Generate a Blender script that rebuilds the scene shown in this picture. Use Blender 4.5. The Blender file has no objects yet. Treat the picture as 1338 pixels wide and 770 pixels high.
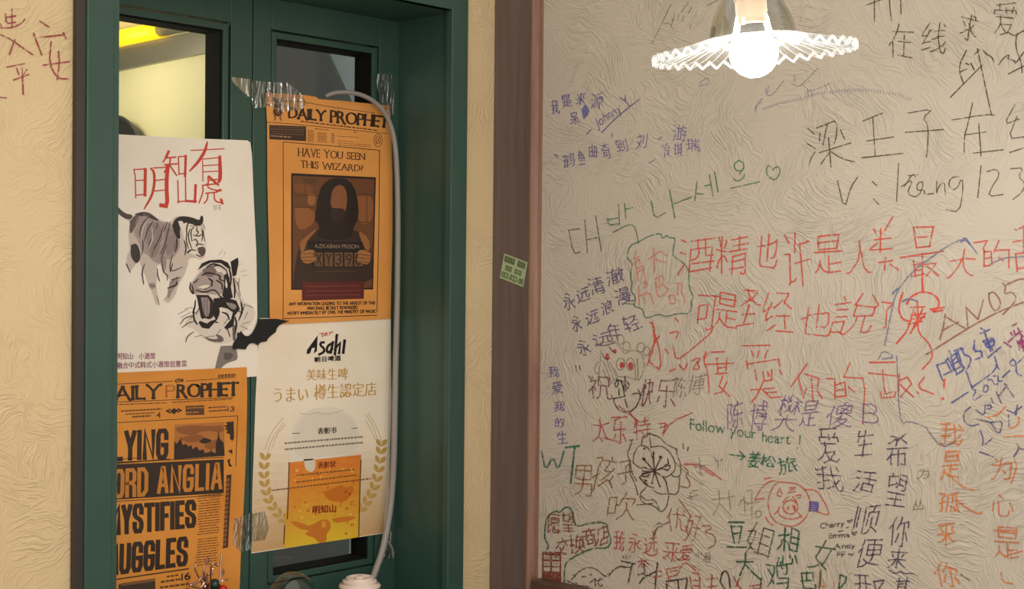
import bpy, bmesh, math, random
from mathutils import Vector, Matrix
C = bpy.context.scene.collection
SC = bpy.context.scene
# ------------------------------------------------------------------ camera, world, lights, exposure
F_PX, CX, CY = 1824.0, 669.0, 385.0
CAM = Vector((-2.15, -2.095, 1.55))
_fw = Vector((0.724, 0.690, 0.0)).normalized()
_rt = Vector((_fw.y, -_fw.x, 0.0))
_pitch, _roll = -28.0 / F_PX, 0.0097
_f = (_fw * math.cos(_pitch) + Vector((0, 0, 1)) * math.sin(_pitch)).normalized()
_u0 = _rt.cross(_f).normalized()
_r = _rt * math.cos(_roll) + _u0 * math.sin(_roll)
_u = _u0 * math.cos(_roll) - _rt * math.sin(_roll)
cam = bpy.data.cameras.new('camera')
cam.sensor_fit = 'HORIZONTAL'; cam.sensor_width = 36.0
cam.lens = F_PX / 1338.0 * 36.0
cam.clip_start = 0.05
co = bpy.data.objects.new('camera', cam); C.objects.link(co)
co.matrix_world = Matrix(((_r.x, _u.x, -_f.x, CAM.x), (_r.y, _u.y, -_f.y, CAM.y), (_r.z, _u.z, -_f.z, CAM.z), (0, 0, 0, 1)))
SC.camera = co
SC.view_settings.view_transform = 'Standard'; SC.view_settings.look = 'None'
SC.view_settings.exposure = 0.46; SC.view_settings.gamma = 1.0; SC.view_settings.use_curve_mapping = False

def lin(c):
    r = []
    for v in c[:3]:
        v /= 255.0
        r.append(v / 12.92 if v <= 0.04045 else ((v + 0.055) / 1.055) ** 2.4)
    return (r[0], r[1], r[2], 1.0)

w = bpy.data.worlds.new('room_ambience'); SC.world = w; w.use_nodes = True
w.node_tree.nodes['Background'].inputs[0].default_value = (1.0, 0.935, 0.87, 1)
w.node_tree.nodes['Background'].inputs[1].default_value = 0.72

def lamp(name, loc, energy, col, size):
    l = bpy.data.lights.new(name, 'POINT'); l.energy = energy; l.color = col; l.shadow_soft_size = size
    o = bpy.data.objects.new(name, l); o.location = loc; C.objects.link(o); return o
# unseen: warm lamp for the left wall; rear and near added as fill
lamp('room_light_warm', (-2.3, -1.3, 1.75), 2.6, (1.0, 0.46, 0.16), 0.08)
lamp('fill_light_rear', (-1.9, -3.0, 2.2), 10.0, (1.0, 0.84, 0.64), 0.10)
lamp('fill_light_near', (-1.75, -1.35, 2.35), 3.0, (1.0, 0.80, 0.52), 0.08)
lamp('kitchen_light', (-0.74, 0.62, 1.98), 3.6, (1.0, 0.88, 0.64), 0.05)
BULB_STRENGTH = 500.0
BULB_COLOR = (1.0, 0.98, 0.95, 1)

# ------------------------------------------------------------------ pixel -> point on a surface
def ray(x, y):
    return _f * F_PX + _r * (x - CX) - _u * (y - CY)
def hit(x, y, ax, val):
    d = ray(x, y); i = 'xyz'.index(ax)
    return CAM + d * ((val - CAM[i]) / d[i])
def at_depth(x, y, depth):
    return CAM + ray(x, y) * (depth / F_PX)

# ------------------------------------------------------------------ materials
def newmat(name):
    m = bpy.data.materials.new(name); m.use_nodes = True
    nt = m.node_tree; return m, nt, nt.nodes['Principled BSDF']
def N(nt, t, **k):
    n = nt.nodes.new(t)
    for a, v in k.items(): setattr(n, a, v)
    return n
def L(nt, a, b): nt.links.new(a, b)
def mth(nt, op, a, b=None):
    n = N(nt, 'ShaderNodeMath', operation=op)
    for i, v in enumerate((a, b)):
        if v is None: continue
        if isinstance(v, (int, float)): n.inputs[i].default_value = v
        else: L(nt, v, n.inputs[i])
    return n.outputs[0]
def noise(nt, vec, scale, detail=2.0, rough=0.5, dist=0.0):
    n = N(nt, 'ShaderNodeTexNoise'); n.inputs['Scale'].default_value = scale
    n.inputs['Detail'].default_value = detail; n.inputs['Roughness'].default_value = rough
    n.inputs['Distortion'].default_value = dist
    if vec is not None: L(nt, vec, n.inputs['Vector'])
    return n
def ramp(nt, fac, stops):
    n = N(nt, 'ShaderNodeValToRGB'); e = n.color_ramp.elements
    while len(e) < len(stops): e.new(0.5)
    for k, (p, c) in zip(e, stops): k.position = p; k.color = c
    L(nt, fac, n.inputs[0]); return n.outputs[0]

def plaster_height(nt, ax):
    """brush-trowelled plaster: patches of strokes, each patch brushed its own way"""
    g = N(nt, 'ShaderNodeNewGeometry'); s = N(nt, 'ShaderNodeSeparateXYZ'); L(nt, g.outputs['Position'], s.inputs[0])
    c = N(nt, 'ShaderNodeCombineXYZ'); L(nt, s.outputs['Y' if ax == 'x' else 'X'], c.inputs[0]); L(nt, s.outputs['Z'], c.inputs[1])
    wob = noise(nt, c.outputs[0], 9.0, 2.0)
    sub = N(nt, 'ShaderNodeVectorMath', operation='SUBTRACT'); L(nt, wob.outputs['Color'], sub.inputs[0]); sub.inputs[1].default_value = (.5, .5, .5)
    sc = N(nt, 'ShaderNodeVectorMath', operation='SCALE'); L(nt, sub.outputs[0], sc.inputs[0]); sc.inputs['Scale'].default_value = 0.10
    ad = N(nt, 'ShaderNodeVectorMath', operation='ADD'); L(nt, c.outputs[0], ad.inputs[0]); L(nt, sc.outputs[0], ad.inputs[1])
    v = N(nt, 'ShaderNodeTexVoronoi'); v.inputs['Scale'].default_value = 11.0; L(nt, ad.outputs[0], v.inputs['Vector'])
    sp = N(nt, 'ShaderNodeSeparateColor'); L(nt, v.outputs['Color'], sp.inputs[0])
    ang = mth(nt, 'MULTIPLY', sp.outputs[0], 6.2832)
    ro = N(nt, 'ShaderNodeVectorRotate', rotation_type='Z_AXIS'); L(nt, ad.outputs[0], ro.inputs['Vector']); L(nt, ang, ro.inputs['Angle'])
    mp = N(nt, 'ShaderNodeMapping'); mp.inputs['Scale'].default_value = (26, 190, 1); L(nt, ro.outputs[0], mp.inputs['Vector'])
    st = noise(nt, mp.outputs[0], 1.0, 2.5, 0.55, 0.35)
    r1 = ramp(nt, st.outputs['Fac'], [(0.47, (0, 0, 0, 1)), (0.62, (1, 1, 1, 1))])
    # every patch is brushed harder in its middle and fades out towards the next one
    fade = ramp(nt, v.outputs['Distance'], [(0.30, (1, 1, 1, 1)), (0.75, (0.3, .3, .3, 1))])
    a = mth(nt, 'MULTIPLY', r1, fade)
    msk = noise(nt, c.outputs[0], 5.0, 2.0)
    mk = ramp(nt, msk.outputs['Fac'], [(0.34, (.35, .35, .35, 1)), (0.55, (1, 1, 1, 1))])
    a = mth(nt, 'MULTIPLY', a, mk)
    fine = noise(nt, c.outputs[0], 90.0, 3.0, 0.6, 0.6)
    b = mth(nt, 'MULTIPLY', fine.outputs['Fac'], 0.35)
    return mth(nt, 'ADD', a, b), c.outputs[0]
def plaster_bump(nt, ax, strength):
    h, c = plaster_height(nt, ax)
    bp = N(nt, 'ShaderNodeBump'); bp.inputs['Strength'].default_value = strength; bp.inputs['Distance'].default_value = 0.0032
    L(nt, h, bp.inputs['Height']); return bp.outputs[0], c
def mat_plaster(name, col, ax, strength=0.62):
    m, nt, p = newmat(name)
    nrm, c = plaster_bump(nt, ax, strength); L(nt, nrm, p.inputs['Normal'])
    n = noise(nt, c, 3.0, 4.0)
    a = tuple(v * 0.93 for v in lin(col)[:3]) + (1,)
    L(nt, ramp(nt, n.outputs['Fac'], [(0.3, a), (0.7, lin(col))]), p.inputs['Base Color'])
    p.inputs['Roughness'].default_value = 0.62
    p.inputs['Specular IOR Level'].default_value = 0.35
    return m
def mat_marker(name, ax, strength=0.6):
    """felt-tip ink: colour per stroke from the mesh, skips where the pen missed the plaster's dips"""
    m, nt, p = newmat(name)
    at = N(nt, 'ShaderNodeAttribute', attribute_name='ink'); L(nt, at.outputs['Color'], p.inputs['Base Color'])
    nrm, c = plaster_bump(nt, ax, strength); L(nt, nrm, p.inputs['Normal'])
    p.inputs['Roughness'].default_value = 0.55
    n = noise(nt, c, 120.0, 2.0, 0.6)
    f = ramp(nt, n.outputs['Fac'], [(0.33, (.2, .2, .2, 1)), (0.54, (.95, .95, .95, 1))])
    al = mth(nt, 'MULTIPLY', f, at.outputs['Alpha']); L(nt, al, p.inputs['Alpha'])
    return m
def mat_plain(name, col, rough=0.5, metal=0.0, bump=0.0, bscale=60.0, var=0.0, spec=0.5):
    m, nt, p = newmat(name)
    p.inputs['Base Color'].default_value = lin(col)
    p.inputs['Roughness'].default_value = rough; p.inputs['Metallic'].default_value = metal
    p.inputs['Specular IOR Level'].default_value = spec
    g = N(nt, 'ShaderNodeNewGeometry')
    if var:
        n = noise(nt, g.outputs['Position'], bscale * 0.4, 3.0)
        a = tuple(v * (1 - var) for v in lin(col)[:3]) + (1,)
        L(nt, ramp(nt, n.outputs['Fac'], [(0.3, a), (0.7, lin(col))]), p.inputs['Base Color'])
    if bump:
        n = noise(nt, g.outputs['Position'], bscale, 3.0)
        b = N(nt, 'ShaderNodeBump'); b.inputs['Strength'].default_value = bump; b.inputs['Distance'].default_value = 0.002
        L(nt, n.outputs['Fac'], b.inputs['Height']); L(nt, b.outputs[0], p.inputs['Normal'])
    return m
def mat_print(name, rough=0.45):
    m, nt, p = newmat(name)
    at = N(nt, 'ShaderNodeAttribute', attribute_name='ink'); L(nt, at.outputs['Color'], p.inputs['Base Color'])
    L(nt, at.outputs['Alpha'], p.inputs['Alpha'])
    p.inputs['Roughness'].default_value = rough; paper_waves(nt, p); return m
def paper_waves(nt, p, st=0.35):
    g = N(nt, 'ShaderNodeNewGeometry')
    n = noise(nt, g.outputs['Position'], 7.0, 1.0)
    b = N(nt, 'ShaderNodeBump'); b.inputs['Strength'].default_value = st; b.inputs['Distance'].default_value = 0.02
    L(nt, n.outputs['Fac'], b.inputs['Height']); L(nt, b.outputs[0], p.inputs['Normal'])
def mat_paper(name, col, col2, rough=0.5):
    m, nt, p = newmat(name)
    g = N(nt, 'ShaderNodeNewGeometry'); n = noise(nt, g.outputs['Position'], 9.0, 3.0)
    L(nt, ramp(nt, n.outputs['Fac'], [(0.35, lin(col2)), (0.65, lin(col))]), p.inputs['Base Color'])
    p.inputs['Roughness'].default_value = rough; paper_waves(nt, p); return m
def mat_wood(name, col, dark, axis_scale, rough=0.4):
    m, nt, p = newmat(name)
    g = N(nt, 'ShaderNodeNewGeometry'); mp = N(nt, 'ShaderNodeMapping'); mp.inputs['Scale'].default_value = axis_scale
    L(nt, g.outputs['Position'], mp.inputs['Vector'])
    n = noise(nt, mp.outputs[0], 1.0, 4.0, 0.6, 0.4)
    L(nt, ramp(nt, n.outputs['Fac'], [(0.3, lin(dark)), (0.7, lin(col))]), p.inputs['Base Color'])
    b = N(nt, 'ShaderNodeBump'); b.inputs['Strength'].default_value = 0.25; b.inputs['Distance'].default_value = 0.001
    L(nt, n.outputs['Fac'], b.inputs['Height']); L(nt, b.outputs[0], p.inputs['Normal'])
    p.inputs['Roughness'].default_value = rough; return m
def mat_clear(name, tint=(1, 1, 1, 1), gloss=0.12, rough=0.03, milk=0.0, milkcol=(1, 1, 1, 1), fres=1.45, crinkle=0.0):
    m, nt, p = newmat(name); nt.nodes.remove(p)
    out = [n for n in nt.nodes if n.type == 'OUTPUT_MATERIAL'][0]
    t = N(nt, 'ShaderNodeBsdfTransparent'); t.inputs[0].default_value = tint
    g = N(nt, 'ShaderNodeBsdfGlossy'); g.inputs['Roughness'].default_value = rough
    if crinkle:
        ge = N(nt, 'ShaderNodeNewGeometry'); mp = N(nt, 'ShaderNodeMapping'); mp.inputs['Scale'].default_value = (90, 90, 22); mp.inputs['Rotation'].default_value = (0.3, 0.5, 0.4)
        L(nt, ge.outputs['Position'], mp.inputs['Vector']); nz = noise(nt, mp.outputs[0], 1.0, 2.0)
        bp = N(nt, 'ShaderNodeBump'); bp.inputs['Strength'].default_value = crinkle; bp.inputs['Distance'].default_value = 0.012
        L(nt, nz.outputs['Fac'], bp.inputs['Height']); L(nt, bp.outputs[0], g.inputs['Normal'])
    fr = N(nt, 'ShaderNodeLayerWeight'); fr.inputs[0].default_value = 0.5
    k = mth(nt, 'MINIMUM', mth(nt, 'ADD', mth(nt, 'MULTIPLY', mth(nt, 'POWER', fr.outputs['Facing'], 3.0), 0.5), gloss), 1.0)
    mx = N(nt, 'ShaderNodeMixShader'); L(nt, k, mx.inputs[0]); L(nt, t.outputs[0], mx.inputs[1]); L(nt, g.outputs[0], mx.inputs[2])
    last = mx.outputs[0]
    if milk:
        d = N(nt, 'ShaderNodeBsdfDiffuse'); d.inputs[0].default_value = milkcol
        tl = N(nt, 'ShaderNodeBsdfTranslucent'); tl.inputs[0].default_value = milkcol
        m2 = N(nt, 'ShaderNodeMixShader'); m2.inputs[0].default_value = 0.5; L(nt, d.outputs[0], m2.inputs[1]); L(nt, tl.outputs[0], m2.inputs[2])
        m3 = N(nt, 'ShaderNodeMixShader'); m3.inputs[0].default_value = milk; L(nt, last, m3.inputs[1]); L(nt, m2.outputs[0], m3.inputs[2])
        last = m3.outputs[0]
    L(nt, last, out.inputs[0]); return m
def mat_emit(name, col, strength):
    m, nt, p = newmat(name); p.inputs['Base Color'].default_value = col
    p.inputs['Emission Color'].default_value = col; p.inputs['Emission Strength'].default_value = strength; return m

MAT = dict(
    wallR=mat_plaster('cream_brushed_plaster', (192, 182, 165), 'x'),
    wallL=mat_plaster('warm_brushed_plaster', (222, 197, 152), 'y', 0.5),
    inkR=mat_marker('felt_tip_ink', 'x'), inkL=mat_marker('felt_tip_ink_red', 'y'),
    green=mat_plain('dark_green_paint', (52, 82, 71), 0.34, 0, 0.12, 55, 0.08),
    brown=mat_wood('dark_brown_wood', (108, 91, 86), (90, 75, 71), (60, 60, 3), 0.42),
    bead=mat_wood('bronze_brown_bead', (150, 112, 90), (116, 82, 66), (60, 60, 4), 0.28),
    dado=mat_wood('dado_wood', (92, 66, 56), (70, 48, 40), (4, 60, 60), 0.45),
    floor=mat_wood('floor_boards', (96, 72, 52), (70, 50, 36), (4, 50, 50), 0.45),
    glass=mat_clear('window_glass', (0.86, 0.88, 0.86, 1), 0.02),
    gasket=mat_plain('black_gasket', (9, 11, 11), 0.9, spec=0.2), edge=mat_plain('dark_shadow_strip', (52, 46, 40), 0.5),
    tape=mat_clear('clear_tape', (0.93, 0.95, 0.93, 1), 0.16, 0.12, 0.03, lin((225, 220, 200)), crinkle=0.9),
    print=mat_print('printed_ink'),
    white=mat_paper('white_poster_paper', (248, 238, 222), (242, 230, 210)),
    cream=mat_paper('cream_poster_paper', (248, 234, 210), (242, 226, 198)),
    kraft=mat_paper('orange_brown_newsprint', (232, 160, 82), (222, 148, 70)),
    kraft2=mat_paper('orange_newsprint', (232, 154, 64), (218, 140, 52)),
    black=mat_plain('black_card', (20, 21, 22), 0.6, 0, 0.2, 300),
    cable=mat_plain('grey_plastic', (150, 143, 136), 0.45),
    ceramic=mat_plain('white_glazed_ceramic', (232, 214, 198), 0.22),
    steel=mat_plain('brushed_steel', (150, 146, 132), 0.38, 0.7, 0.1, 120),
    panel=mat_plain('cream_kitchen_panel', (226, 218, 176), 0.35, 0, 0.1, 60, 0.05),
    bluereflection=mat_plain('pale_blue_reflection', (150, 170, 185), 0.3, 0.2),
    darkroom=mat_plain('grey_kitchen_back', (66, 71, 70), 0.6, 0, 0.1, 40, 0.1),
    pan=mat_plain('dark_steel_pan', (74, 76, 76), 0.3, 0.5, 0.1, 80, 0.2),
    chrome=mat_plain('pink_chrome_wire', (225, 185, 170), 0.16, 1.0),
    darkgreen=mat_plain('dark_green_bauble', (22, 48, 40), 0.15),
    red=mat_plain('red_bauble', (190, 22, 16), 0.3),
    brass=mat_plain('brass_socket', (62, 44, 20), 0.6, 0.2),
    dome=mat_clear('thin_clear_glass', (0.86, 0.87, 0.84, 1), 0.10),
    shade=mat_clear('pleated_clear_glass', (0.97, 0.97, 0.95, 1), 0.05, 0.10, 0.010, (0.95, 0.94, 0.90, 1)),
    shade_rim_and_highlights=mat_clear('frosted_rim_and_highlights', (1, 1, 1, 1), 0.10, 0.2, 0.07, (1, 0.99, 0.96, 1)),
    bulb=mat_emit('lit_bulb', BULB_COLOR, BULB_STRENGTH),
    sticker=mat_paper('pale_green_sticker_paper', (168, 182, 138), (156, 172, 128)),
)

# ------------------------------------------------------------------ object helpers
def link(name, me, parent=None, mats=()):
    for m in mats: me.materials.append(m)
    o = bpy.data.objects.new(name, me); C.objects.link(o)
    if parent is not None:
        o.parent = parent
        o.matrix_parent_inverse = parent.matrix_world.inverted()
    return o
def empty(name, loc, label=None, cat=None, kind=None, group=None):
    o = bpy.data.objects.new(name, None); C.objects.link(o); o.location = loc
    o.matrix_world = Matrix.Translation(loc)
    o.empty_display_size = 0.05
    if label: o['label'] = label
    if cat: o['category'] = cat
    if kind: o['kind'] = kind
    if group: o['group'] = group
    return o
def bm_obj(name, bm, mat, parent=None, smooth=False, bevel=0):
    if bevel:
        bmesh.ops.bevel(bm, geom=list(bm.edges), offset=bevel, segments=2, affect='EDGES', profile=0.5)
    me = bpy.data.meshes.new(name); bmesh.ops.recalc_face_normals(bm, faces=bm.faces); bm.to_mesh(me); bm.free()
    if smooth:
        for p in me.polygons: p.use_smooth = True
    return link(name, me, parent, [mat])
def add_box(bm, x0, x1, y0, y1, z0, z1):
    v = [bm.verts.new(p) for p in ((x0, y0, z0), (x1, y0, z0), (x1, y1, z0), (x0, y1, z0), (x0, y0, z1), (x1, y0, z1), (x1, y1, z1), (x0, y1, z1))]
    for f in ((0, 3, 2, 1), (4, 5, 6, 7), (0, 1, 5, 4), (1, 2, 6, 5), (2, 3, 7, 6), (3, 0, 4, 7)): bm.faces.new([v[i] for i in f])
def boxes(name, bl, mat, parent=None, bevel=0.0):
    bm = bmesh.new()
    for b in bl: add_box(bm, *b)
    return bm_obj(name, bm, mat, parent, False, bevel)
def struct(o, label=None):
    o['kind'] = 'structure'
    if label: o['label'] = label
    return o
def add_tube(bm, pts, r, seg=10, closed=False):
    pts = [Vector(p) for p in pts]; rings = []
    n = len(pts); rr = r if isinstance(r, (list, tuple)) else [r] * n
    prev = None
    for i, p in enumerate(pts):
        t = (pts[min(i + 1, n - 1)] - pts[max(i - 1, 0)]).normalized()
        if prev is None:
            a = t.orthogonal().normalized()
        else:
            a = (prev - t * prev.dot(t)).normalized()
        prev = a; b = t.cross(a)
        rings.append([bm.verts.new(p + (a * math.cos(2 * math.pi * k / seg) + b * math.sin(2 * math.pi * k / seg)) * rr[i]) for k in range(seg)])
    for a, b in zip(rings, rings[1:]):
        for k in range(seg): bm.faces.new((a[k], a[(k + 1) % seg], b[(k + 1) % seg], b[k]))
    bm.faces.new(rings[0][::-1]); bm.faces.new(rings[-1])
def add_lathe(bm, prof, loc, seg=40, cap=True):
    loc = Vector(loc); rings = []
    for r, z in prof:
        if r < 1e-6: rings.append([bm.verts.new(loc + Vector((0, 0, z)))])
        else: rings.append([bm.verts.new(loc + Vector((r * math.cos(2 * math.pi * k / seg), r * math.sin(2 * math.pi * k / seg), z))) for k in range(seg)])
    for a, b in zip(rings, rings[1:]):
        for k in range(seg):
            q = [a[k % len(a)], a[(k + 1) % len(a)], b[(k + 1) % len(b)], b[k % len(b)]]
            q = list(dict.fromkeys(q))
            if len(q) > 2: bm.faces.new(q)
def smooth_path(pts, n=6):
    out = []; P = [Vector(p) for p in pts]
    for i in range(len(P) - 1):
        p0, p1, p2, p3 = P[max(i - 1, 0)], P[i], P[i + 1], P[min(i + 2, len(P) - 1)]
        for k in range(n):
            t = k / n
            out.append(0.5 * ((2 * p1) + (p2 - p0) * t + (2 * p0 - 5 * p1 + 4 * p2 - p3) * t * t + (3 * p1 - p0 - 3 * p2 + p3) * t ** 3))
    out.append(P[-1]); return out

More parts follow.
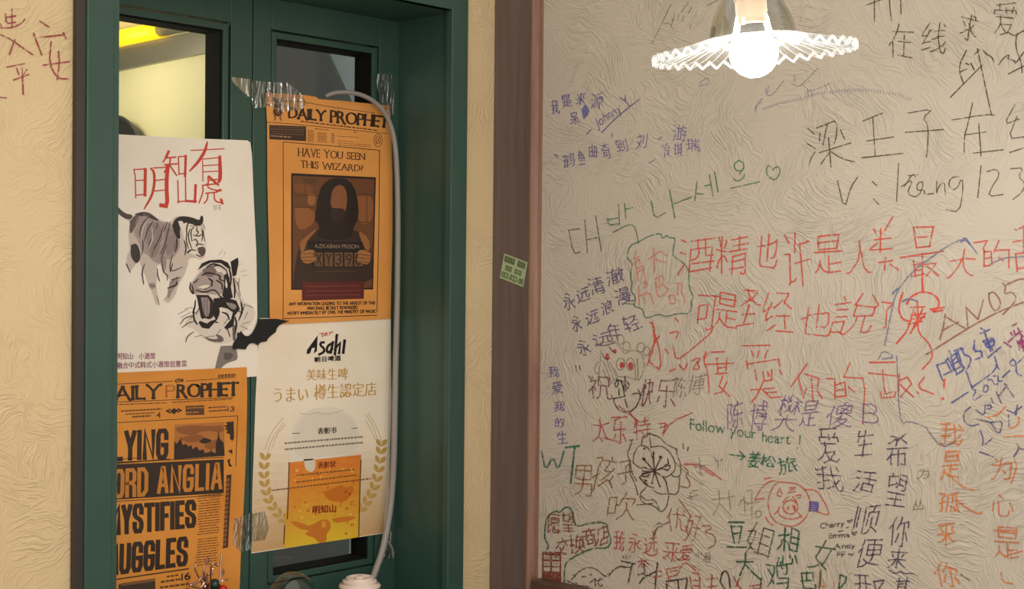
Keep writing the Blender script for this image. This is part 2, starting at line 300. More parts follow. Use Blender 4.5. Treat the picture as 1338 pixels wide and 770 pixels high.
# ------------------------------------------------------------------ drawing: strokes and filled shapes laid on a flat surface
# centre-lines of the characters, as x, y, x, y ... on a 0-63 grid
SK = {
 '酒': [[23, 22, 49, 22], [11, 52, 16, 49], [23, 13, 49, 13], [9, 38, 10, 38, 15, 36], [32, 40, 32, 33, 30, 30, 27, 28, 23, 28], [32, 40, 32, 50], [11, 11, 11, 13, 16, 25], [49, 30, 41, 30, 40, 31, 40, 50], [51, 50, 22, 50], [49, 10, 49, 40, 23, 40, 23, 13]],
 '精': [[22, 50, 22, 47, 20, 41], [48, 25, 30, 25], [22, 24, 19, 30, 16, 30], [11, 41, 11, 46, 9, 50], [9, 16, 9, 19, 11, 24, 13, 28, 15, 30], [48, 18, 30, 18], [16, 36, 16, 53], [21, 36, 9, 36], [16, 10, 16, 36], [52, 37, 27, 37], [49, 43, 29, 43], [50, 49, 28, 49], [38, 53, 38, 37], [30, 11, 30, 31, 48, 31, 48, 12, 47, 10, 43, 10, 41, 11]],
 '也': [[32, 39, 18, 36], [32, 41, 36, 41, 44, 44, 47, 44, 47, 31, 45, 26, 43, 24, 38, 24], [9, 33, 17, 35], [50, 21, 51, 19, 50, 15, 47, 12, 20, 12, 18, 14, 17, 17, 17, 49], [32, 53, 32, 21]],
 '许': [[16, 12, 17, 15], [19, 46, 14, 51], [24, 18, 20, 16, 17, 15], [9, 37, 17, 37, 17, 15], [49, 45, 30, 45], [26, 38, 28, 44, 30, 45, 31, 53], [51, 29, 25, 29], [38, 45, 38, 11]],
 '是': [[45, 44, 15, 44], [10, 11, 13, 14, 16, 19, 17, 20], [47, 22, 31, 22], [18, 25, 17, 20], [10, 31, 50, 31], [50, 11, 34, 11, 27, 13, 24, 14, 17, 20], [15, 44, 15, 51, 45, 51, 44, 37, 16, 37, 15, 44], [31, 30, 31, 12]],
 '人': [[54, 12, 49, 13, 41, 19, 38, 22, 34, 30, 32, 38, 30, 39], [8, 12, 11, 12, 15, 14, 17, 16, 24, 25, 27, 31, 28, 37, 30, 39, 30, 52]],
 '类': [[10, 11, 18, 13, 23, 15, 27, 19, 28, 23], [8, 32, 12, 31, 19, 35, 24, 38, 27, 42], [20, 48, 18, 51], [33, 42, 34, 40, 49, 32], [30, 29, 29, 23], [41, 48, 43, 51, 45, 52], [52, 12, 49, 11, 40, 14, 33, 20, 33, 23], [30, 42, 27, 42, 26, 43, 10, 43], [30, 42, 33, 42, 33, 43, 50, 43], [30, 53, 30, 34], [50, 23, 11, 23]],
 '最': [[42, 16, 41, 16], [42, 16, 49, 11, 50, 11, 53, 12], [14, 27, 27, 27], [27, 21, 14, 21], [34, 27, 36, 22, 41, 16], [30, 15, 27, 15], [16, 46, 45, 46], [41, 16, 39, 14, 33, 11], [42, 16, 47, 22, 49, 27, 32, 28], [27, 15, 9, 13], [14, 14, 14, 34], [27, 11, 27, 34], [51, 34, 9, 34], [45, 46, 45, 51, 44, 52, 16, 52, 16, 51, 16, 41, 16, 40, 44, 40, 45, 41, 45, 46]],
 '大': [[30, 37, 30, 36], [10, 38, 29, 38], [30, 36, 30, 36], [52, 12, 49, 12, 48, 13, 42, 17, 36, 25, 32, 36, 30, 36], [30, 37, 32, 38, 50, 38], [30, 52, 29, 42, 30, 36, 28, 35, 26, 26, 19, 17, 14, 13, 11, 12]],
 '的': [[35, 34, 41, 25], [35, 46, 50, 45, 49, 22, 48, 14, 45, 11, 38, 11, 36, 13], [17, 45, 18, 53, 21, 54], [25, 31, 11, 31], [30, 37, 33, 45, 35, 46, 36, 52], [11, 12, 11, 45, 25, 45, 25, 16, 11, 15]],
 '敌': [[35, 37, 36, 36, 40, 25, 42, 24], [35, 37, 33, 36, 32, 33], [27, 14, 11, 14], [42, 24, 44, 24, 45, 29, 48, 43], [42, 24, 42, 19], [42, 19, 43, 19, 45, 17, 50, 12], [35, 37, 38, 52], [9, 50, 11, 49, 18, 50, 24, 52, 27, 52], [18, 50, 18, 27], [36, 43, 51, 43], [9, 39, 28, 39], [42, 19, 41, 19, 34, 12, 33, 11, 27, 12, 27, 26, 26, 27, 11, 27, 11, 11]],
 '可': [[33, 12, 36, 10, 42, 11, 44, 12, 44, 49], [10, 49, 51, 49], [15, 19, 15, 38, 32, 38, 32, 23, 15, 23]],
 '圣': [[10, 33, 24, 36, 27, 36, 27, 38], [27, 38, 33, 38], [27, 38, 27, 40, 22, 43, 18, 47, 17, 50], [33, 38, 35, 36, 43, 34, 47, 33, 53, 34], [30, 30, 30, 12], [11, 50, 44, 50, 43, 47, 36, 41, 34, 40, 33, 38], [10, 12, 50, 12], [45, 24, 15, 24]],
 '经': [[18, 36, 10, 36], [51, 34, 50, 34, 41, 39, 40, 40], [40, 40, 41, 42, 45, 47, 46, 50, 28, 50], [40, 40, 38, 40, 27, 34, 25, 34], [38, 27, 38, 12], [23, 17, 9, 14], [10, 36, 11, 39, 14, 45, 17, 52], [22, 41, 20, 37, 18, 36, 17, 34, 13, 29, 13, 25], [29, 27, 49, 27], [25, 12, 51, 12], [10, 25, 22, 27]],
 '說': [[30, 40, 48, 39], [30, 40, 27, 42], [34, 28, 34, 21, 31, 15, 26, 11, 23, 12, 22, 13], [51, 18, 51, 14, 50, 11, 46, 10, 43, 11, 42, 28], [48, 39, 50, 42], [16, 49, 15, 53], [22, 13, 11, 13], [23, 45, 9, 45], [50, 42, 45, 49, 44, 52], [11, 31, 22, 31], [11, 38, 21, 38], [33, 52, 27, 42], [48, 39, 48, 28, 34, 28, 30, 28, 30, 40], [22, 13, 22, 25, 11, 25, 11, 11]],
 '了': [[21, 11, 27, 10, 29, 11, 30, 12, 30, 36, 43, 45, 44, 48], [12, 49, 44, 48]],
 '要': [[9, 12, 11, 10, 20, 11, 27, 13, 28, 15], [51, 11, 47, 11, 37, 14, 35, 16], [19, 19, 21, 25], [35, 16, 35, 18, 40, 22, 40, 25], [25, 26, 26, 34], [35, 16, 28, 15, 27, 17, 21, 18, 19, 19], [50, 51, 10, 51], [36, 51, 36, 34], [9, 26, 51, 26], [24, 34, 24, 51], [24, 43, 48, 43, 48, 34, 13, 34, 13, 43, 24, 43]],
 '愛': [[52, 12, 49, 10, 45, 11, 35, 13, 33, 15], [25, 29, 36, 30, 38, 31, 38, 32], [25, 29, 23, 31, 23, 35], [25, 29, 24, 25], [28, 15, 27, 17, 22, 19, 21, 22], [41, 42, 44, 48, 46, 49], [24, 25, 25, 24, 40, 24, 39, 21, 34, 17, 33, 15], [33, 36, 28, 39, 28, 41], [17, 51, 17, 48, 20, 45, 20, 41], [42, 36, 48, 30], [13, 30, 15, 30, 17, 35], [29, 41, 30, 46, 28, 51], [33, 15, 28, 15, 27, 14, 16, 11, 10, 11], [24, 25, 22, 24, 21, 22, 17, 21, 11, 18], [27, 50, 26, 50, 26, 51, 13, 51], [49, 36, 49, 41, 41, 42, 11, 41, 11, 36], [48, 52, 43, 53, 31, 52, 27, 51, 27, 49, 26, 50]],
 '你': [[29, 31, 27, 25, 23, 18], [51, 18, 46, 31], [38, 43, 38, 12, 37, 11, 35, 10, 33, 11], [8, 34, 11, 38, 14, 39], [50, 36, 51, 41, 50, 43, 28, 44], [23, 36, 26, 42, 28, 44, 30, 52], [19, 52, 15, 44, 14, 40, 15, 11]],
 '梁': [[13, 53, 18, 51], [26, 24, 25, 21, 23, 19, 16, 14, 10, 12], [10, 46, 15, 44], [52, 13, 49, 12, 43, 15, 37, 19, 34, 24], [24, 32, 28, 35, 31, 38, 34, 46, 34, 51], [11, 32, 17, 39, 22, 40, 24, 45], [44, 46, 48, 45, 50, 38], [30, 28, 30, 11], [50, 25, 10, 25], [25, 51, 44, 51, 44, 39, 42, 34, 41, 33, 37, 33]],
 '王': [[48, 50, 12, 50], [30, 50, 30, 13], [15, 32, 46, 32], [51, 13, 10, 13]],
 '子': [[45, 49, 15, 49], [51, 30, 10, 30], [43, 49, 42, 46, 31, 39, 30, 38, 30, 12, 29, 11, 21, 11]],
 '在': [[24, 46, 26, 52], [16, 30, 13, 30, 10, 27], [50, 11, 24, 11], [37, 12, 37, 38], [49, 29, 26, 29], [10, 45, 50, 45], [22, 45, 22, 42, 17, 35, 16, 31, 16, 11]],
 '线': [[41, 20, 44, 21, 50, 28], [27, 30, 38, 32], [49, 44, 37, 43], [37, 42, 28, 41], [10, 14, 23, 18], [47, 50, 43, 52], [38, 33, 50, 35], [18, 53, 17, 50, 11, 40, 11, 36, 18, 36], [25, 13, 27, 12, 31, 13, 41, 18], [23, 26, 12, 25, 10, 24], [13, 25, 14, 29, 18, 34, 18, 36, 20, 37, 22, 42, 24, 42], [51, 17, 52, 14, 50, 11, 45, 11, 42, 16, 37, 33, 36, 53]],
 '我': [[43, 52, 48, 46], [47, 31, 43, 25, 39, 23], [35, 52, 36, 38], [20, 25, 10, 24], [20, 26, 29, 28], [39, 19, 37, 19, 32, 15, 29, 14], [10, 38, 51, 38], [9, 49, 12, 48, 27, 52], [20, 50, 20, 12, 20, 11, 17, 10, 14, 10, 11, 12], [51, 20, 52, 17, 51, 13, 49, 11, 46, 11, 43, 14, 39, 19, 39, 23, 38, 25, 37, 32, 36, 38]],
 '呆': [[30, 38, 16, 39, 16, 51, 44, 51, 45, 50, 44, 39, 30, 38], [33, 27, 36, 23, 42, 18, 50, 14], [8, 14, 11, 13, 18, 17, 27, 27], [30, 38, 30, 11], [11, 28, 27, 28, 27, 27, 33, 27, 34, 28, 50, 28]],
 '源': [[16, 25, 11, 12], [46, 21, 48, 21, 51, 14], [34, 10, 38, 10, 39, 12, 39, 27], [27, 14, 31, 21], [30, 34, 49, 34], [18, 11, 21, 17, 23, 26, 24, 51, 51, 51], [15, 36, 10, 39], [12, 52, 17, 49], [39, 46, 38, 42], [38, 42, 49, 41, 49, 27, 39, 27, 30, 28, 30, 41, 38, 42]],
 '鹤': [[42, 40, 42, 41], [9, 31, 12, 33], [22, 36, 22, 41], [40, 49, 40, 53], [44, 20, 33, 20], [19, 52, 19, 48], [28, 13, 13, 13], [42, 35, 43, 34, 46, 34, 47, 35, 49, 41, 49, 48, 35, 49, 35, 28, 50, 28, 50, 19, 49, 11, 42, 10, 41, 11], [28, 28, 13, 28], [14, 36, 28, 36], [13, 20, 28, 20], [29, 43, 28, 48, 19, 48, 10, 48, 10, 43], [22, 13, 22, 36], [17, 48, 14, 36, 12, 35, 13, 10]],
 '鱼': [[15, 41, 11, 40], [22, 50, 23, 53, 25, 54], [22, 50, 36, 49, 37, 47, 34, 43, 34, 41], [10, 13, 50, 13], [30, 40, 30, 21], [46, 30, 15, 30], [22, 50, 20, 49, 15, 42, 15, 21, 46, 21, 45, 40, 15, 40]],
 '曲': [[11, 14, 49, 14], [49, 28, 11, 28], [36, 14, 36, 52], [24, 14, 24, 52], [11, 11, 11, 43, 49, 43, 49, 11]],
 '奇': [[10, 38, 12, 37, 17, 38, 24, 41, 27, 44, 29, 44], [29, 44, 46, 38], [29, 44, 29, 48], [30, 53, 30, 49], [33, 12, 35, 10, 43, 11, 44, 14, 44, 33], [51, 33, 9, 33], [49, 48, 12, 48], [15, 16, 31, 16, 31, 26, 15, 26, 15, 13]],
 '到': [[14, 37, 29, 39], [14, 37, 14, 41, 17, 46, 18, 50], [39, 48, 39, 22], [49, 52, 49, 13, 48, 12, 44, 11, 40, 13], [32, 27, 11, 27], [22, 32, 22, 16], [11, 50, 33, 50], [32, 36, 29, 39, 29, 42, 27, 44], [33, 17, 9, 14]],
 '刘': [[12, 36, 20, 28, 22, 28], [11, 12, 16, 16, 20, 23, 22, 25], [28, 17, 24, 24, 22, 25], [38, 24, 38, 47], [21, 45, 21, 50, 20, 52], [49, 52, 49, 12, 46, 10, 43, 10, 40, 12], [27, 45, 27, 41, 23, 29, 22, 28, 22, 25], [32, 45, 10, 45]],
 '一': [[9, 32, 51, 32]],
 '游': [[24, 12, 25, 11, 30, 11, 31, 13, 33, 30, 32, 34, 24, 34], [11, 52, 16, 49], [15, 26, 15, 23, 11, 14, 11, 11], [27, 50, 26, 52], [40, 47, 51, 46], [10, 39, 15, 36], [24, 45, 23, 26, 21, 16, 18, 11], [51, 38, 49, 37, 39, 37, 38, 40, 37, 40, 37, 42], [20, 45, 34, 45, 37, 42], [38, 10, 44, 10, 44, 12, 44, 30, 45, 32, 48, 34, 49, 37], [37, 42, 38, 46, 40, 47, 40, 53], [37, 25, 51, 25]],
 '冷': [[36, 51, 47, 39, 50, 37], [36, 51, 34, 50, 31, 46, 24, 38, 21, 36], [10, 14, 15, 27], [36, 16, 44, 26, 45, 29, 25, 30], [36, 37, 37, 36], [15, 43, 10, 51], [29, 19, 33, 17, 36, 16, 36, 14, 40, 11]],
 '琪': [[33, 18, 25, 11], [46, 38, 31, 38], [51, 11, 44, 18], [31, 30, 46, 30], [20, 35, 10, 35], [9, 50, 21, 50], [31, 53, 31, 23], [15, 50, 15, 19], [22, 22, 21, 19, 16, 19, 14, 18, 9, 16], [46, 53, 46, 23], [26, 46, 50, 46], [51, 23, 25, 23]],
 '瑞': [[38, 53, 38, 43], [34, 10, 34, 27], [38, 35, 37, 27], [42, 10, 42, 27], [18, 35, 10, 35], [9, 50, 20, 50], [15, 50, 15, 18], [49, 51, 49, 43, 27, 43, 27, 51], [51, 35, 25, 35], [9, 16, 21, 19], [48, 10, 49, 10, 50, 12, 50, 27, 27, 27, 26, 11]],
 '求': [[39, 52, 46, 49, 46, 44], [20, 31, 14, 38, 11, 38], [38, 29, 45, 36], [10, 17, 16, 19, 27, 26, 30, 26], [31, 36, 34, 33, 36, 30, 38, 29, 38, 26, 40, 24, 45, 19, 50, 16], [11, 44, 50, 44], [30, 52, 31, 36, 30, 12, 27, 10, 22, 11]],
 '爱': [[18, 50, 18, 46, 20, 41], [32, 15, 30, 18, 25, 21, 24, 24], [31, 41, 30, 47], [36, 15, 37, 18, 41, 21, 42, 24], [22, 24, 23, 31], [22, 24, 20, 23, 17, 18, 11, 12], [43, 47, 41, 44, 40, 41], [24, 36, 24, 32], [46, 52, 12, 50], [42, 24, 22, 24], [51, 13, 47, 11, 38, 14, 36, 15, 32, 15, 27, 13, 21, 11], [50, 36, 49, 41, 11, 41, 11, 36], [46, 32, 15, 32]],
 '永': [[37, 29, 47, 36], [11, 16, 14, 17, 18, 23, 22, 30, 22, 33, 10, 33], [37, 47, 29, 51, 22, 52], [22, 12, 24, 10, 27, 10, 29, 11, 30, 13, 30, 42, 16, 42], [31, 34, 33, 33, 35, 29, 37, 29, 38, 25, 44, 19, 49, 15, 51, 15]],
 '远': [[17, 46, 11, 50], [48, 50, 26, 50], [11, 13, 14, 16, 16, 16], [21, 19, 24, 19, 28, 24, 31, 31, 31, 39], [50, 26, 51, 23, 49, 19, 44, 19, 41, 20, 41, 39], [53, 14, 50, 11, 33, 11, 25, 12, 18, 16, 16, 16], [9, 36, 16, 35, 16, 16], [23, 39, 50, 39]],
 '清': [[10, 38, 15, 35], [47, 25, 25, 25], [16, 25, 11, 12], [17, 49, 12, 52], [25, 18, 47, 18], [51, 37, 21, 37], [48, 43, 24, 43], [49, 49, 23, 49], [36, 53, 36, 37], [25, 11, 25, 31, 47, 31, 47, 12, 45, 10, 40, 11]],
 '澈': [[51, 11, 49, 14, 47, 18, 45, 19], [33, 40, 25, 38, 22, 39], [40, 37, 38, 36, 38, 32], [27, 53, 28, 48], [15, 48, 11, 52], [14, 35, 10, 38, 8, 38], [22, 19, 33, 19], [11, 12, 15, 26], [38, 11, 42, 16, 44, 19, 45, 19], [22, 39, 25, 47], [22, 26, 33, 26], [32, 43, 34, 38], [45, 25, 43, 26, 42, 35, 40, 38, 40, 43, 42, 44, 42, 52, 44, 55], [52, 44, 42, 44], [20, 48, 36, 48], [45, 19, 45, 25, 46, 25, 48, 30, 49, 44], [28, 11, 29, 10, 32, 10, 33, 12, 33, 32, 22, 33, 22, 10]],
 '浪': [[24, 39, 47, 39], [16, 35, 10, 38], [12, 52, 17, 47], [16, 26, 17, 25, 11, 13], [35, 53, 37, 48], [41, 20, 49, 25], [24, 30, 47, 30, 47, 47, 24, 47, 24, 12, 34, 14], [36, 30, 36, 26, 39, 20, 41, 20, 42, 18, 47, 13, 50, 11, 52, 12]],
 '漫': [[16, 34, 10, 38], [19, 48, 12, 52], [17, 25, 11, 13], [39, 15, 39, 14, 46, 11, 50, 11, 53, 12], [33, 36, 33, 30], [34, 15, 33, 17, 28, 20, 27, 24], [27, 47, 47, 47], [41, 36, 41, 29], [39, 15, 40, 17, 45, 21, 46, 24, 22, 24], [39, 15, 34, 15, 33, 13, 22, 10, 19, 12], [47, 47, 47, 52, 46, 52, 27, 52, 27, 51, 27, 42, 27, 41, 47, 41, 47, 47], [41, 29, 49, 29, 49, 36, 24, 36, 24, 29, 41, 29]],
 '年': [[20, 52, 19, 47], [10, 38, 11, 38, 16, 46, 19, 47], [51, 22, 10, 22], [48, 36, 17, 36, 17, 22], [49, 47, 19, 47], [33, 47, 33, 11]],
 '轻': [[25, 22, 19, 22], [16, 52, 16, 47], [31, 50, 47, 50, 46, 47, 42, 43, 41, 40], [50, 34, 41, 40], [9, 19, 19, 21], [40, 27, 40, 12], [28, 34, 30, 34, 38, 39, 41, 40], [51, 12, 28, 12], [49, 27, 31, 27], [24, 32, 11, 32, 11, 35, 14, 43, 15, 47], [10, 47, 24, 47], [19, 39, 19, 11]],
 '来': [[10, 14, 13, 15, 20, 20, 25, 25, 28, 30], [17, 41, 20, 36, 21, 35], [41, 35, 44, 42], [33, 30, 35, 25, 41, 19, 50, 13], [49, 47, 12, 47], [30, 11, 30, 52], [50, 30, 33, 30, 33, 30, 28, 30, 27, 30, 10, 30]],
 '讓': [[38, 53, 38, 50], [50, 19, 45, 16], [19, 31, 11, 31], [34, 22, 32, 18], [19, 38, 11, 38], [39, 13, 32, 12, 32, 18], [9, 45, 21, 45], [16, 49, 14, 53], [24, 16, 32, 18], [33, 38, 35, 39, 35, 45, 27, 45, 27, 39, 33, 38], [44, 38, 49, 39, 49, 45, 41, 45, 41, 39, 44, 38], [10, 11, 11, 25, 20, 24, 20, 13, 11, 13], [51, 50, 26, 50], [40, 23, 42, 18, 44, 16, 47, 13, 51, 11, 52, 11], [26, 34, 51, 34], [49, 28, 27, 28], [33, 23, 33, 38], [44, 23, 44, 38], [52, 23, 25, 23]],
 '祝': [[24, 11, 27, 12, 31, 17, 33, 24, 33, 33], [51, 18, 52, 14, 51, 11, 44, 10, 43, 11, 42, 33], [17, 32, 20, 31, 23, 28, 24, 24], [16, 52, 18, 49, 17, 44], [16, 31, 16, 11], [11, 28, 17, 32], [42, 33, 28, 34, 28, 50, 49, 50, 49, 33, 42, 33], [17, 32, 18, 36, 21, 41, 22, 44, 10, 44]],
 '快': [[11, 45, 10, 43, 9, 33], [36, 30, 24, 30], [20, 45, 22, 39], [15, 53, 15, 11], [51, 12, 49, 12, 44, 17, 40, 21, 37, 29], [47, 30, 47, 45, 26, 45], [22, 11, 24, 11, 31, 17, 36, 28, 36, 52], [52, 30, 38, 30, 36, 29]],
 '乐': [[42, 25, 44, 23, 50, 15], [18, 25, 12, 17], [49, 33, 13, 33, 15, 49, 33, 50, 44, 52, 47, 52, 48, 51], [31, 43, 31, 12, 30, 11, 24, 11]],
 '陈': [[24, 14, 29, 23], [34, 53, 33, 47], [17, 22, 19, 22, 21, 25, 21, 31, 17, 38, 21, 51, 11, 51, 11, 11], [51, 14, 47, 23], [38, 38, 38, 12, 37, 11, 34, 10, 32, 11], [49, 31, 27, 31, 28, 36, 32, 43, 32, 46], [25, 47, 50, 47]],
 '博': [[44, 53, 49, 51, 49, 48], [33, 14, 30, 17, 29, 17], [22, 22, 52, 22], [15, 52, 15, 11], [9, 40, 21, 40], [49, 31, 27, 31], [44, 26, 44, 11, 38, 10, 36, 11], [49, 36, 27, 36], [23, 48, 51, 48], [37, 53, 37, 29], [27, 28, 27, 42, 49, 42, 49, 28]],
 '太': [[31, 38, 32, 37, 36, 27, 39, 21, 44, 16, 50, 12], [10, 12, 11, 11, 14, 13, 22, 20, 23, 20], [30, 39, 10, 40], [33, 12, 27, 18, 23, 20], [30, 38, 32, 40, 50, 40], [23, 20, 24, 24, 28, 32, 28, 36, 30, 38, 30, 52]],
 '特': [[23, 29, 17, 28], [32, 22, 35, 18], [17, 26, 10, 25], [49, 47, 30, 47], [39, 53, 39, 38], [11, 49, 11, 42, 10, 42, 9, 35], [11, 42, 22, 42], [27, 28, 51, 28], [17, 53, 17, 11], [45, 38, 45, 12, 44, 11, 42, 10, 39, 10, 37, 12], [51, 38, 26, 38]],
 '生': [[18, 52, 16, 44], [11, 36, 15, 43, 16, 44], [47, 28, 16, 28], [51, 12, 10, 12], [30, 12, 30, 52], [49, 43, 16, 44]],
 '们': [[31, 46, 27, 52], [36, 51, 49, 51, 49, 12, 49, 11, 45, 10, 41, 12], [24, 43, 24, 11], [9, 33, 10, 36, 13, 38], [14, 10, 14, 37, 13, 39, 14, 44, 17, 52]],
 '樊': [[44, 53, 44, 47], [22, 38, 20, 41, 16, 41], [32, 23, 33, 19, 40, 14, 48, 11, 52, 12], [30, 37, 30, 37], [30, 37, 26, 39], [30, 37, 30, 36], [31, 48, 33, 52], [38, 47, 44, 47], [9, 33, 9, 35, 13, 41, 16, 42], [30, 36, 30, 37], [44, 30, 44, 41], [44, 42, 44, 47], [50, 47, 44, 47], [16, 47, 10, 47], [16, 47, 16, 47], [33, 41, 30, 37], [30, 36, 24, 32], [16, 47, 22, 47, 24, 45, 26, 45, 30, 48], [16, 47, 16, 53], [30, 28, 29, 23], [44, 47, 44, 47], [8, 12, 9, 11, 12, 11, 22, 14, 27, 19, 28, 23], [16, 47, 16, 30], [30, 36, 33, 34, 38, 34, 41, 41, 44, 42], [44, 42, 47, 41, 51, 35], [26, 51, 28, 50, 31, 47, 33, 47], [50, 24, 10, 24]],
 '傻': [[35, 42, 34, 41, 29, 39], [33, 28, 32, 27, 31, 24], [51, 11, 50, 10, 46, 11, 40, 13, 38, 15], [41, 35, 41, 32, 50, 28], [20, 11, 23, 10, 27, 11, 33, 13, 35, 15], [35, 15, 38, 15], [35, 15, 28, 22], [8, 32, 8, 34, 11, 38, 14, 39], [43, 46, 40, 45, 38, 42], [34, 49, 35, 53, 38, 54], [38, 42, 43, 39], [22, 28, 31, 32, 31, 35], [38, 42, 35, 42, 35, 43, 30, 45], [21, 20, 24, 20, 25, 22, 28, 22, 28, 24, 30, 24, 44, 24, 44, 21, 38, 16, 38, 15], [18, 52, 14, 41, 15, 11], [31, 35, 24, 35, 23, 36, 24, 49, 35, 49, 49, 48, 48, 35, 31, 35]],
 '活': [[18, 49, 12, 52], [11, 12, 18, 25], [48, 13, 27, 13], [10, 38, 16, 35], [51, 38, 23, 38], [27, 10, 27, 26, 48, 26, 48, 13], [26, 49, 37, 50, 38, 51, 47, 52, 49, 52], [37, 50, 37, 26]],
 '顺': [[11, 51, 11, 29, 11, 19, 9, 13, 9, 10], [18, 47, 18, 17], [25, 12, 25, 51], [41, 51, 39, 42], [31, 11, 37, 14, 39, 19, 40, 19, 41, 35], [49, 22, 49, 42, 33, 42, 33, 22], [51, 51, 31, 51], [41, 19, 42, 20, 42, 19, 47, 15, 50, 11], [42, 19, 40, 19]],
 '便': [[33, 16, 36, 21, 37, 26], [14, 38, 11, 37, 9, 34], [20, 11, 25, 11, 30, 14, 31, 16], [37, 27, 37, 26], [19, 52, 17, 48, 15, 44, 14, 40, 15, 11], [51, 50, 24, 50], [24, 22, 25, 20, 31, 16, 33, 16, 36, 14, 49, 11, 53, 12], [49, 35, 25, 35], [37, 50, 37, 27], [37, 26, 25, 27, 25, 43, 49, 42, 49, 27, 37, 27]],
 '希': [[46, 42, 45, 42, 36, 46, 35, 47], [29, 47, 29, 47, 26, 45], [29, 43, 27, 43], [18, 14, 18, 26], [12, 42, 14, 42, 26, 45], [19, 27, 22, 36], [26, 37, 27, 41, 26, 45], [32, 31, 32, 11], [16, 52, 16, 52, 27, 49, 30, 47, 34, 47, 44, 53, 46, 53], [10, 36, 50, 36], [39, 14, 40, 14, 45, 14, 46, 14, 46, 27, 18, 27, 10, 22]],
 '望': [[34, 46, 49, 45], [18, 53, 20, 48], [34, 39, 49, 38], [14, 35, 27, 37, 28, 39], [14, 35, 14, 47], [45, 19, 15, 19], [50, 11, 10, 11], [30, 11, 30, 26], [42, 31, 47, 31, 49, 33, 49, 52, 34, 51, 34, 39, 33, 35, 30, 32], [9, 48, 28, 48], [13, 26, 48, 26]],
 '姜': [[25, 26, 25, 30, 27, 30], [43, 54, 40, 52, 38, 47], [16, 18, 19, 19], [11, 10, 24, 12, 27, 13, 28, 15], [22, 47, 22, 51, 20, 53, 18, 54], [19, 19, 21, 25], [35, 16, 35, 18, 40, 22, 40, 25], [35, 16, 36, 14, 48, 11, 50, 11], [51, 34, 10, 34], [30, 34, 30, 47], [19, 19, 22, 18, 27, 17, 28, 15, 35, 16], [51, 26, 9, 26], [13, 40, 47, 40], [49, 47, 11, 47]],
 '松': [[48, 15, 49, 15, 50, 13], [48, 15, 48, 18, 46, 22, 44, 25, 43, 25], [48, 15, 33, 13, 30, 14], [43, 52, 46, 44, 50, 36], [30, 14, 30, 18, 34, 25, 38, 36], [23, 28, 23, 29, 21, 34, 16, 36], [27, 35, 32, 43, 33, 50, 36, 52], [16, 33, 13, 32, 12, 28, 9, 22, 9, 18], [10, 42, 23, 42], [16, 11, 16, 53]],
 '旅': [[43, 27, 46, 28, 50, 32], [15, 53, 17, 53, 18, 50, 17, 45], [15, 35, 24, 35, 23, 14, 21, 11, 18, 11], [51, 47, 33, 47], [29, 40, 32, 46, 33, 47], [33, 13, 40, 15], [37, 54, 34, 52, 33, 47], [49, 14, 44, 23, 44, 26, 41, 33, 41, 38], [9, 11, 12, 17, 14, 25, 15, 45], [10, 45, 25, 45], [49, 41, 48, 41, 33, 36, 33, 13]],
 '男': [[27, 25, 26, 21, 22, 15, 18, 13, 11, 11], [29, 33, 28, 25], [29, 33, 30, 34], [46, 42, 14, 42], [30, 50, 30, 34], [34, 12, 35, 10, 44, 11, 46, 16, 47, 25, 11, 25], [29, 33, 14, 34, 14, 50, 45, 51, 46, 50, 46, 34, 30, 34]],
 '孩': [[23, 30, 16, 29], [42, 19, 50, 12], [42, 19, 43, 21, 47, 25, 48, 28], [42, 19, 40, 19, 33, 14, 26, 11], [40, 47, 39, 52], [27, 22, 30, 23, 38, 29, 39, 30, 40, 33], [9, 26, 16, 28], [32, 34, 33, 37, 36, 42, 37, 46], [9, 11, 11, 10, 15, 10, 16, 12, 16, 37, 22, 47, 22, 50, 10, 50], [29, 33, 41, 33, 43, 35, 45, 38], [27, 46, 51, 46]],
 '吹': [[48, 35, 50, 40, 50, 44, 31, 44], [38, 36, 38, 26], [50, 12, 49, 12, 44, 17, 40, 25, 38, 26], [24, 11, 27, 13, 33, 17, 37, 25, 38, 26], [33, 52, 31, 44, 30, 43, 26, 35, 25, 34, 21, 34], [10, 23, 21, 23, 21, 48, 10, 48, 10, 19]],
 '优': [[25, 14, 27, 17, 31, 26, 32, 32, 33, 41], [39, 33, 39, 13, 40, 12, 49, 12, 51, 17, 50, 20], [45, 49, 47, 47], [33, 41, 22, 41], [33, 41, 33, 41], [51, 41, 33, 41], [33, 52, 33, 41], [15, 39, 11, 37, 9, 34], [15, 11, 15, 40, 19, 52]],
 '好': [[19, 21, 21, 20], [14, 43, 16, 53], [19, 22, 11, 28, 13, 42], [29, 31, 51, 31], [31, 49, 48, 49, 47, 46, 41, 40, 40, 38, 40, 12, 39, 10, 33, 10, 32, 11], [9, 43, 24, 42, 23, 32, 19, 21, 15, 15, 9, 11]],
 '豆': [[40, 24, 36, 15, 36, 12], [49, 51, 11, 51], [22, 17, 19, 24], [16, 35, 16, 41, 44, 41, 44, 29, 16, 29, 16, 35], [10, 12, 50, 12]],
 '姐': [[22, 16, 20, 19, 18, 19], [47, 38, 29, 38], [18, 22, 16, 23, 11, 27, 14, 43], [10, 11, 18, 19], [14, 43, 16, 53], [29, 25, 47, 25], [18, 19, 18, 22, 20, 26, 22, 34, 22, 42, 9, 43], [51, 12, 24, 12], [47, 12, 47, 50, 29, 50, 29, 12]],
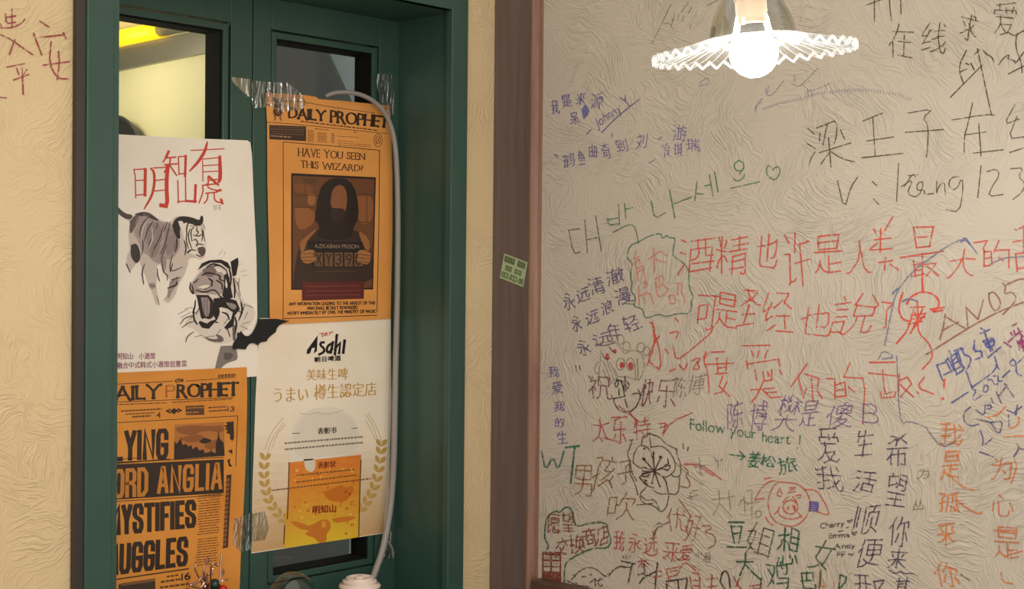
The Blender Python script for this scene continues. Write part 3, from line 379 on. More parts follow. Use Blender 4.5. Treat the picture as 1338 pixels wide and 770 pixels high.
 '想': [[13, 21, 10, 14], [19, 53, 19, 46], [18, 45, 19, 46], [18, 45, 10, 46], [33, 19, 31, 22], [50, 15, 46, 22], [21, 21, 21, 14, 22, 12, 39, 12, 41, 14, 40, 18], [33, 43, 49, 43], [19, 46, 27, 46], [27, 35, 22, 39, 19, 39], [49, 35, 33, 35], [18, 41, 16, 40, 14, 36, 9, 31], [19, 28, 18, 45], [33, 35, 33, 27, 48, 27, 49, 50, 33, 51, 33, 35]],
 '鸡': [[18, 31, 16, 32, 11, 40], [44, 20, 28, 20], [38, 53, 37, 49], [18, 26, 20, 25, 22, 21], [18, 26, 16, 25, 11, 17], [40, 40, 37, 43], [9, 47, 23, 47, 22, 37, 20, 32, 18, 31, 18, 26], [40, 35, 44, 34, 45, 35, 47, 40, 47, 48, 30, 49, 30, 29, 50, 28, 49, 15, 48, 11, 47, 10, 42, 10, 41, 11]],
 '又': [[16, 49, 17, 43, 22, 34, 30, 23], [10, 12, 11, 12, 22, 16, 30, 23], [50, 12, 40, 15, 34, 19, 31, 23], [30, 23, 31, 23], [31, 23, 32, 25, 35, 28, 40, 35, 44, 44, 45, 49, 12, 49]],
 '巴': [[30, 32, 30, 50], [46, 32, 13, 32], [49, 21, 50, 19, 49, 14, 47, 12, 44, 11, 20, 11, 15, 13, 14, 15, 14, 50, 46, 50, 46, 30]],
 '愿': [[16, 13, 19, 19], [45, 20, 46, 20, 50, 14], [10, 10, 9, 13, 12, 25, 13, 51, 49, 51], [36, 17, 32, 21], [27, 26, 28, 25, 33, 25, 33, 34], [42, 30, 47, 27], [25, 19, 25, 13, 27, 11, 41, 11, 43, 13, 42, 16], [46, 40, 21, 40], [18, 26, 24, 30, 26, 31], [32, 46, 22, 45, 21, 44, 21, 34, 33, 34, 46, 35, 46, 45, 32, 46]],
 '交': [[31, 46, 31, 50, 29, 53], [30, 20, 24, 27, 22, 31], [50, 12, 48, 11, 41, 14, 35, 16, 31, 20], [49, 32, 43, 38, 38, 41], [22, 41, 13, 33, 9, 32], [50, 46, 11, 46], [38, 31, 37, 28, 31, 20, 20, 14, 11, 11, 9, 11]],
 '换': [[8, 28, 9, 27, 15, 28], [52, 12, 50, 11, 43, 16, 38, 25], [36, 25, 34, 20, 30, 16, 22, 11, 21, 11], [37, 25, 38, 40], [16, 30, 20, 30], [32, 49, 33, 52, 35, 54], [47, 25, 47, 41, 27, 41], [51, 25, 38, 25, 38, 25, 35, 25, 23, 25], [27, 25, 27, 42, 30, 48, 44, 49, 44, 47, 42, 43, 41, 41], [20, 43, 10, 43], [15, 53, 15, 12, 14, 11, 11, 11]],
 '商': [[22, 16, 38, 16, 38, 25, 22, 25, 22, 16], [36, 33, 43, 28], [27, 34, 25, 33, 20, 29], [31, 48, 30, 53], [39, 44, 37, 37], [22, 37, 22, 48], [50, 48, 10, 48], [12, 11, 13, 37, 47, 37, 48, 12, 46, 10, 41, 10]],
 '店': [[47, 13, 22, 13], [32, 52, 33, 50, 33, 47], [49, 36, 33, 36], [47, 13, 47, 25, 46, 25, 22, 25, 22, 13], [50, 47, 14, 47, 12, 21, 9, 12], [33, 41, 33, 25]],
 '孤': [[37, 51, 37, 31, 33, 14, 43, 15], [16, 28, 9, 27], [22, 31, 16, 30], [45, 52, 47, 28, 49, 19, 51, 13, 51, 10], [45, 12, 44, 14, 43, 15, 43, 18, 41, 23], [10, 50, 22, 50, 21, 46, 16, 41, 16, 39, 16, 12, 15, 11, 11, 11], [50, 52, 49, 53, 38, 51, 29, 50, 28, 49, 27, 27, 23, 12]],
 '狼': [[16, 47, 17, 47, 21, 52], [16, 47, 12, 50], [48, 39, 28, 39], [49, 25, 43, 20], [18, 31, 16, 30, 10, 23], [38, 30, 38, 26, 40, 22, 41, 20, 43, 20], [16, 44, 10, 39], [50, 12, 48, 13, 44, 17, 43, 20], [37, 53, 38, 48], [9, 12, 11, 10, 16, 11, 19, 18, 19, 36, 17, 42, 16, 44, 16, 47], [38, 16, 36, 14, 28, 12, 28, 47, 48, 47, 48, 30, 28, 30]],
 '心': [[51, 20, 50, 26, 46, 36], [34, 44, 25, 51], [10, 19, 13, 35], [42, 22, 43, 20, 42, 16, 40, 12, 23, 12, 22, 14, 22, 38]],
 '为': [[11, 13, 15, 15, 22, 24, 26, 33, 27, 41], [11, 41, 27, 41], [27, 53, 27, 41], [38, 24, 38, 24, 33, 30], [27, 41, 27, 41], [19, 47, 16, 52], [34, 13, 37, 11, 42, 11, 46, 13, 48, 25, 48, 41, 27, 41]],
 '丛': [[20, 38, 22, 37, 23, 36, 28, 28], [49, 20, 43, 29, 41, 36, 38, 37], [50, 12, 10, 12], [39, 52, 38, 46, 39, 38, 37, 36, 36, 31, 33, 25, 28, 19], [21, 52, 20, 38, 19, 37, 16, 28, 11, 19]],
 '开': [[21, 31, 22, 32], [21, 31, 20, 23, 16, 15, 11, 11], [21, 31, 9, 32], [22, 32, 22, 50], [39, 11, 39, 50], [51, 32, 22, 32], [49, 50, 11, 50]],
 '因': [[42, 19, 32, 30, 29, 31], [30, 37, 30, 45, 32, 47], [49, 13, 11, 13], [11, 10, 11, 51, 49, 51, 49, 13], [29, 37, 29, 31, 26, 24, 20, 19, 17, 19], [17, 37, 43, 37]],
 '其': [[53, 11, 49, 11, 39, 16, 35, 16], [25, 16, 23, 16, 11, 11, 9, 11], [41, 39, 19, 39], [41, 30, 19, 30], [51, 21, 10, 21], [19, 53, 19, 21], [41, 21, 41, 53], [11, 47, 49, 47]],
 '电': [[47, 35, 13, 35], [50, 20, 51, 19, 51, 17, 50, 14, 49, 12, 33, 11, 31, 13, 30, 14, 30, 52], [13, 21, 13, 46, 47, 45, 46, 24, 13, 24]],
 '飞': [[38, 36, 38, 36], [51, 21, 52, 19, 51, 15, 49, 12, 45, 13, 42, 15, 38, 26, 37, 31, 37, 35, 38, 36], [49, 46, 38, 36], [38, 36, 38, 36], [11, 50, 36, 50, 37, 37, 38, 36], [50, 28, 38, 36]],
 '出': [[46, 48, 46, 35, 15, 35, 15, 48], [30, 52, 30, 14], [48, 27, 48, 11], [48, 13, 13, 13, 12, 27]],
 '入': [[30, 40, 29, 38, 27, 30, 21, 21, 16, 16, 11, 12], [22, 51, 29, 45, 30, 40, 33, 39, 38, 27, 44, 19, 50, 13, 51, 12]],
 '平': [[44, 43, 40, 35], [20, 35, 16, 43], [48, 50, 12, 50], [30, 50, 30, 11], [10, 28, 51, 28]],
 '安': [[25, 34, 27, 41], [11, 12, 15, 11, 21, 13, 28, 16, 30, 19], [30, 47, 29, 52], [30, 19, 29, 20, 19, 25, 22, 33], [40, 33, 39, 30, 36, 23, 34, 22, 33, 19], [49, 41, 49, 47, 31, 47, 11, 47, 11, 41], [30, 19, 33, 19, 47, 12, 49, 12], [50, 33, 11, 33]],
 '女': [[24, 41, 27, 53], [33, 21, 38, 30, 41, 41], [11, 12, 17, 13, 24, 15, 29, 18, 30, 21], [48, 12, 34, 19, 33, 21, 30, 21, 29, 22, 18, 27, 18, 30, 22, 36, 22, 41], [10, 41, 50, 41]],
 '朝': [[49, 39, 35, 39], [27, 33, 11, 33], [49, 27, 35, 27], [19, 53, 19, 41], [10, 47, 28, 47], [19, 11, 19, 26], [19, 26, 11, 27, 11, 40, 19, 41, 27, 40, 27, 26, 19, 26], [9, 19, 28, 19, 30, 18, 32, 17], [29, 11, 33, 17, 35, 26, 35, 51, 49, 51, 49, 12, 49, 11, 46, 10, 44, 11]],
 '日': [[45, 14, 16, 14], [16, 32, 45, 32], [45, 11, 44, 49, 16, 49, 16, 11]],
 '啤': [[36, 31, 35, 29, 33, 27, 28, 25, 28, 20], [40, 54, 38, 53, 37, 48], [27, 40, 49, 40], [42, 31, 42, 11], [38, 47, 27, 47, 27, 32, 36, 31, 49, 32, 49, 47, 38, 47], [38, 32, 38, 47], [51, 20, 25, 20], [11, 20, 11, 48, 21, 47, 21, 25, 11, 24]],
 '美': [[9, 12, 10, 11, 13, 11, 22, 14, 27, 19, 28, 24], [53, 12, 51, 11, 47, 11, 40, 14, 34, 19, 33, 24], [41, 53, 39, 50, 38, 47], [19, 53, 21, 51, 22, 46], [51, 31, 10, 31], [46, 39, 14, 39], [30, 46, 29, 24], [11, 24, 50, 24], [49, 46, 12, 46]],
 '味': [[51, 32, 40, 32, 38, 31], [38, 29, 42, 26, 48, 17], [26, 32, 37, 32, 38, 31], [21, 14, 24, 14, 30, 20, 34, 27, 38, 29], [49, 45, 28, 45], [11, 23, 20, 23, 20, 48, 11, 48, 11, 19], [38, 52, 38, 11]],
 'う': [[21, 50, 27, 49, 39, 48], [16, 36, 27, 38, 36, 38, 41, 36, 43, 32, 42, 23, 38, 18, 27, 13, 23, 13, 21, 14]],
 'ま': [[46, 16, 37, 21, 33, 22], [45, 45, 34, 44, 16, 45], [47, 36, 45, 35, 37, 34, 16, 34], [32, 51, 32, 24, 33, 22, 32, 15, 30, 13, 28, 12, 22, 12, 19, 13, 16, 15, 16, 17, 16, 20, 20, 23, 23, 24, 32, 23]],
 'い': [[14, 45, 14, 29, 18, 18, 21, 15, 26, 15, 30, 22, 30, 23, 29, 26], [42, 44, 46, 36, 49, 23]],
 '樽': [[29, 54, 31, 53, 33, 48], [50, 36, 42, 36, 41, 37, 41, 42], [27, 32, 50, 32], [15, 33, 13, 32, 9, 22, 9, 19], [44, 48, 45, 53, 48, 54], [22, 27, 22, 28, 19, 33, 16, 34], [32, 14, 28, 17], [42, 42, 42, 48], [16, 42, 16, 53], [51, 21, 24, 21], [44, 26, 44, 12, 43, 10, 38, 10, 36, 11], [16, 10, 16, 42], [25, 48, 51, 48], [34, 48, 34, 38, 33, 36, 31, 35], [22, 42, 10, 42], [34, 42, 27, 41, 27, 27, 49, 26, 50, 41, 49, 42, 34, 42]],
 '認': [[39, 51, 38, 44, 36, 38, 32, 33, 29, 32], [15, 52, 16, 49], [22, 31, 11, 31], [48, 25, 52, 16], [29, 24, 26, 15], [11, 38, 22, 38], [9, 45, 23, 45], [41, 22, 41, 23, 38, 28], [31, 47, 29, 41], [46, 18, 46, 13, 45, 11, 34, 11, 33, 12, 33, 25], [42, 34, 47, 34, 49, 36, 50, 44, 50, 51, 30, 51], [11, 13, 22, 13, 22, 25, 11, 25, 11, 11]],
 '定': [[30, 25, 45, 25], [28, 53, 29, 53, 31, 48], [43, 37, 18, 37], [30, 37, 30, 13], [53, 13, 50, 11, 32, 12, 30, 13, 24, 14, 20, 20, 17, 22], [18, 30, 17, 22, 16, 21, 12, 13], [11, 40, 11, 47, 31, 48, 49, 47, 49, 40]],
 '表': [[33, 15, 20, 12], [20, 25, 20, 12], [39, 21, 49, 28], [10, 21, 11, 21, 16, 24, 20, 25, 22, 27, 26, 30, 27, 33], [12, 49, 49, 49], [30, 34, 30, 53], [15, 41, 46, 41], [53, 14, 50, 13, 43, 16, 40, 19, 39, 21, 38, 22, 36, 24, 32, 30, 32, 33], [50, 34, 10, 34]],
 '彰': [[37, 30, 39, 29, 47, 36, 50, 39, 52, 39], [53, 25, 51, 25, 48, 20, 41, 14, 37, 12, 35, 12], [50, 52, 41, 45, 38, 43], [16, 49, 16, 41], [31, 30, 12, 30], [27, 49, 28, 46, 27, 41], [20, 53, 21, 53, 22, 50], [22, 24, 13, 24, 12, 25, 12, 35, 13, 36, 31, 36, 31, 25, 22, 24], [10, 18, 33, 18], [33, 41, 9, 41], [22, 10, 22, 24], [11, 49, 33, 49]],
 '书': [[50, 47, 44, 51], [38, 16, 39, 15, 47, 15, 48, 16, 50, 22, 50, 30], [44, 31, 43, 44, 13, 44], [50, 30, 10, 30], [28, 11, 28, 52]],
 '状': [[37, 32, 39, 30, 44, 19, 46, 16, 51, 12], [10, 46, 14, 40], [10, 23, 16, 28, 19, 29], [36, 38, 36, 53], [49, 45, 46, 50], [37, 38, 37, 32, 35, 31, 33, 24, 28, 14], [19, 53, 19, 11], [25, 38, 51, 38]],
 '明': [[50, 26, 32, 26], [50, 39, 32, 39], [11, 37, 23, 37], [27, 14, 28, 16, 32, 25, 32, 51, 49, 51, 49, 12, 49, 11, 46, 10, 43, 11], [11, 19, 11, 50, 24, 50, 24, 24, 11, 24]],
 '知': [[19, 25, 22, 24, 28, 17, 28, 15], [34, 16, 49, 16], [10, 40, 12, 46, 13, 47, 14, 53], [29, 33, 9, 33], [19, 46, 19, 25, 16, 18, 11, 12, 10, 12], [49, 13, 49, 48, 35, 49, 34, 12], [27, 46, 13, 47]],
 '有': [[20, 20, 44, 20], [28, 54, 26, 52, 25, 47], [20, 29, 44, 29], [19, 35, 16, 34, 15, 32, 10, 28], [35, 12, 38, 10, 41, 10, 44, 11, 44, 12, 44, 37, 20, 37], [10, 47, 50, 47], [23, 47, 19, 36, 20, 11]],
 '虎': [[29, 49, 47, 49], [50, 16, 50, 14, 49, 11, 39, 11, 38, 13, 37, 24, 25, 24, 24, 15, 20, 12, 18, 11, 16, 11], [49, 42, 49, 38], [29, 36, 19, 35], [43, 37, 29, 36], [52, 44, 49, 42, 14, 43, 13, 21, 10, 11], [29, 53, 30, 31, 32, 30, 48, 30, 49, 30, 49, 32]],
 '馆': [[16, 15, 19, 16, 22, 18], [16, 15, 13, 12], [16, 15, 16, 35], [30, 40, 46, 40, 46, 30, 30, 30], [30, 23, 48, 23, 49, 13], [39, 53, 40, 51, 39, 47], [30, 13, 49, 13], [21, 38, 22, 45, 13, 45], [30, 40, 27, 43, 28, 47, 50, 47, 50, 43], [30, 13, 30, 40], [14, 53, 13, 45, 9, 36]],
 '小': [[30, 52, 30, 12, 29, 11, 27, 10, 22, 11], [44, 40, 49, 30, 51, 22], [16, 40, 15, 32, 10, 22]],
 '·': [[11, 30, 12, 30]],
 '中': [[49, 27, 11, 27], [30, 11, 30, 52], [49, 25, 48, 44, 11, 44, 11, 24]],
 '式': [[47, 50, 44, 52, 41, 52], [20, 32, 21, 15], [51, 19, 52, 16, 49, 11, 46, 11, 42, 14, 38, 28, 36, 36, 36, 43], [36, 43, 35, 52], [30, 32, 11, 32], [32, 17, 11, 13], [51, 43, 10, 43]],
 '韩': [[24, 34, 11, 34], [50, 46, 31, 46], [25, 48, 9, 48], [17, 53, 17, 41], [26, 19, 9, 19], [17, 27, 17, 10], [49, 37, 32, 37], [44, 15, 48, 14, 50, 16, 51, 22, 51, 28, 30, 28], [39, 11, 39, 53], [17, 27, 24, 27, 24, 40, 11, 41, 11, 27, 17, 27]],
 '意': [[39, 16, 40, 14, 38, 11, 23, 11, 22, 12, 22, 18], [42, 47, 39, 47], [21, 46, 19, 47], [10, 12, 12, 13, 15, 18], [44, 19, 46, 18, 49, 13], [32, 19, 28, 21, 28, 24], [30, 53, 31, 50], [16, 30, 44, 30], [11, 41, 50, 41], [22, 41, 22, 44, 21, 46, 22, 50], [39, 50, 39, 46, 38, 41], [47, 50, 12, 50], [44, 30, 44, 36, 16, 36, 16, 24, 44, 24, 44, 30]],
 '创': [[22, 22, 26, 22, 27, 23, 28, 29, 28, 35, 14, 35], [39, 47, 39, 23], [39, 12, 42, 10, 44, 10, 48, 11, 49, 12, 49, 52], [11, 38, 14, 35], [14, 35, 14, 15, 14, 13, 16, 11, 30, 11, 32, 15, 31, 19], [32, 39, 26, 47, 23, 49, 22, 50], [24, 54, 22, 52, 22, 50, 20, 49, 16, 43, 11, 38]],
 '菜': [[11, 40, 31, 41, 43, 43, 47, 42], [29, 36, 30, 32], [17, 31, 15, 35], [46, 36, 43, 30], [27, 24, 25, 20, 17, 15, 11, 12, 9, 12], [33, 24, 37, 19, 43, 15, 49, 12, 52, 13], [30, 27, 30, 11], [22, 53, 22, 46], [50, 50, 10, 50], [38, 53, 38, 47], [10, 24, 51, 24]],
 '晚': [[22, 11, 28, 14, 32, 17, 36, 23, 37, 28], [33, 49, 43, 48, 40, 41], [38, 28, 38, 41], [21, 35, 11, 35], [51, 18, 52, 15, 50, 11, 42, 11, 41, 14, 41, 28], [36, 54, 33, 53, 33, 49, 31, 48, 28, 44, 27, 29, 37, 28, 49, 28, 49, 41, 21, 40], [11, 20, 21, 20, 21, 49, 11, 49, 11, 16]],
 '喜': [[21, 31, 22, 25], [39, 31, 38, 25], [16, 18, 16, 19, 44, 19, 44, 11, 16, 11, 16, 18], [47, 43, 14, 43], [11, 50, 50, 50], [39, 31, 17, 31, 16, 32, 16, 38, 44, 38, 44, 32, 39, 31], [9, 25, 51, 25], [30, 53, 30, 44]],
 '悦': [[16, 11, 16, 52], [9, 33, 11, 44], [23, 11, 26, 12, 30, 16, 33, 23, 33, 30], [23, 39, 21, 45], [42, 30, 42, 12, 45, 11, 50, 11, 52, 14, 51, 16], [46, 52, 43, 47, 43, 43], [30, 53, 33, 48, 33, 43], [43, 43, 49, 42, 48, 30, 27, 30, 27, 43, 43, 43]],
 '牛': [[11, 36, 15, 43, 16, 44], [16, 44, 18, 51], [48, 44, 16, 44], [31, 52, 31, 11], [51, 28, 10, 28]],
 '酸': [[52, 12, 50, 11, 44, 14, 42, 17], [10, 28, 12, 28, 14, 31, 15, 42], [26, 22, 10, 22], [36, 38, 34, 35], [41, 17, 42, 17], [41, 17, 35, 25], [41, 17, 35, 12, 29, 11], [40, 53, 38, 52, 35, 47, 34, 44], [26, 14, 10, 14], [47, 37, 49, 35], [15, 52, 15, 42], [42, 17, 47, 23, 48, 27], [48, 45, 34, 44], [20, 52, 20, 30, 26, 29], [37, 28, 49, 27, 50, 28], [31, 22, 33, 24, 35, 25, 35, 27, 37, 28, 38, 32], [50, 42, 49, 44, 48, 45, 47, 48, 45, 51], [26, 52, 9, 52], [26, 11, 26, 41, 10, 42, 10, 10]],
 '奶': [[21, 18, 21, 19, 18, 20], [32, 49, 31, 28, 28, 19, 26, 14, 24, 12, 24, 8], [14, 43, 15, 52, 17, 55], [18, 23, 16, 24, 11, 28, 13, 43], [38, 12, 38, 11, 47, 11, 49, 18, 50, 35, 42, 35, 44, 49, 27, 49], [11, 12, 15, 16, 18, 20, 18, 23, 19, 25, 22, 32, 22, 42, 10, 43]],
 '杏': [[44, 12, 43, 25, 16, 25, 16, 12], [44, 12, 16, 12], [50, 31, 47, 32, 40, 37, 37, 40, 34, 45], [26, 45, 25, 41, 20, 36, 14, 32, 10, 30], [30, 52, 30, 30], [50, 46, 10, 46]],
 '和': [[19, 33, 19, 38], [19, 38, 19, 38], [19, 38, 9, 38], [33, 17, 49, 17], [19, 50, 19, 38], [19, 38, 28, 38], [19, 33, 22, 32, 27, 25], [19, 33, 19, 11], [19, 33, 16, 32, 14, 26, 9, 19, 9, 18], [49, 13, 48, 48, 33, 48, 33, 13], [9, 50, 11, 49, 17, 50, 19, 50, 20, 51, 27, 52]],
 '化': [[10, 33, 13, 39, 17, 40], [33, 31, 37, 32, 40, 34, 49, 45], [33, 27, 30, 27, 25, 24, 24, 24], [22, 52, 18, 46, 17, 42, 17, 11], [51, 21, 51, 15, 49, 12, 37, 11, 33, 13, 33, 27, 33, 52]],
 '叶': [[38, 11, 38, 52], [11, 23, 22, 23, 22, 47, 11, 48, 11, 19], [22, 36, 51, 36]],
 '哈': [[29, 13, 46, 13], [25, 36, 29, 39], [29, 39, 32, 36, 44, 36, 47, 40], [46, 13, 46, 27, 29, 27, 29, 10], [54, 37, 49, 37, 43, 45, 40, 49, 38, 50], [40, 54, 38, 52, 38, 50, 36, 50, 33, 44, 30, 41, 29, 39], [11, 24, 20, 24, 20, 48, 11, 48, 11, 19]],
 '撸': [[41, 45, 42, 50, 31, 51], [15, 30, 19, 30], [27, 17, 48, 17], [24, 29, 51, 29], [9, 27, 10, 27, 14, 28], [27, 11, 27, 23, 48, 23, 48, 11, 27, 11], [49, 39, 26, 39], [38, 45, 38, 34], [26, 44, 20, 44, 19, 43, 10, 43], [15, 53, 15, 13, 14, 11, 12, 11, 8, 12], [33, 54, 31, 51, 29, 50, 27, 45, 26, 45, 26, 34, 27, 33, 49, 34, 49, 45, 27, 45]],
 '串': [[30, 47, 45, 47, 46, 47, 46, 37, 15, 37, 15, 47, 30, 47], [49, 19, 48, 29, 12, 29, 12, 19], [49, 19, 12, 19], [30, 11, 30, 52]],
 '叫': [[33, 48, 33, 22], [33, 22, 48, 24], [48, 52, 48, 11], [11, 23, 24, 23, 24, 48, 11, 48, 11, 19]],
 '喝': [[43, 10, 47, 10, 49, 12, 50, 19, 51, 30, 29, 31], [45, 16, 28, 16, 27, 23, 25, 26], [25, 26, 27, 30, 29, 31], [28, 44, 48, 44], [38, 24, 43, 21], [33, 20, 38, 24, 39, 27], [11, 24, 20, 24, 20, 48, 11, 48, 11, 19], [29, 31, 29, 37, 28, 38, 28, 52, 48, 51, 48, 37, 29, 37]],
 '干': [[51, 32, 10, 32], [30, 49, 30, 11], [49, 49, 12, 49]],
 '融': [[29, 51, 9, 51], [14, 29, 17, 25, 16, 21], [25, 29, 24, 28, 22, 21], [19, 21, 19, 12], [10, 10, 10, 32, 29, 31, 29, 13, 29, 11, 26, 11], [16, 45, 27, 45, 27, 38, 12, 37, 12, 45, 16, 45], [33, 12, 35, 12, 50, 14], [49, 21, 52, 11], [24, 21, 16, 21], [42, 43, 50, 43, 49, 27, 35, 27, 34, 28, 34, 43, 42, 43], [42, 52, 42, 14]],
 '合': [[44, 13, 16, 13], [44, 40, 41, 36, 20, 36, 18, 39], [16, 11, 17, 27, 44, 27, 44, 11], [31, 50, 42, 41, 50, 36, 52, 37], [33, 53, 32, 53, 31, 50, 29, 49, 23, 43, 18, 41, 18, 39, 11, 36]],
 '米': [[10, 14, 15, 17, 22, 24, 28, 32], [20, 41, 19, 41, 15, 49], [33, 32, 38, 25, 46, 17, 50, 14, 51, 14], [49, 51, 47, 50, 41, 40], [30, 52, 30, 11], [50, 34, 34, 34, 33, 32, 28, 32, 27, 34, 10, 34]],
 '组': [[13, 25, 14, 29, 18, 33, 18, 36], [47, 38, 31, 38], [9, 14, 23, 17], [31, 25, 47, 25], [24, 27, 10, 25], [23, 42, 21, 38, 19, 36, 11, 36, 11, 40, 13, 42, 18, 52], [26, 11, 51, 11], [47, 11, 46, 51, 31, 50, 31, 11]],
 '山': [[30, 52, 30, 14], [48, 14, 12, 14, 12, 42], [48, 11, 48, 42]],
 'A': [[8, 14, 12, 25, 14, 25], [14, 25, 29, 25], [14, 25, 15, 30, 19, 40, 22, 42], [22, 42, 22, 45], [37, 13, 35, 15, 31, 25, 29, 26, 28, 30, 23, 41, 22, 42]],
 'B': [[11, 30, 23, 30, 23, 29, 27, 28, 29, 26, 29, 19, 28, 18, 25, 15, 18, 14, 11, 15, 11, 45, 21, 45, 26, 42, 27, 40, 27, 36, 23, 30]],
 'C': [[37, 41, 36, 43, 29, 45, 21, 44, 15, 41, 11, 37, 10, 32, 11, 24, 13, 20, 17, 17, 24, 14, 32, 15, 36, 17]],
 'D': [[11, 35, 11, 45, 24, 45, 30, 43, 35, 39, 37, 35, 38, 26, 36, 23, 32, 18, 28, 16, 20, 14, 12, 14, 11, 35]],
 'E': [[25, 30, 11, 30], [26, 45, 11, 45, 11, 15, 26, 14]],
 'F': [[11, 30, 25, 30], [25, 45, 11, 45, 11, 15]],
 'G': [[38, 40, 37, 43, 29, 45, 24, 45, 17, 43, 12, 37, 10, 32, 11, 24, 14, 19, 18, 16, 24, 14, 29, 14, 36, 16, 37, 18, 37, 26, 36, 27, 29, 27]],
 'H': [[35, 30, 11, 30], [35, 15, 35, 45], [11, 44, 11, 15]],
 'I': [[11, 44, 11, 15]],
 'J': [[5, 3, 8, 4, 11, 8, 11, 44]],
 'K': [[11, 30, 17, 30], [38, 13, 33, 14, 18, 29, 17, 30], [34, 47, 30, 46, 18, 33, 17, 30], [11, 44, 11, 15]],
 'L': [[27, 14, 11, 15, 11, 45]],
 'M': [[11, 15, 11, 41, 12, 42], [38, 42, 34, 41, 28, 33, 25, 31], [12, 42, 16, 41, 22, 33, 25, 31], [25, 28, 25, 31], [38, 15, 38, 45]],
 'N': [[12, 41, 16, 40, 18, 38, 34, 19, 38, 18], [11, 15, 11, 41, 12, 41, 11, 44], [38, 15, 38, 17, 38, 45]],
 'O': [[35, 42, 39, 39, 41, 34, 41, 26, 39, 21, 35, 17, 31, 15, 25, 14, 18, 16, 13, 20, 11, 25, 10, 33, 11, 37, 17, 43, 22, 45, 27, 45, 35, 42]],
 'P': [[11, 30, 23, 30, 26, 32, 27, 36, 27, 41, 25, 43, 21, 45, 11, 45, 11, 15]],
 'Q': [[27, 14, 21, 15, 16, 18, 12, 22, 10, 27, 10, 33, 13, 39, 16, 42, 24, 45, 32, 44, 37, 41, 40, 36, 42, 30, 41, 25, 38, 19, 35, 17, 27, 14], [27, 14, 29, 10, 35, 8, 38, 8, 42, 10]],
 'R': [[21, 30, 11, 30], [21, 30, 22, 27, 25, 25, 31, 15, 34, 13], [11, 15, 11, 45, 22, 44, 24, 43, 25, 41, 26, 38, 25, 33, 21, 30]],
 'S': [[24, 41, 23, 44, 19, 45, 12, 44, 10, 41, 10, 36, 14, 32, 18, 30, 23, 25, 24, 23, 23, 18, 19, 14, 13, 14, 9, 17, 7, 20]],
 'T': [[20, 45, 20, 15], [32, 45, 8, 45]],
 'U': [[11, 44, 11, 22, 12, 19, 15, 17, 20, 14, 28, 15, 31, 17, 34, 20, 35, 27, 35, 44]],
 'V': [[6, 46, 8, 46, 18, 22, 20, 21], [32, 45, 22, 22, 20, 21], [20, 15, 20, 21]],
 'W': [[31, 42, 33, 41, 41, 22, 43, 21], [31, 42, 29, 41, 22, 22, 19, 21], [6, 46, 8, 45, 17, 23, 19, 21], [19, 14, 19, 21], [43, 13, 43, 21], [43, 21, 45, 22, 54, 45]],
 'X': [[7, 47, 11, 46, 21, 33, 23, 31], [23, 30, 27, 26, 36, 14, 39, 13], [23, 30, 23, 31], [23, 30, 19, 26, 10, 14, 7, 13], [39, 47, 35, 46, 26, 34, 23, 31]],
 'Y': [[20, 33, 23, 35, 31, 46, 35, 47], [20, 33, 18, 34, 10, 45, 7, 47], [20, 33, 20, 15]],
 'Z': [[30, 45, 29, 41, 13, 19, 12, 15], [10, 45, 31, 45, 36, 47], [7, 13, 12, 15, 34, 14]],
 'a': [[26, 16, 25, 14, 23, 14, 21, 14, 20, 15], [20, 25, 16, 25, 11, 22, 9, 19, 9, 17, 11, 14, 20, 15], [7, 29, 9, 32, 11, 33, 16, 33, 19, 31, 20, 29, 20, 15]],
 'b': [[10, 45, 11, 15, 12, 14, 19, 14, 22, 15, 25, 18, 26, 22, 26, 26, 23, 32, 21, 33, 16, 33, 10, 32]],
 'c': [[24, 30, 24, 32, 22, 33, 16, 33, 13, 32, 10, 27, 10, 20, 12, 16, 16, 14, 22, 14, 24, 15, 25, 17]],
 'd': [[25, 45, 25, 14, 17, 14, 14, 15, 11, 18, 10, 21, 10, 28, 13, 32, 16, 33, 25, 33]],
 'e': [[10, 25, 24, 25, 25, 25, 25, 29, 23, 31, 21, 33, 15, 33, 11, 30, 10, 28, 10, 21, 12, 17, 16, 14, 23, 15, 26, 16, 27, 19]],
 'f': [[15, 33, 7, 33], [17, 45, 13, 44, 11, 41, 11, 15]],
 'g': [[20, 33, 22, 29, 22, 25, 19, 22, 13, 21], [12, 14, 18, 13, 22, 12, 24, 8, 22, 4, 19, 3, 12, 3, 8, 5, 7, 7, 8, 10, 12, 14], [12, 14, 11, 18, 13, 21], [24, 33, 13, 33, 10, 31, 9, 26, 10, 24, 13, 21]],
 'h': [[25, 15, 25, 28, 24, 31, 21, 34, 18, 34, 10, 31], [10, 15, 10, 45]],
 'i': [[11, 42, 11, 42], [11, 14, 11, 33]],
 'j': [[8, 4, 10, 7, 10, 33], [11, 42, 11, 42]],
 'k': [[10, 15, 10, 45], [27, 35, 25, 34, 21, 30, 18, 27, 17, 24, 26, 14, 30, 13]],
 'l': [[11, 14, 11, 45]],
 'm': [[24, 15, 24, 30], [24, 30, 32, 34, 35, 33, 38, 31, 38, 29, 38, 15], [24, 30, 20, 34, 10, 31], [10, 31, 10, 15]],
 'n': [[25, 15, 25, 28, 24, 31, 21, 34, 18, 34, 10, 31], [10, 15, 10, 31]],
 'o': [[20, 33, 22, 33, 27, 30, 28, 26, 28, 22, 26, 17, 23, 15, 17, 14, 11, 17, 10, 20, 9, 25, 10, 27, 12, 31, 16, 33, 20, 33]],
 'p': [[10, 3, 10, 33, 16, 33, 22, 32, 25, 30, 26, 27, 25, 19, 22, 16, 18, 14, 10, 15]],
 'q': [[25, 3, 25, 33, 15, 33, 12, 31, 10, 27, 9, 25, 11, 18, 14, 15, 17, 14, 25, 14]],
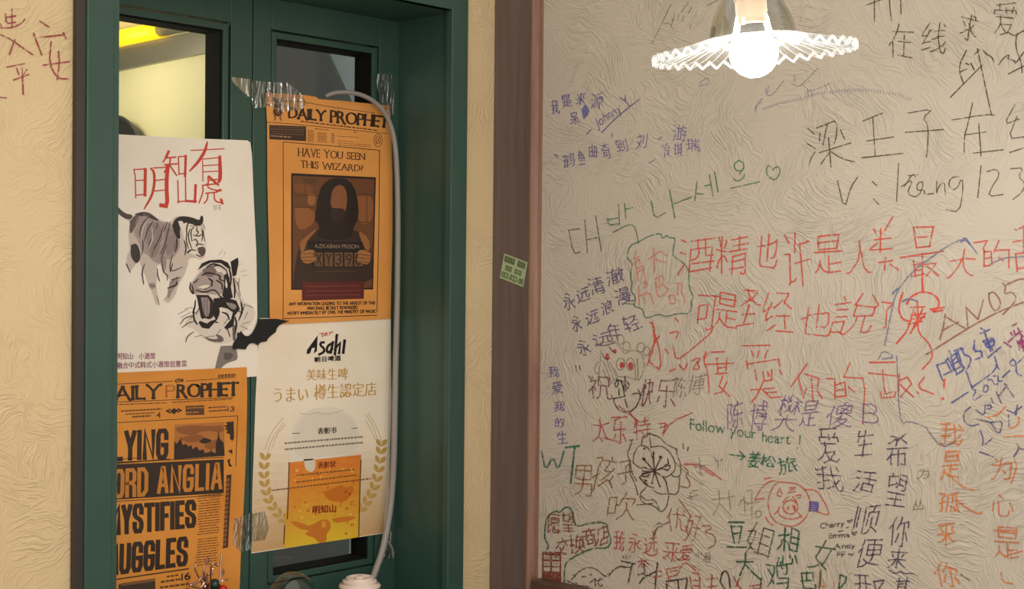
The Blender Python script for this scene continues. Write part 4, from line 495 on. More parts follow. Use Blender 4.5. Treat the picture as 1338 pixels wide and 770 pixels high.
 'r': [[11, 29, 14, 30, 16, 32, 20, 33, 22, 33], [11, 33, 11, 15]],
 's': [[8, 17, 8, 16, 13, 14, 17, 14, 19, 16, 19, 21, 12, 25, 10, 29, 10, 31, 12, 33, 15, 34, 19, 33]],
 't': [[22, 17, 20, 15, 17, 14, 12, 16, 11, 20, 11, 33], [13, 39, 11, 33], [18, 33, 11, 33, 6, 31]],
 'u': [[25, 17, 25, 33], [25, 17, 16, 14, 14, 14, 11, 16, 10, 22, 10, 33]],
 'v': [[16, 14, 16, 19], [16, 19, 18, 20, 24, 33], [16, 19, 14, 20, 9, 33]],
 'w': [[38, 34, 33, 21, 31, 19], [16, 14, 16, 19], [16, 19, 18, 20, 21, 29, 23, 30], [16, 19, 14, 20, 9, 33, 7, 34], [31, 19, 31, 15], [23, 32, 23, 30, 26, 28, 28, 21, 31, 19]],
 'x': [[29, 35, 25, 34, 22, 29, 17, 25], [29, 13, 27, 14, 20, 22, 17, 23], [6, 13, 9, 14, 16, 22, 17, 23], [6, 35, 9, 34, 17, 25], [17, 25, 17, 23]],
 'y': [[16, 20, 18, 21, 24, 33], [16, 20, 14, 21, 9, 33], [16, 20, 15, 15, 10, 3]],
 'z': [[11, 14, 11, 18, 19, 29, 20, 33], [23, 14, 10, 14, 9, 14], [25, 35, 20, 33, 8, 33]],
 '0': [[26, 30, 25, 39, 22, 44, 16, 45, 12, 42, 10, 39, 9, 34, 9, 25, 10, 21, 14, 16, 15, 15, 20, 15, 23, 18, 26, 23, 26, 30]],
 '1': [[18, 44, 18, 15]],
 '2': [[8, 40, 10, 43, 13, 45, 18, 45, 22, 42, 23, 39, 23, 34, 22, 30, 20, 26, 14, 19, 13, 15], [9, 13, 13, 15, 26, 15]],
 '3': [[16, 30, 20, 30], [11, 44, 18, 45, 22, 42, 23, 41, 23, 36, 20, 30], [20, 30, 23, 25, 24, 23, 22, 18, 19, 15, 15, 14, 11, 15, 9, 18]],
 '4': [[10, 26, 11, 30, 16, 36, 19, 39, 22, 40], [10, 26, 26, 26], [22, 15, 22, 41, 24, 46]],
 '5': [[8, 18, 9, 16, 10, 15, 16, 14, 20, 15, 23, 19, 24, 21, 24, 25, 23, 28, 19, 31, 12, 32, 12, 45, 23, 45]],
 '6': [[13, 30, 13, 31], [13, 31, 14, 31, 13, 32, 13, 31], [21, 44, 20, 44, 13, 36, 11, 32, 12, 30, 10, 27, 10, 23, 11, 19, 15, 15, 21, 15, 24, 17, 26, 20, 26, 25, 25, 27, 20, 30, 13, 30, 12, 30]],
 '7': [[10, 45, 25, 44, 23, 38, 13, 16]],
 '8': [[22, 30, 25, 36, 25, 40, 22, 44, 20, 45, 14, 44, 11, 41, 11, 35, 14, 30], [22, 30, 14, 30], [22, 30, 22, 29, 25, 27, 26, 25, 26, 19, 22, 15, 18, 14, 13, 15, 10, 19, 10, 25, 14, 30]],
 '9': [[15, 16, 19, 19, 23, 25, 26, 35, 25, 39, 24, 42, 22, 44, 19, 45, 14, 44, 10, 41, 9, 38, 10, 35, 13, 30, 16, 30, 24, 30]],
 '?': [[10, 43, 14, 45, 15, 44, 17, 41, 17, 38, 11, 25, 11, 23], [13, 15, 13, 15]],
 '!': [[12, 15, 12, 15], [12, 24, 12, 44]],
 '.': [[11, 15, 11, 15]],
 ',': [[9, 8, 11, 12, 11, 15, 11, 15]],
 '-': [[17, 24, 10, 24]],
 "'": [[10, 37, 10, 46]],
 '♡': [[23, 43, 25, 43, 26, 45, 29, 47, 34, 47, 38, 43, 38, 37, 36, 33, 24, 16], [23, 43, 19, 47, 13, 47, 10, 45, 9, 40, 11, 33, 21, 20, 22, 17, 24, 16]],
 '→': [[42, 29, 13, 29], [42, 30, 42, 30, 43, 30], [43, 27, 42, 27, 42, 28], [38, 22, 43, 25, 43, 32, 38, 36]],
}

RND = random.Random(5)
def glyph(ch):
    """centre-lines of a written character, in em units"""
    out = []
    for t in SK.get(ch, ()):
        out.append([(t[i] / 63 * 1.25 - 0.1, t[i + 1] / 63 * 1.25 - 0.25) for i in range(0, len(t), 2)])
    return out
def P(s, ox=0, oy=0, k=1.0):
    """'x,y x,y; x,y ...' -> polylines, from a close-up whose corner is (ox, oy) and whose scale is k"""
    out = []
    for part in s.split(';'):
        pl = [tuple(float(v) for v in q.split(',')) for q in part.split()]
        if pl: out.append([(ox + x / k, oy + y / k) for x, y in pl])
    return out
def chaikin(p, it=1):
    for _ in range(it):
        if len(p) < 3: return p
        q = [p[0]]
        for a, b in zip(p, p[1:]):
            q.append((a[0] * .75 + b[0] * .25, a[1] * .75 + b[1] * .25)); q.append((a[0] * .25 + b[0] * .75, a[1] * .25 + b[1] * .75))
        q.append(p[-1]); p = q
    return p
class Draw:
    def __init__(s): s.v = []; s.f = []; s.c = []; s.n = 0
    def up(s, lv): s.n = (s.n + 1) % 9; return lv + s.n * 0.1
    def face(s, pts, col, lv=1):
        n = len(s.v); lv = s.up(lv); s.v += [(x, y, lv) for x, y in pts]; s.f.append(tuple(range(n, n + len(pts)))); s.c.append(col)
    def poly(s, pl, col, lv=1, sm=0):
        for p in pl:
            if sm: p = chaikin(p + [p[0]], sm)[:-1]
            s.face(p, col, lv)
    def ribbon(s, p, w, col, lv=1, nib=None, taper=0.0, jit=0.0, ext=0.5):
        q = [p[0]]
        for a in p[1:]:
            if math.hypot(a[0] - q[-1][0], a[1] - q[-1][1]) > 0.05: q.append(a)
        if len(q) < 2:
            x, y = q[0]; r = w * 0.55
            s.face([(x + r * math.cos(a * 1.047), y + r * math.sin(a * 1.047)) for a in range(6)], col, lv); return
        d = lambda a, b: ((b[0] - a[0]) / (math.hypot(b[0] - a[0], b[1] - a[1]) or 1), (b[1] - a[1]) / (math.hypot(b[0] - a[0], b[1] - a[1]) or 1))
        if ext:
            a = d(q[1], q[0]); b = d(q[-2], q[-1]); e = w * ext
            q[0] = (q[0][0] + a[0] * e, q[0][1] + a[1] * e); q[-1] = (q[-1][0] + b[0] * e, q[-1][1] + b[1] * e)
        Lf = []; Rt = []; n = len(q)
        for i, pt in enumerate(q):
            d0 = d(q[i - 1], pt) if i else d(pt, q[1]); d1 = d(pt, q[i + 1]) if i < n - 1 else d0
            tx, ty = d0[0] + d1[0], d0[1] + d1[1]; tl = math.hypot(tx, ty)
            if tl < 0.3: tx, ty, tl = d0[0], d0[1], 1
            tx /= tl; ty /= tl; nx, ny = -ty, tx
            cs = max(0.55, nx * -d0[1] + ny * d0[0])
            ww = w
            if nib is not None: ww = nib + (w - nib) * abs(ty) ** 1.5
            if taper:
                u = i / (n - 1); ww *= 1 - taper * abs(2 * u - 1) ** 2
            if jit: ww *= 1 + RND.uniform(-jit, jit)
            h = ww / 2 / cs
            Lf.append((pt[0] + nx * h, pt[1] + ny * h)); Rt.append((pt[0] - nx * h, pt[1] - ny * h))
        base = len(s.v); lv = s.up(lv)
        for a, b in zip(Lf, Rt): s.v += [(a[0], a[1], lv), (b[0], b[1], lv)]
        for i in range(n - 1):
            k = base + 2 * i; s.f.append((k, k + 1, k + 3, k + 2)); s.c.append(col)
    def lines(s, pl, w, col, lv=1, sm=1, **k):
        for p in pl: s.ribbon(chaikin(p, sm) if sm else p, w, col, lv, **k)
    def ell(s, cx, cy, rx, ry, w, col, lv=1, fill=False, rot=0.0):
        p = [(cx + rx * math.cos(a * math.pi / 9) * math.cos(rot) - ry * math.sin(a * math.pi / 9) * math.sin(rot), cy + rx * math.cos(a * math.pi / 9) * math.sin(rot) + ry * math.sin(a * math.pi / 9) * math.cos(rot)) for a in range(18)]
        if fill: s.face(p, col, lv)
        else: s.ribbon(p + [p[0]], w, col, lv, ext=0)
    def char(s, ch, box, w, col, rot=0.0, lv=1, slant=0.0, wob=0.0, nib=None, **k):
        """one handwritten character fitted into box (x0, y0, x1, y1)"""
        g = glyph(ch)
        if not g: return
        xs = [x for p in g for x, y in p]; ys = [y for p in g for x, y in p]
        x0, x1, y0, y1 = min(xs), max(xs), min(ys), max(ys)
        bx0, by0, bx1, by1 = box; cx, cy = (bx0 + bx1) / 2, (by0 + by1) / 2
        if wob:
            rot += RND.uniform(-5, 5); slant += RND.uniform(-.06, .2); wob = max(wob, .03 * (by1 - by0))
        ph, ph2 = RND.uniform(0, 6), RND.uniform(0, 6)
        ca, sa = math.cos(math.radians(rot)), math.sin(math.radians(rot))
        sh = abs(ca) + abs(sa) * 0.7
        wd, hg = (bx1 - bx0) / sh, (by1 - by0) / sh
        for p in g:
            q = []; ox, oy = RND.uniform(-wob, wob), RND.uniform(-wob, wob)
            for x, y in p:
                u = ((x - x0) / (x1 - x0) - .5) * wd if x1 > x0 else 0
                v = (.5 - (y - y0) / (y1 - y0)) * hg if y1 > y0 else 0
                u -= slant * v
                if wob: u += wd * .045 * math.sin(v / hg * 4 + ph); v += hg * .05 * math.sin(u / wd * 4 + ph2)
                u += ox + RND.uniform(-wob, wob) * .5; v += oy + RND.uniform(-wob, wob) * .5
                q.append((cx + u * ca - v * sa, cy + u * sa + v * ca))
            s.ribbon(q, w, col, lv, nib=nib, jit=0.15, **k)
    def text(s, t, tl, tr, bl, br, w, col, lv=1, nib=None, serif=0.0, cjk=False, gap=0.16, space=0.34, block=False, lo=None, hi=None, wob=0.0, ext=0.5):
        """a line of lettering fitted into a quad"""
        lay = []; x = 0.0
        for ch in t:
            if ch == ' ': x += space; continue
            if block:
                g = [[(a * BW.get(ch, .52), b) for a, b in p] for p in BLOCK[ch]]
                lay.append((ch, g, x)); x += BW.get(ch, .52) + gap; continue
            g = glyph(ch)
            if not g: x += 0.3; continue
            if cjk:
                lay.append((ch, g, x)); x += 1.0 + gap * 0
            else:
                xs = [a for p in g for a, b in p]; m = min(xs); wd = max(xs) - m
                lay.append((ch, [[(a - m, b) for a, b in p] for p in g], x)); x += max(wd, .04) + gap
        if not cjk: x -= gap
        y0, y1 = (lo, hi) if lo is not None else ((0.0, 1.0) if block else ((-0.08, 0.84) if cjk else (0.0, 0.70)))
        def mp(a, b):
            u = a / x; v = (b - y0) / (y1 - y0)
            u += RND.uniform(-wob, wob); v += RND.uniform(-wob, wob) * 2
            return tuple((bl[i] * (1 - u) + br[i] * u) * (1 - v) + (tl[i] * (1 - u) + tr[i] * u) * v for i in (0, 1))
        for ch, g, ox in lay:
            pp = [[mp(a + ox, b) for a, b in p] for p in g]
            for p in pp: s.ribbon(p, w, col, lv, nib=nib, ext=ext)
            if serif and (ch.isalpha() or ch.isdigit()):
                ends = [(p[0], p[1]) for p in pp if len(p) > 1] + [(p[-1], p[-2]) for p in pp if len(p) > 1]
                allp = [q for p in pp for q in p]
                for e, nx in ends:
                    if sum(1 for q in allp if math.hypot(q[0] - e[0], q[1] - e[1]) < w * 0.35) > 1: continue
                    dx, dy = e[0] - nx[0], e[1] - nx[1]
                    th = max(nib or w * .4, .5)
                    if abs(dy) > abs(dx) * 0.8:
                        sl = (tr[1] - tl[1]) / (tr[0] - tl[0])
                        s.ribbon([(e[0] - serif, e[1] - serif * sl), (e[0] + serif, e[1] + serif * sl)], th, col, lv, ext=0)
                    else:
                        s.ribbon([(e[0], e[1] - serif * .7), (e[0], e[1] + serif * .7)], th, col, lv, ext=0)
    def micro(s, p0, p1, h, col, lv=1, fillr=0.8, unit=5.0):
        """a line of print too small to read"""
        Ln = math.hypot(p1[0] - p0[0], p1[1] - p0[1]); d = ((p1[0] - p0[0]) / Ln, (p1[1] - p0[1]) / Ln); x = 0
        while x < Ln:
            l = RND.uniform(.5, 1.6) * unit; e = min(Ln, x + l * fillr)
            a = (p0[0] + d[0] * x, p0[1] + d[1] * x); b = (p0[0] + d[0] * e, p0[1] + d[1] * e)
            s.face([(a[0], a[1] - h / 2), (b[0], b[1] - h / 2), (b[0], b[1] + h / 2), (a[0], a[1] + h / 2)], col, lv); x += l
    def build(s, name, ax, val, mat, parent=None, step=0.00012, sign=-1, label=None):
        me = bpy.data.meshes.new(name)
        vs = [hit(x, y, ax, val + sign * step * lv) for x, y, lv in s.v]
        me.from_pydata([tuple(v) for v in vs], [], s.f)
        ca = me.color_attributes.new('ink', 'FLOAT_COLOR', 'CORNER')
        k = 0
        for f, c in zip(s.f, s.c):
            l = lin(c); a = c[3] / 255.0 if len(c) > 3 else 1.0
            for _ in f: ca.data[k].color = (l[0], l[1], l[2], a); k += 1
        me.validate()
        o = link(name, me, parent, [mat])
        if label: o['label'] = label
        return o
# fat condensed capitals of the headlines, in a unit box
_pl = lambda s: [[tuple(float(v) for v in q.split(',')) for q in p.split()] for p in s.split(';')]
BLOCK = {k: _pl(v) for k, v in {
    'A': "0,0 .42,1 .58,1 1,0;.2,.28 .8,.28", 'D': "0,0 0,1 .6,1 1,.82 1,.18 .6,0 0,0", 'E': "1,1 0,1 0,0 1,0;0,.52 .8,.52",
    'F': "0,0 0,1 1,1;0,.52 .8,.52", 'G': "1,.72 1,.88 .8,1 .2,1 0,.85 0,.15 .2,0 .8,0 1,.15 1,.46 .6,.46", 'I': "0,0 0,1",
    'L': "0,1 0,0 1,0", 'M': "0,0 0,1 .5,.4 1,1 1,0", 'N': "0,0 0,1 1,0 1,1", 'O': "0,.5 0,.85 .2,1 .8,1 1,.85 1,.15 .8,0 .2,0 0,.15 0,.5",
    'P': "0,0 0,1 .75,1 1,.88 1,.58 .75,.46 0,.46", 'H': "0,0 0,1;1,0 1,1;0,.5 1,.5", 'T': ".5,0 .5,1;0,1 1,1",
    'R': "0,0 0,1 .75,1 1,.88 1,.62 .75,.5 0,.5;.7,.5 1,.36 1,0", 'S': "1,.72 1,.88 .8,1 .2,1 0,.88 0,.66 .2,.56 .8,.44 1,.32 1,.13 .8,0 .2,0 0,.13 0,.3",
    'U': "0,1 0,.15 .2,0 .8,0 1,.15 1,1", 'Y': ".5,0 .5,.45 0,1;.5,.45 1,1", '1': "0,.8 .3,1 .3,0", '6': "1,.85 .8,1 .2,1 0,.85 0,.15 .2,0 .8,0 1,.15 1,.4 .8,.55 0,.5",
}.items()}
BW = {'I': 0.02, 'M': 0.95, 'A': 0.56, 'N': .54, '1': .3, 'E': .42, 'F': .42, 'L': .4}
# ================================================================== the setting
ZS = 0.862                                   # top of the window sill
XL, XR = -0.920, -0.1352                     # window opening
YB = 0.168                                   # face of the sashes, back in the wall
ZH = hit(590.5, 15.5, 'y', 0.0).z            # window head
CEIL = 2.75
wl = struct(boxes('wall_left', [(-3.4, XL - .012, 0.0, 0.22, 0, CEIL), (XR + .012, 0.16, 0.0, 0.22, 0, CEIL), (XL - .012, XR + .012, 0.0, 0.22, ZH + .012, CEIL), (XL - .012, XR + .012, 0.0, 0.22, 0, ZS - 0.03)], MAT['wallL']),
            'warm cream plastered wall around the green window')
wr = struct(boxes('wall_right', [(0.0, 0.16, -3.6, 0.0, 0, CEIL)], MAT['wallR']), 'cream brushed plaster wall covered in felt-tip writing')
struct(boxes('floor', [(-3.4, 0.9, -3.6, 1.55, -0.05, 0.0)], MAT['floor']), 'dark wooden floor')
ytr = hit(691, 400, 'x', -0.014).y
struct(boxes('trim_1', [(-0.014, 0.0, ytr, 0.0, 0, CEIL)], MAT['brown'], bevel=0.0015), 'dark brown upright corner board')
bm = bmesh.new()
y0, y1 = hit(691, 400, 'x', -0.012).y, hit(705, 400, 'x', -0.004).y
prof = [(y0, 0.0), (y0, -0.012), (y0 * .8 + y1 * .2, -0.019), (y0 * .55 + y1 * .45, -0.020), (y0 * .3 + y1 * .7, -0.0165), (y0 * .1 + y1 * .9, -0.010), (y1, 0.0)]
lo = [bm.verts.new((x, y, 0.0)) for y, x in prof]; hi = [bm.verts.new((x, y, CEIL)) for y, x in prof]
for i in range(len(prof) - 1): bm.faces.new((lo[i], lo[i + 1], hi[i + 1], hi[i]))
bm.faces.new(lo); bm.faces.new(hi)
struct(bm_obj('trim_2', bm, MAT['bead']), 'reddish brown rounded bead beside the corner board')
zd = hit(715, 762, 'x', -0.03).z
ydd = hit(694.5, 762, 'x', -0.03).y
struct(boxes('trim_3', [(-0.034, 0.0, -3.6, ydd, zd - 0.09, zd)], MAT['dado'], bevel=0.003), 'brown dado rail under the written wall')

# ------------------------------------------------------------------ the green window
win = empty('window_1', (XL, 0, ZS), 'dark green recessed double window hung with posters', kind='structure')
ya = -0.018
xa0, xa1 = hit(112.5, 385, 'y', ya).x, hit(148, 385, 'y', ya).x
xb0, xb1 = hit(588, 385, 'y', ya).x, hit(609, 385, 'y', ya).x
ZT = ZH + 0.075
boxes('architrave', [(xa0, xa1, ya, 0.0, 0.05, ZT), (xb0, xb1, ya, 0.0, 0.05, ZT), (xa1, xb0, ya, 0.0, ZH, ZT)], MAT['green'], win, 0.002)
boxes('shadow_strip', [(xa0 - .016, xa0, ya + .004, 0.0, 0.05, ZT), (xa0 - .016, xb1 + .016, ya + .004, 0.0, ZT, ZT + .016), (xb1, xb1 + .004, ya + .006, 0.0, 0.05, ZT)], MAT['edge'], win, .001)  # dark strip added as the shadow line along the architrave
boxes('reveal', [(XL - 0.012, XL, ya + .002, 0.22, ZS, ZH + .012), (XR, XR + 0.012, ya + .002, 0.22, ZS, ZH + .012), (XL, XR, ya + .002, 0.22, ZH, ZH + 0.0118)], MAT['green'], win)
boxes('window_sill', [(XL, XR, -0.05, YB + 0.05, ZS - 0.03, ZS), (XL - .06, XR + .06, -.05, -0.018, ZS - .03, ZS)], MAT['green'], win, 0.004)
XM = hit(328.5, 385, 'y', YB).x
zt = hit(425, 49.5, 'y', YB).z                # top of the glazed openings (groove)
zb = hit(400, 756, 'y', YB).z                 # their bottom
def sash(x0, x1, ox0, ox1):
    """one sash: rails and stiles round an opening, a glazing bead set in a groove, the pane deeper in"""
    y0, y1 = YB, YB + 0.045
    s = boxes('window_sash', [(x0, ox0, y0, y1, ZS, ZH), (ox1, x1, y0, y1, ZS, ZH), (ox0, ox1, y0, y1, zt, ZH), (ox0, ox1, y0, y1, ZS, zb)], MAT['green'], win, 0.0012)
    g, b = 0.0035, 0.0125
    a0, a1, c0, c1 = ox0 + g, ox1 - g, zb + g, zt - g
    boxes('glazing_bead', [(a0, a0 + b, y0 + .003, y1 - .001, c0, c1), (a1 - b, a1, y0 + .003, y1 - .001, c0, c1), (a0 + b, a1 - b, y0 + .003, y1 - .001, c1 - b, c1), (a0 + b, a1 - b, y0 + .003, y1 - .001, c0, c0 + b)], MAT['green'], s, 0.001)
    e = g + b
    boxes('gasket', [(ox0 + e, ox0 + e + .003, y0 + .009, y1 + .014, zb + e, zt - e), (ox1 - e - .003, ox1 - e, y0 + .009, y1 + .014, zb + e, zt - e), (ox0 + e, ox1 - e, y0 + .009, y1 + .014, zt - e - .003, zt - e), (ox0 + e, ox1 - e, y0 + .009, y1 + .014, zb + e, zb + e + .003)], MAT['gasket'], s)
    boxes('glass_pane', [(ox0 + .004, ox1 - .004, y1 - .008, y1 - .003, zb + .004, zt - .004)], MAT['glass'], s)
    return s
gx = lambda px: hit(px, 60, 'y', YB).x
sash(XL, XM - 0.0012, XL + 0.058, gx(302))
sash(XM + 0.0012, XR, gx(354.5), gx(496))

# ------------------------------------------------------------------ the kitchen behind the window
XP = -0.445
struct(boxes('wall_kitchen', [(XP, XP + 0.02, 0.262, 1.5, 0.0, CEIL)], MAT['panel']), 'pale yellow kitchen panel seen through the left pane')
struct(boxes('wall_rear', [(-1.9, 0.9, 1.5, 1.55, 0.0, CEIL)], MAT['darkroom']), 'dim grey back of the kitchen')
def slab_on_panel(name, px4, th, mat, label, cat):
    pts = [hit(x, y, 'x', XP - th) for x, y in px4]; bm = bmesh.new()
    a = [bm.verts.new(p) for p in pts]; b = [bm.verts.new(p + Vector((th, 0, 0))) for p in pts]
    bm.faces.new(a); bm.faces.new(b)
    for i in range(4): bm.faces.new((a[i], a[(i + 1) % 4], b[(i + 1) % 4], b[i]))
    o = bm_obj(name, bm, mat); o['label'] = label; o['category'] = cat; return o
slab_on_panel('hood_rail', [(110, 101), (276, 67), (276, 36), (110, 72)], 0.012, MAT['steel'], 'grey steel hood rail along the kitchen panel behind the left pane', 'rail')
slab_on_panel('shelf_edge', [(110, 34), (276, 2), (276, -14), (110, 14)], 0.012, MAT['panel'], 'pale ledge above the yellow tube behind the left pane', 'shelf')
t = empty('tube_lamp', hit(150, 52, 'x', XP - .025), 'glowing yellow tube above the steel rail behind the left pane', 'lamp')
bm = bmesh.new(); add_tube(bm, [hit(95, 62, 'x', XP - .022), hit(210, 39, 'x', XP - .022)], 0.0185, 14)
bm_obj('tube', bm, mat_emit('yellow_tube', lin((255, 206, 10)), 0.9), t, True)
bm = bmesh.new(); add_tube(bm, [hit(210, 39, 'x', XP - .022), hit(262, 28, 'x', XP - .022)], 0.015, 14)
bm_obj('holder', bm, MAT['steel'], t, True)
c = hit(166, 222, 'x', XP - 0.0005)
pan = empty('frying_pan', c, 'dark round pan hanging on the kitchen panel above the tiger poster', 'pan')
bm = bmesh.new(); add_lathe(bm, [(0.0, 0.004), (0.090, 0.004), (0.114, 0.034), (0.121, 0.036), (0.122, 0.032), (0.094, 0.0), (0.0, 0.0)], (0, 0, 0), 48)
bmesh.ops.rotate(bm, verts=bm.verts, cent=(0, 0, 0), matrix=Matrix.Rotation(-math.pi / 2, 3, 'Y')); bmesh.ops.translate(bm, verts=bm.verts, vec=c)
bm_obj('pan_body', bm, MAT['pan'], pan, True)
bm = bmesh.new(); add_tube(bm, [c + Vector((-.03, -.09, -.02)), c + Vector((-.035, -.19, -.06))], 0.009, 10)
bm_obj('handle', bm, MAT['black'], pan, True)
# a pale blue sheet added to give the right pane its bluish reflection
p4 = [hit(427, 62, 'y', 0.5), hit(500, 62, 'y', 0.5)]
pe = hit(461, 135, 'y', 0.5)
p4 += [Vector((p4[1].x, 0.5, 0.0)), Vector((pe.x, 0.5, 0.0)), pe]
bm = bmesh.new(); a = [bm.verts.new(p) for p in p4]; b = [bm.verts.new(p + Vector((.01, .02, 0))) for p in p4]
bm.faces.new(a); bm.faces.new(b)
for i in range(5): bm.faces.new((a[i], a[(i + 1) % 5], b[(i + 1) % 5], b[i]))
o = bm_obj('reflection_sheet', bm, MAT['bluereflection']); o['label'] = 'pale blue sheet standing in for a reflection in the right pane'; o['category'] = 'panel'

# ================================================================== posters
def sheet(name, parent, outline, mat, yv, th=0.0003, sm=0):
    bm = bmesh.new()
    f = [bm.verts.new(hit(x, y, 'y', yv)) for x, y in outline]; b = [bm.verts.new(Vector(v.co) + Vector((0, th, 0))) for v in f]
    bm.faces.new(f); bm.faces.new(b)
    for i in range(len(f)): bm.faces.new((f[i], f[(i + 1) % len(f)], b[(i + 1) % len(b)], b[i]))
    return bm_obj(name, bm, mat, parent)
INK = MAT['print']
def tape(parent, px, yv, label=None):
    o = sheet('clear_tape', parent, px, MAT['tape'], yv, 0.0001)
    if label: o['label'] = label
    return o
# --- tiger poster
YT = 0.1672
tp = empty('tiger_poster', hit(243, 495, 'y', YT), 'white poster with two ink-brushed tigers and red brush characters on the left sash', 'poster')
sheet('sheet', tp, [(128, 174), (230, 180), (323, 183.5), (327, 186), (329, 200), (332, 270), (335, 330), (336, 400), (336.5, 440), (338, 492), (230, 498), (128, 503)], MAT['white'], YT)
d = Draw(); K = (140, 180, 4.81); red = (206, 66, 48)
d.lines(P("168,200 176,240 180,378;170,200 245,196;178,270 236,266;180,362 240,356;290,190 385,186;300,270 360,262;300,335 355,330", *K), 1.6, red, 2, 0)
d.lines(P("240,200 238,360", *K), 4.0, red, 2, 0); d.lines(P("276,195 296,215 298,290 280,370 236,442", *K), 3.6, red, 2, 1, taper=.5)
d.lines(P("380,186 372,300 380,432 340,425", *K), 5.2, red, 2, 1); d.lines(P("384,88 368,130 352,152;365,128 430,122;362,170 440,164;398,126 392,180 360,215;398,180 436,236", *K), 2.0, red, 2, 1)
d.lines(P("386,88 372,120;392,170 368,212", *K), 3.4, red, 2, 0); d.lines(P("448,120 452,232;448,120 496,116;452,228 496,224", *K), 1.6, red, 2, 0); d.lines(P("494,116 490,240", *K), 3.2, red, 2, 0)
d.lines(P("444,270 448,410;492,250 494,396;444,402 552,396", *K), 1.7, red, 2, 0); d.lines(P("556,300 552,402", *K), 3.4, red, 2, 0); d.lines(P("500,398 556,402", *K), 3.0, red, 2, 0)
d.lines(P("528,80 735,70", *K), 1.4, red, 2, 0); d.lines(P("628,34 615,85 575,150 524,204", *K), 4.2, red, 2, 1, taper=.6); d.lines(P("600,145 602,272;600,135 712,124;602,176 705,170;602,215 705,210", *K), 1.4, red, 2, 0)
d.lines(P("708,124 712,250 704,272", *K), 5.0, red, 2, 1, taper=.3)
d.lines(P("634,250 636,290;600,300 700,288 700,300;600,300 604,340 578,410;636,268 690,262;625,290 640,320 700,334 710,330;620,350 690,342;634,350 630,390 610,412;672,350 676,400 722,410 724,395", *K), 1.8, red, 2, 1)
d.lines(P("640,245 690,290;716,390 724,412;690,335 712,330", *K), 3.2, red, 2, 0)
gs = (150, 140, 132)
d.lines(P("668,428 676,440;684,424 684,444;672,450 686,450;700,425 712,425;706,430 706,440;698,442 714,442;702,448 710,452", *K), 0.8, gs, 2, 0)
d.build('brush_title', 'y', YT, INK, tp, label='red brush characters with two tiny grey ones')
d = Draw(); pk = (150, 84, 104)
d.text('明知山·小酒馆', (152.5, 461.5), (203, 461), (152.5, 470), (203, 469.5), 0.85, pk, 2, cjk=True)
d.text('融合中式韩式小酒馆创意菜', (152.5, 473.5), (244.5, 471), (152.5, 482), (244.5, 479.5), 0.85, pk, 2, cjk=True)
d.build('printed_lettering', 'y', YT, INK, tp, label='small purple lines of print')
d = Draw(); K = (140, 260, 5.5)
W1, W2, W3, BK, WH = (208, 192, 178), (150, 132, 126), (112, 98, 94), (34, 30, 30), (236, 224, 206)
d.poly(P("52,72 100,100 150,140 180,130 215,105 270,90 320,105 360,140 400,160 460,165 480,135 520,120 600,130 670,150 690,200 710,300 710,400 680,440 620,420 584,430 580,480 550,560 510,620 490,700 430,760 415,720 450,650 450,600 440,560 420,520 400,480 370,470 350,500 360,560 350,620 372,760 350,765 320,660 290,600 270,540 250,500 230,440 215,450 180,510 165,520 140,470 140,410 165,370 155,290 152,240 165,190 160,160 120,140 60,90", *K), W1, 1, 1)
d.poly(P("195,120 260,95 330,120 380,165 460,175 500,230 530,330 500,400 450,440 410,430 380,470 330,450 300,410 250,380 225,300 185,240", *K), (170, 152, 146), 2, 1)
d.poly(P("290,180 340,150 390,200 400,300 360,400 330,430 300,380 280,280;420,200 480,220 520,320 480,380 430,420 410,330", *K), W2, 3, 1)
d.poly(P("172,330 212,318 235,370 242,430 212,470 185,440 168,400", *K), (62, 54, 52), 4, 1)
d.poly(P("468,190 490,140 540,122 610,132 664,158 672,120 690,122 692,170 662,200 600,178 552,168 520,220 528,290 502,284 478,230", *K), (48, 42, 41), 5, 1)
d.poly(P("52,18 80,60 130,105 188,115 168,152 120,138 52,85", *K), (84, 74, 70), 4, 1)
d.poly(P("195,110 250,92 300,98 350,135 380,160 330,150 280,120 230,125", *K), (74, 64, 62), 4, 1)
d.poly(P("512,162 545,155 620,182 680,200 700,250 706,340 700,400 660,432 620,400 580,390 556,320 545,250", *K), WH, 4, 1)
d.poly(P("510,160 545,158 552,200 530,222", *K), WH, 6, 1)
d.poly(P("650,352 690,340 708,360 706,395 680,410 655,390", *K), (92, 76, 72), 6, 1)
d.lines(P("572,250 568,300 585,360;596,215 582,260 590,310 610,360;625,200 600,230 608,300;650,205 640,225 660,240 640,262;680,215 690,260 680,300;630,290 655,310 640,330;575,385 600,365 640,370;690,180 702,215;600,195 640,190;620,260 660,270 680,255;640,340 660,322 690,330", *K), 1.5, BK, 7, 1, taper=.5)
d.lines(P("270,470 250,520 262,615;360,500 365,560 378,590;395,440 400,520 435,550 434,582;330,160 290,220 270,300;365,175 340,250 300,330;405,190 380,280 340,360;440,220 420,320 380,400;300,130 250,180 230,260;470,400 450,480 460,525 540,490;505,560 460,600;230,140 200,200;345,330 320,420;430,330 400,390 390,440;240,260 262,330 250,400;500,300 480,360;305,620 345,630;410,730 425,705;360,700 375,760", *K), 1.6, (88, 74, 72), 7, 1, taper=.6)
d.lines(P("470,580 520,565;440,640 500,620 500,600;455,520 470,470;140,470 165,525;250,540 262,600;585,385 600,372", *K), 2.2, (44, 38, 37), 8, 1, taper=.5)
d.lines(P("290,150 250,220 245,330;320,200 330,280 300,360;350,220 330,300;225,280 235,310;215,180 200,230;300,170 350,160;462,240 450,260;400,300 380,330", *K), 1.4, (214, 200, 190), 7, 1, taper=.6)
d.poly(P("165,160 200,120 240,110 210,150 195,210 175,250 160,240;255,100 310,112 300,130 262,122", *K), (104, 90, 84), 5, 1)
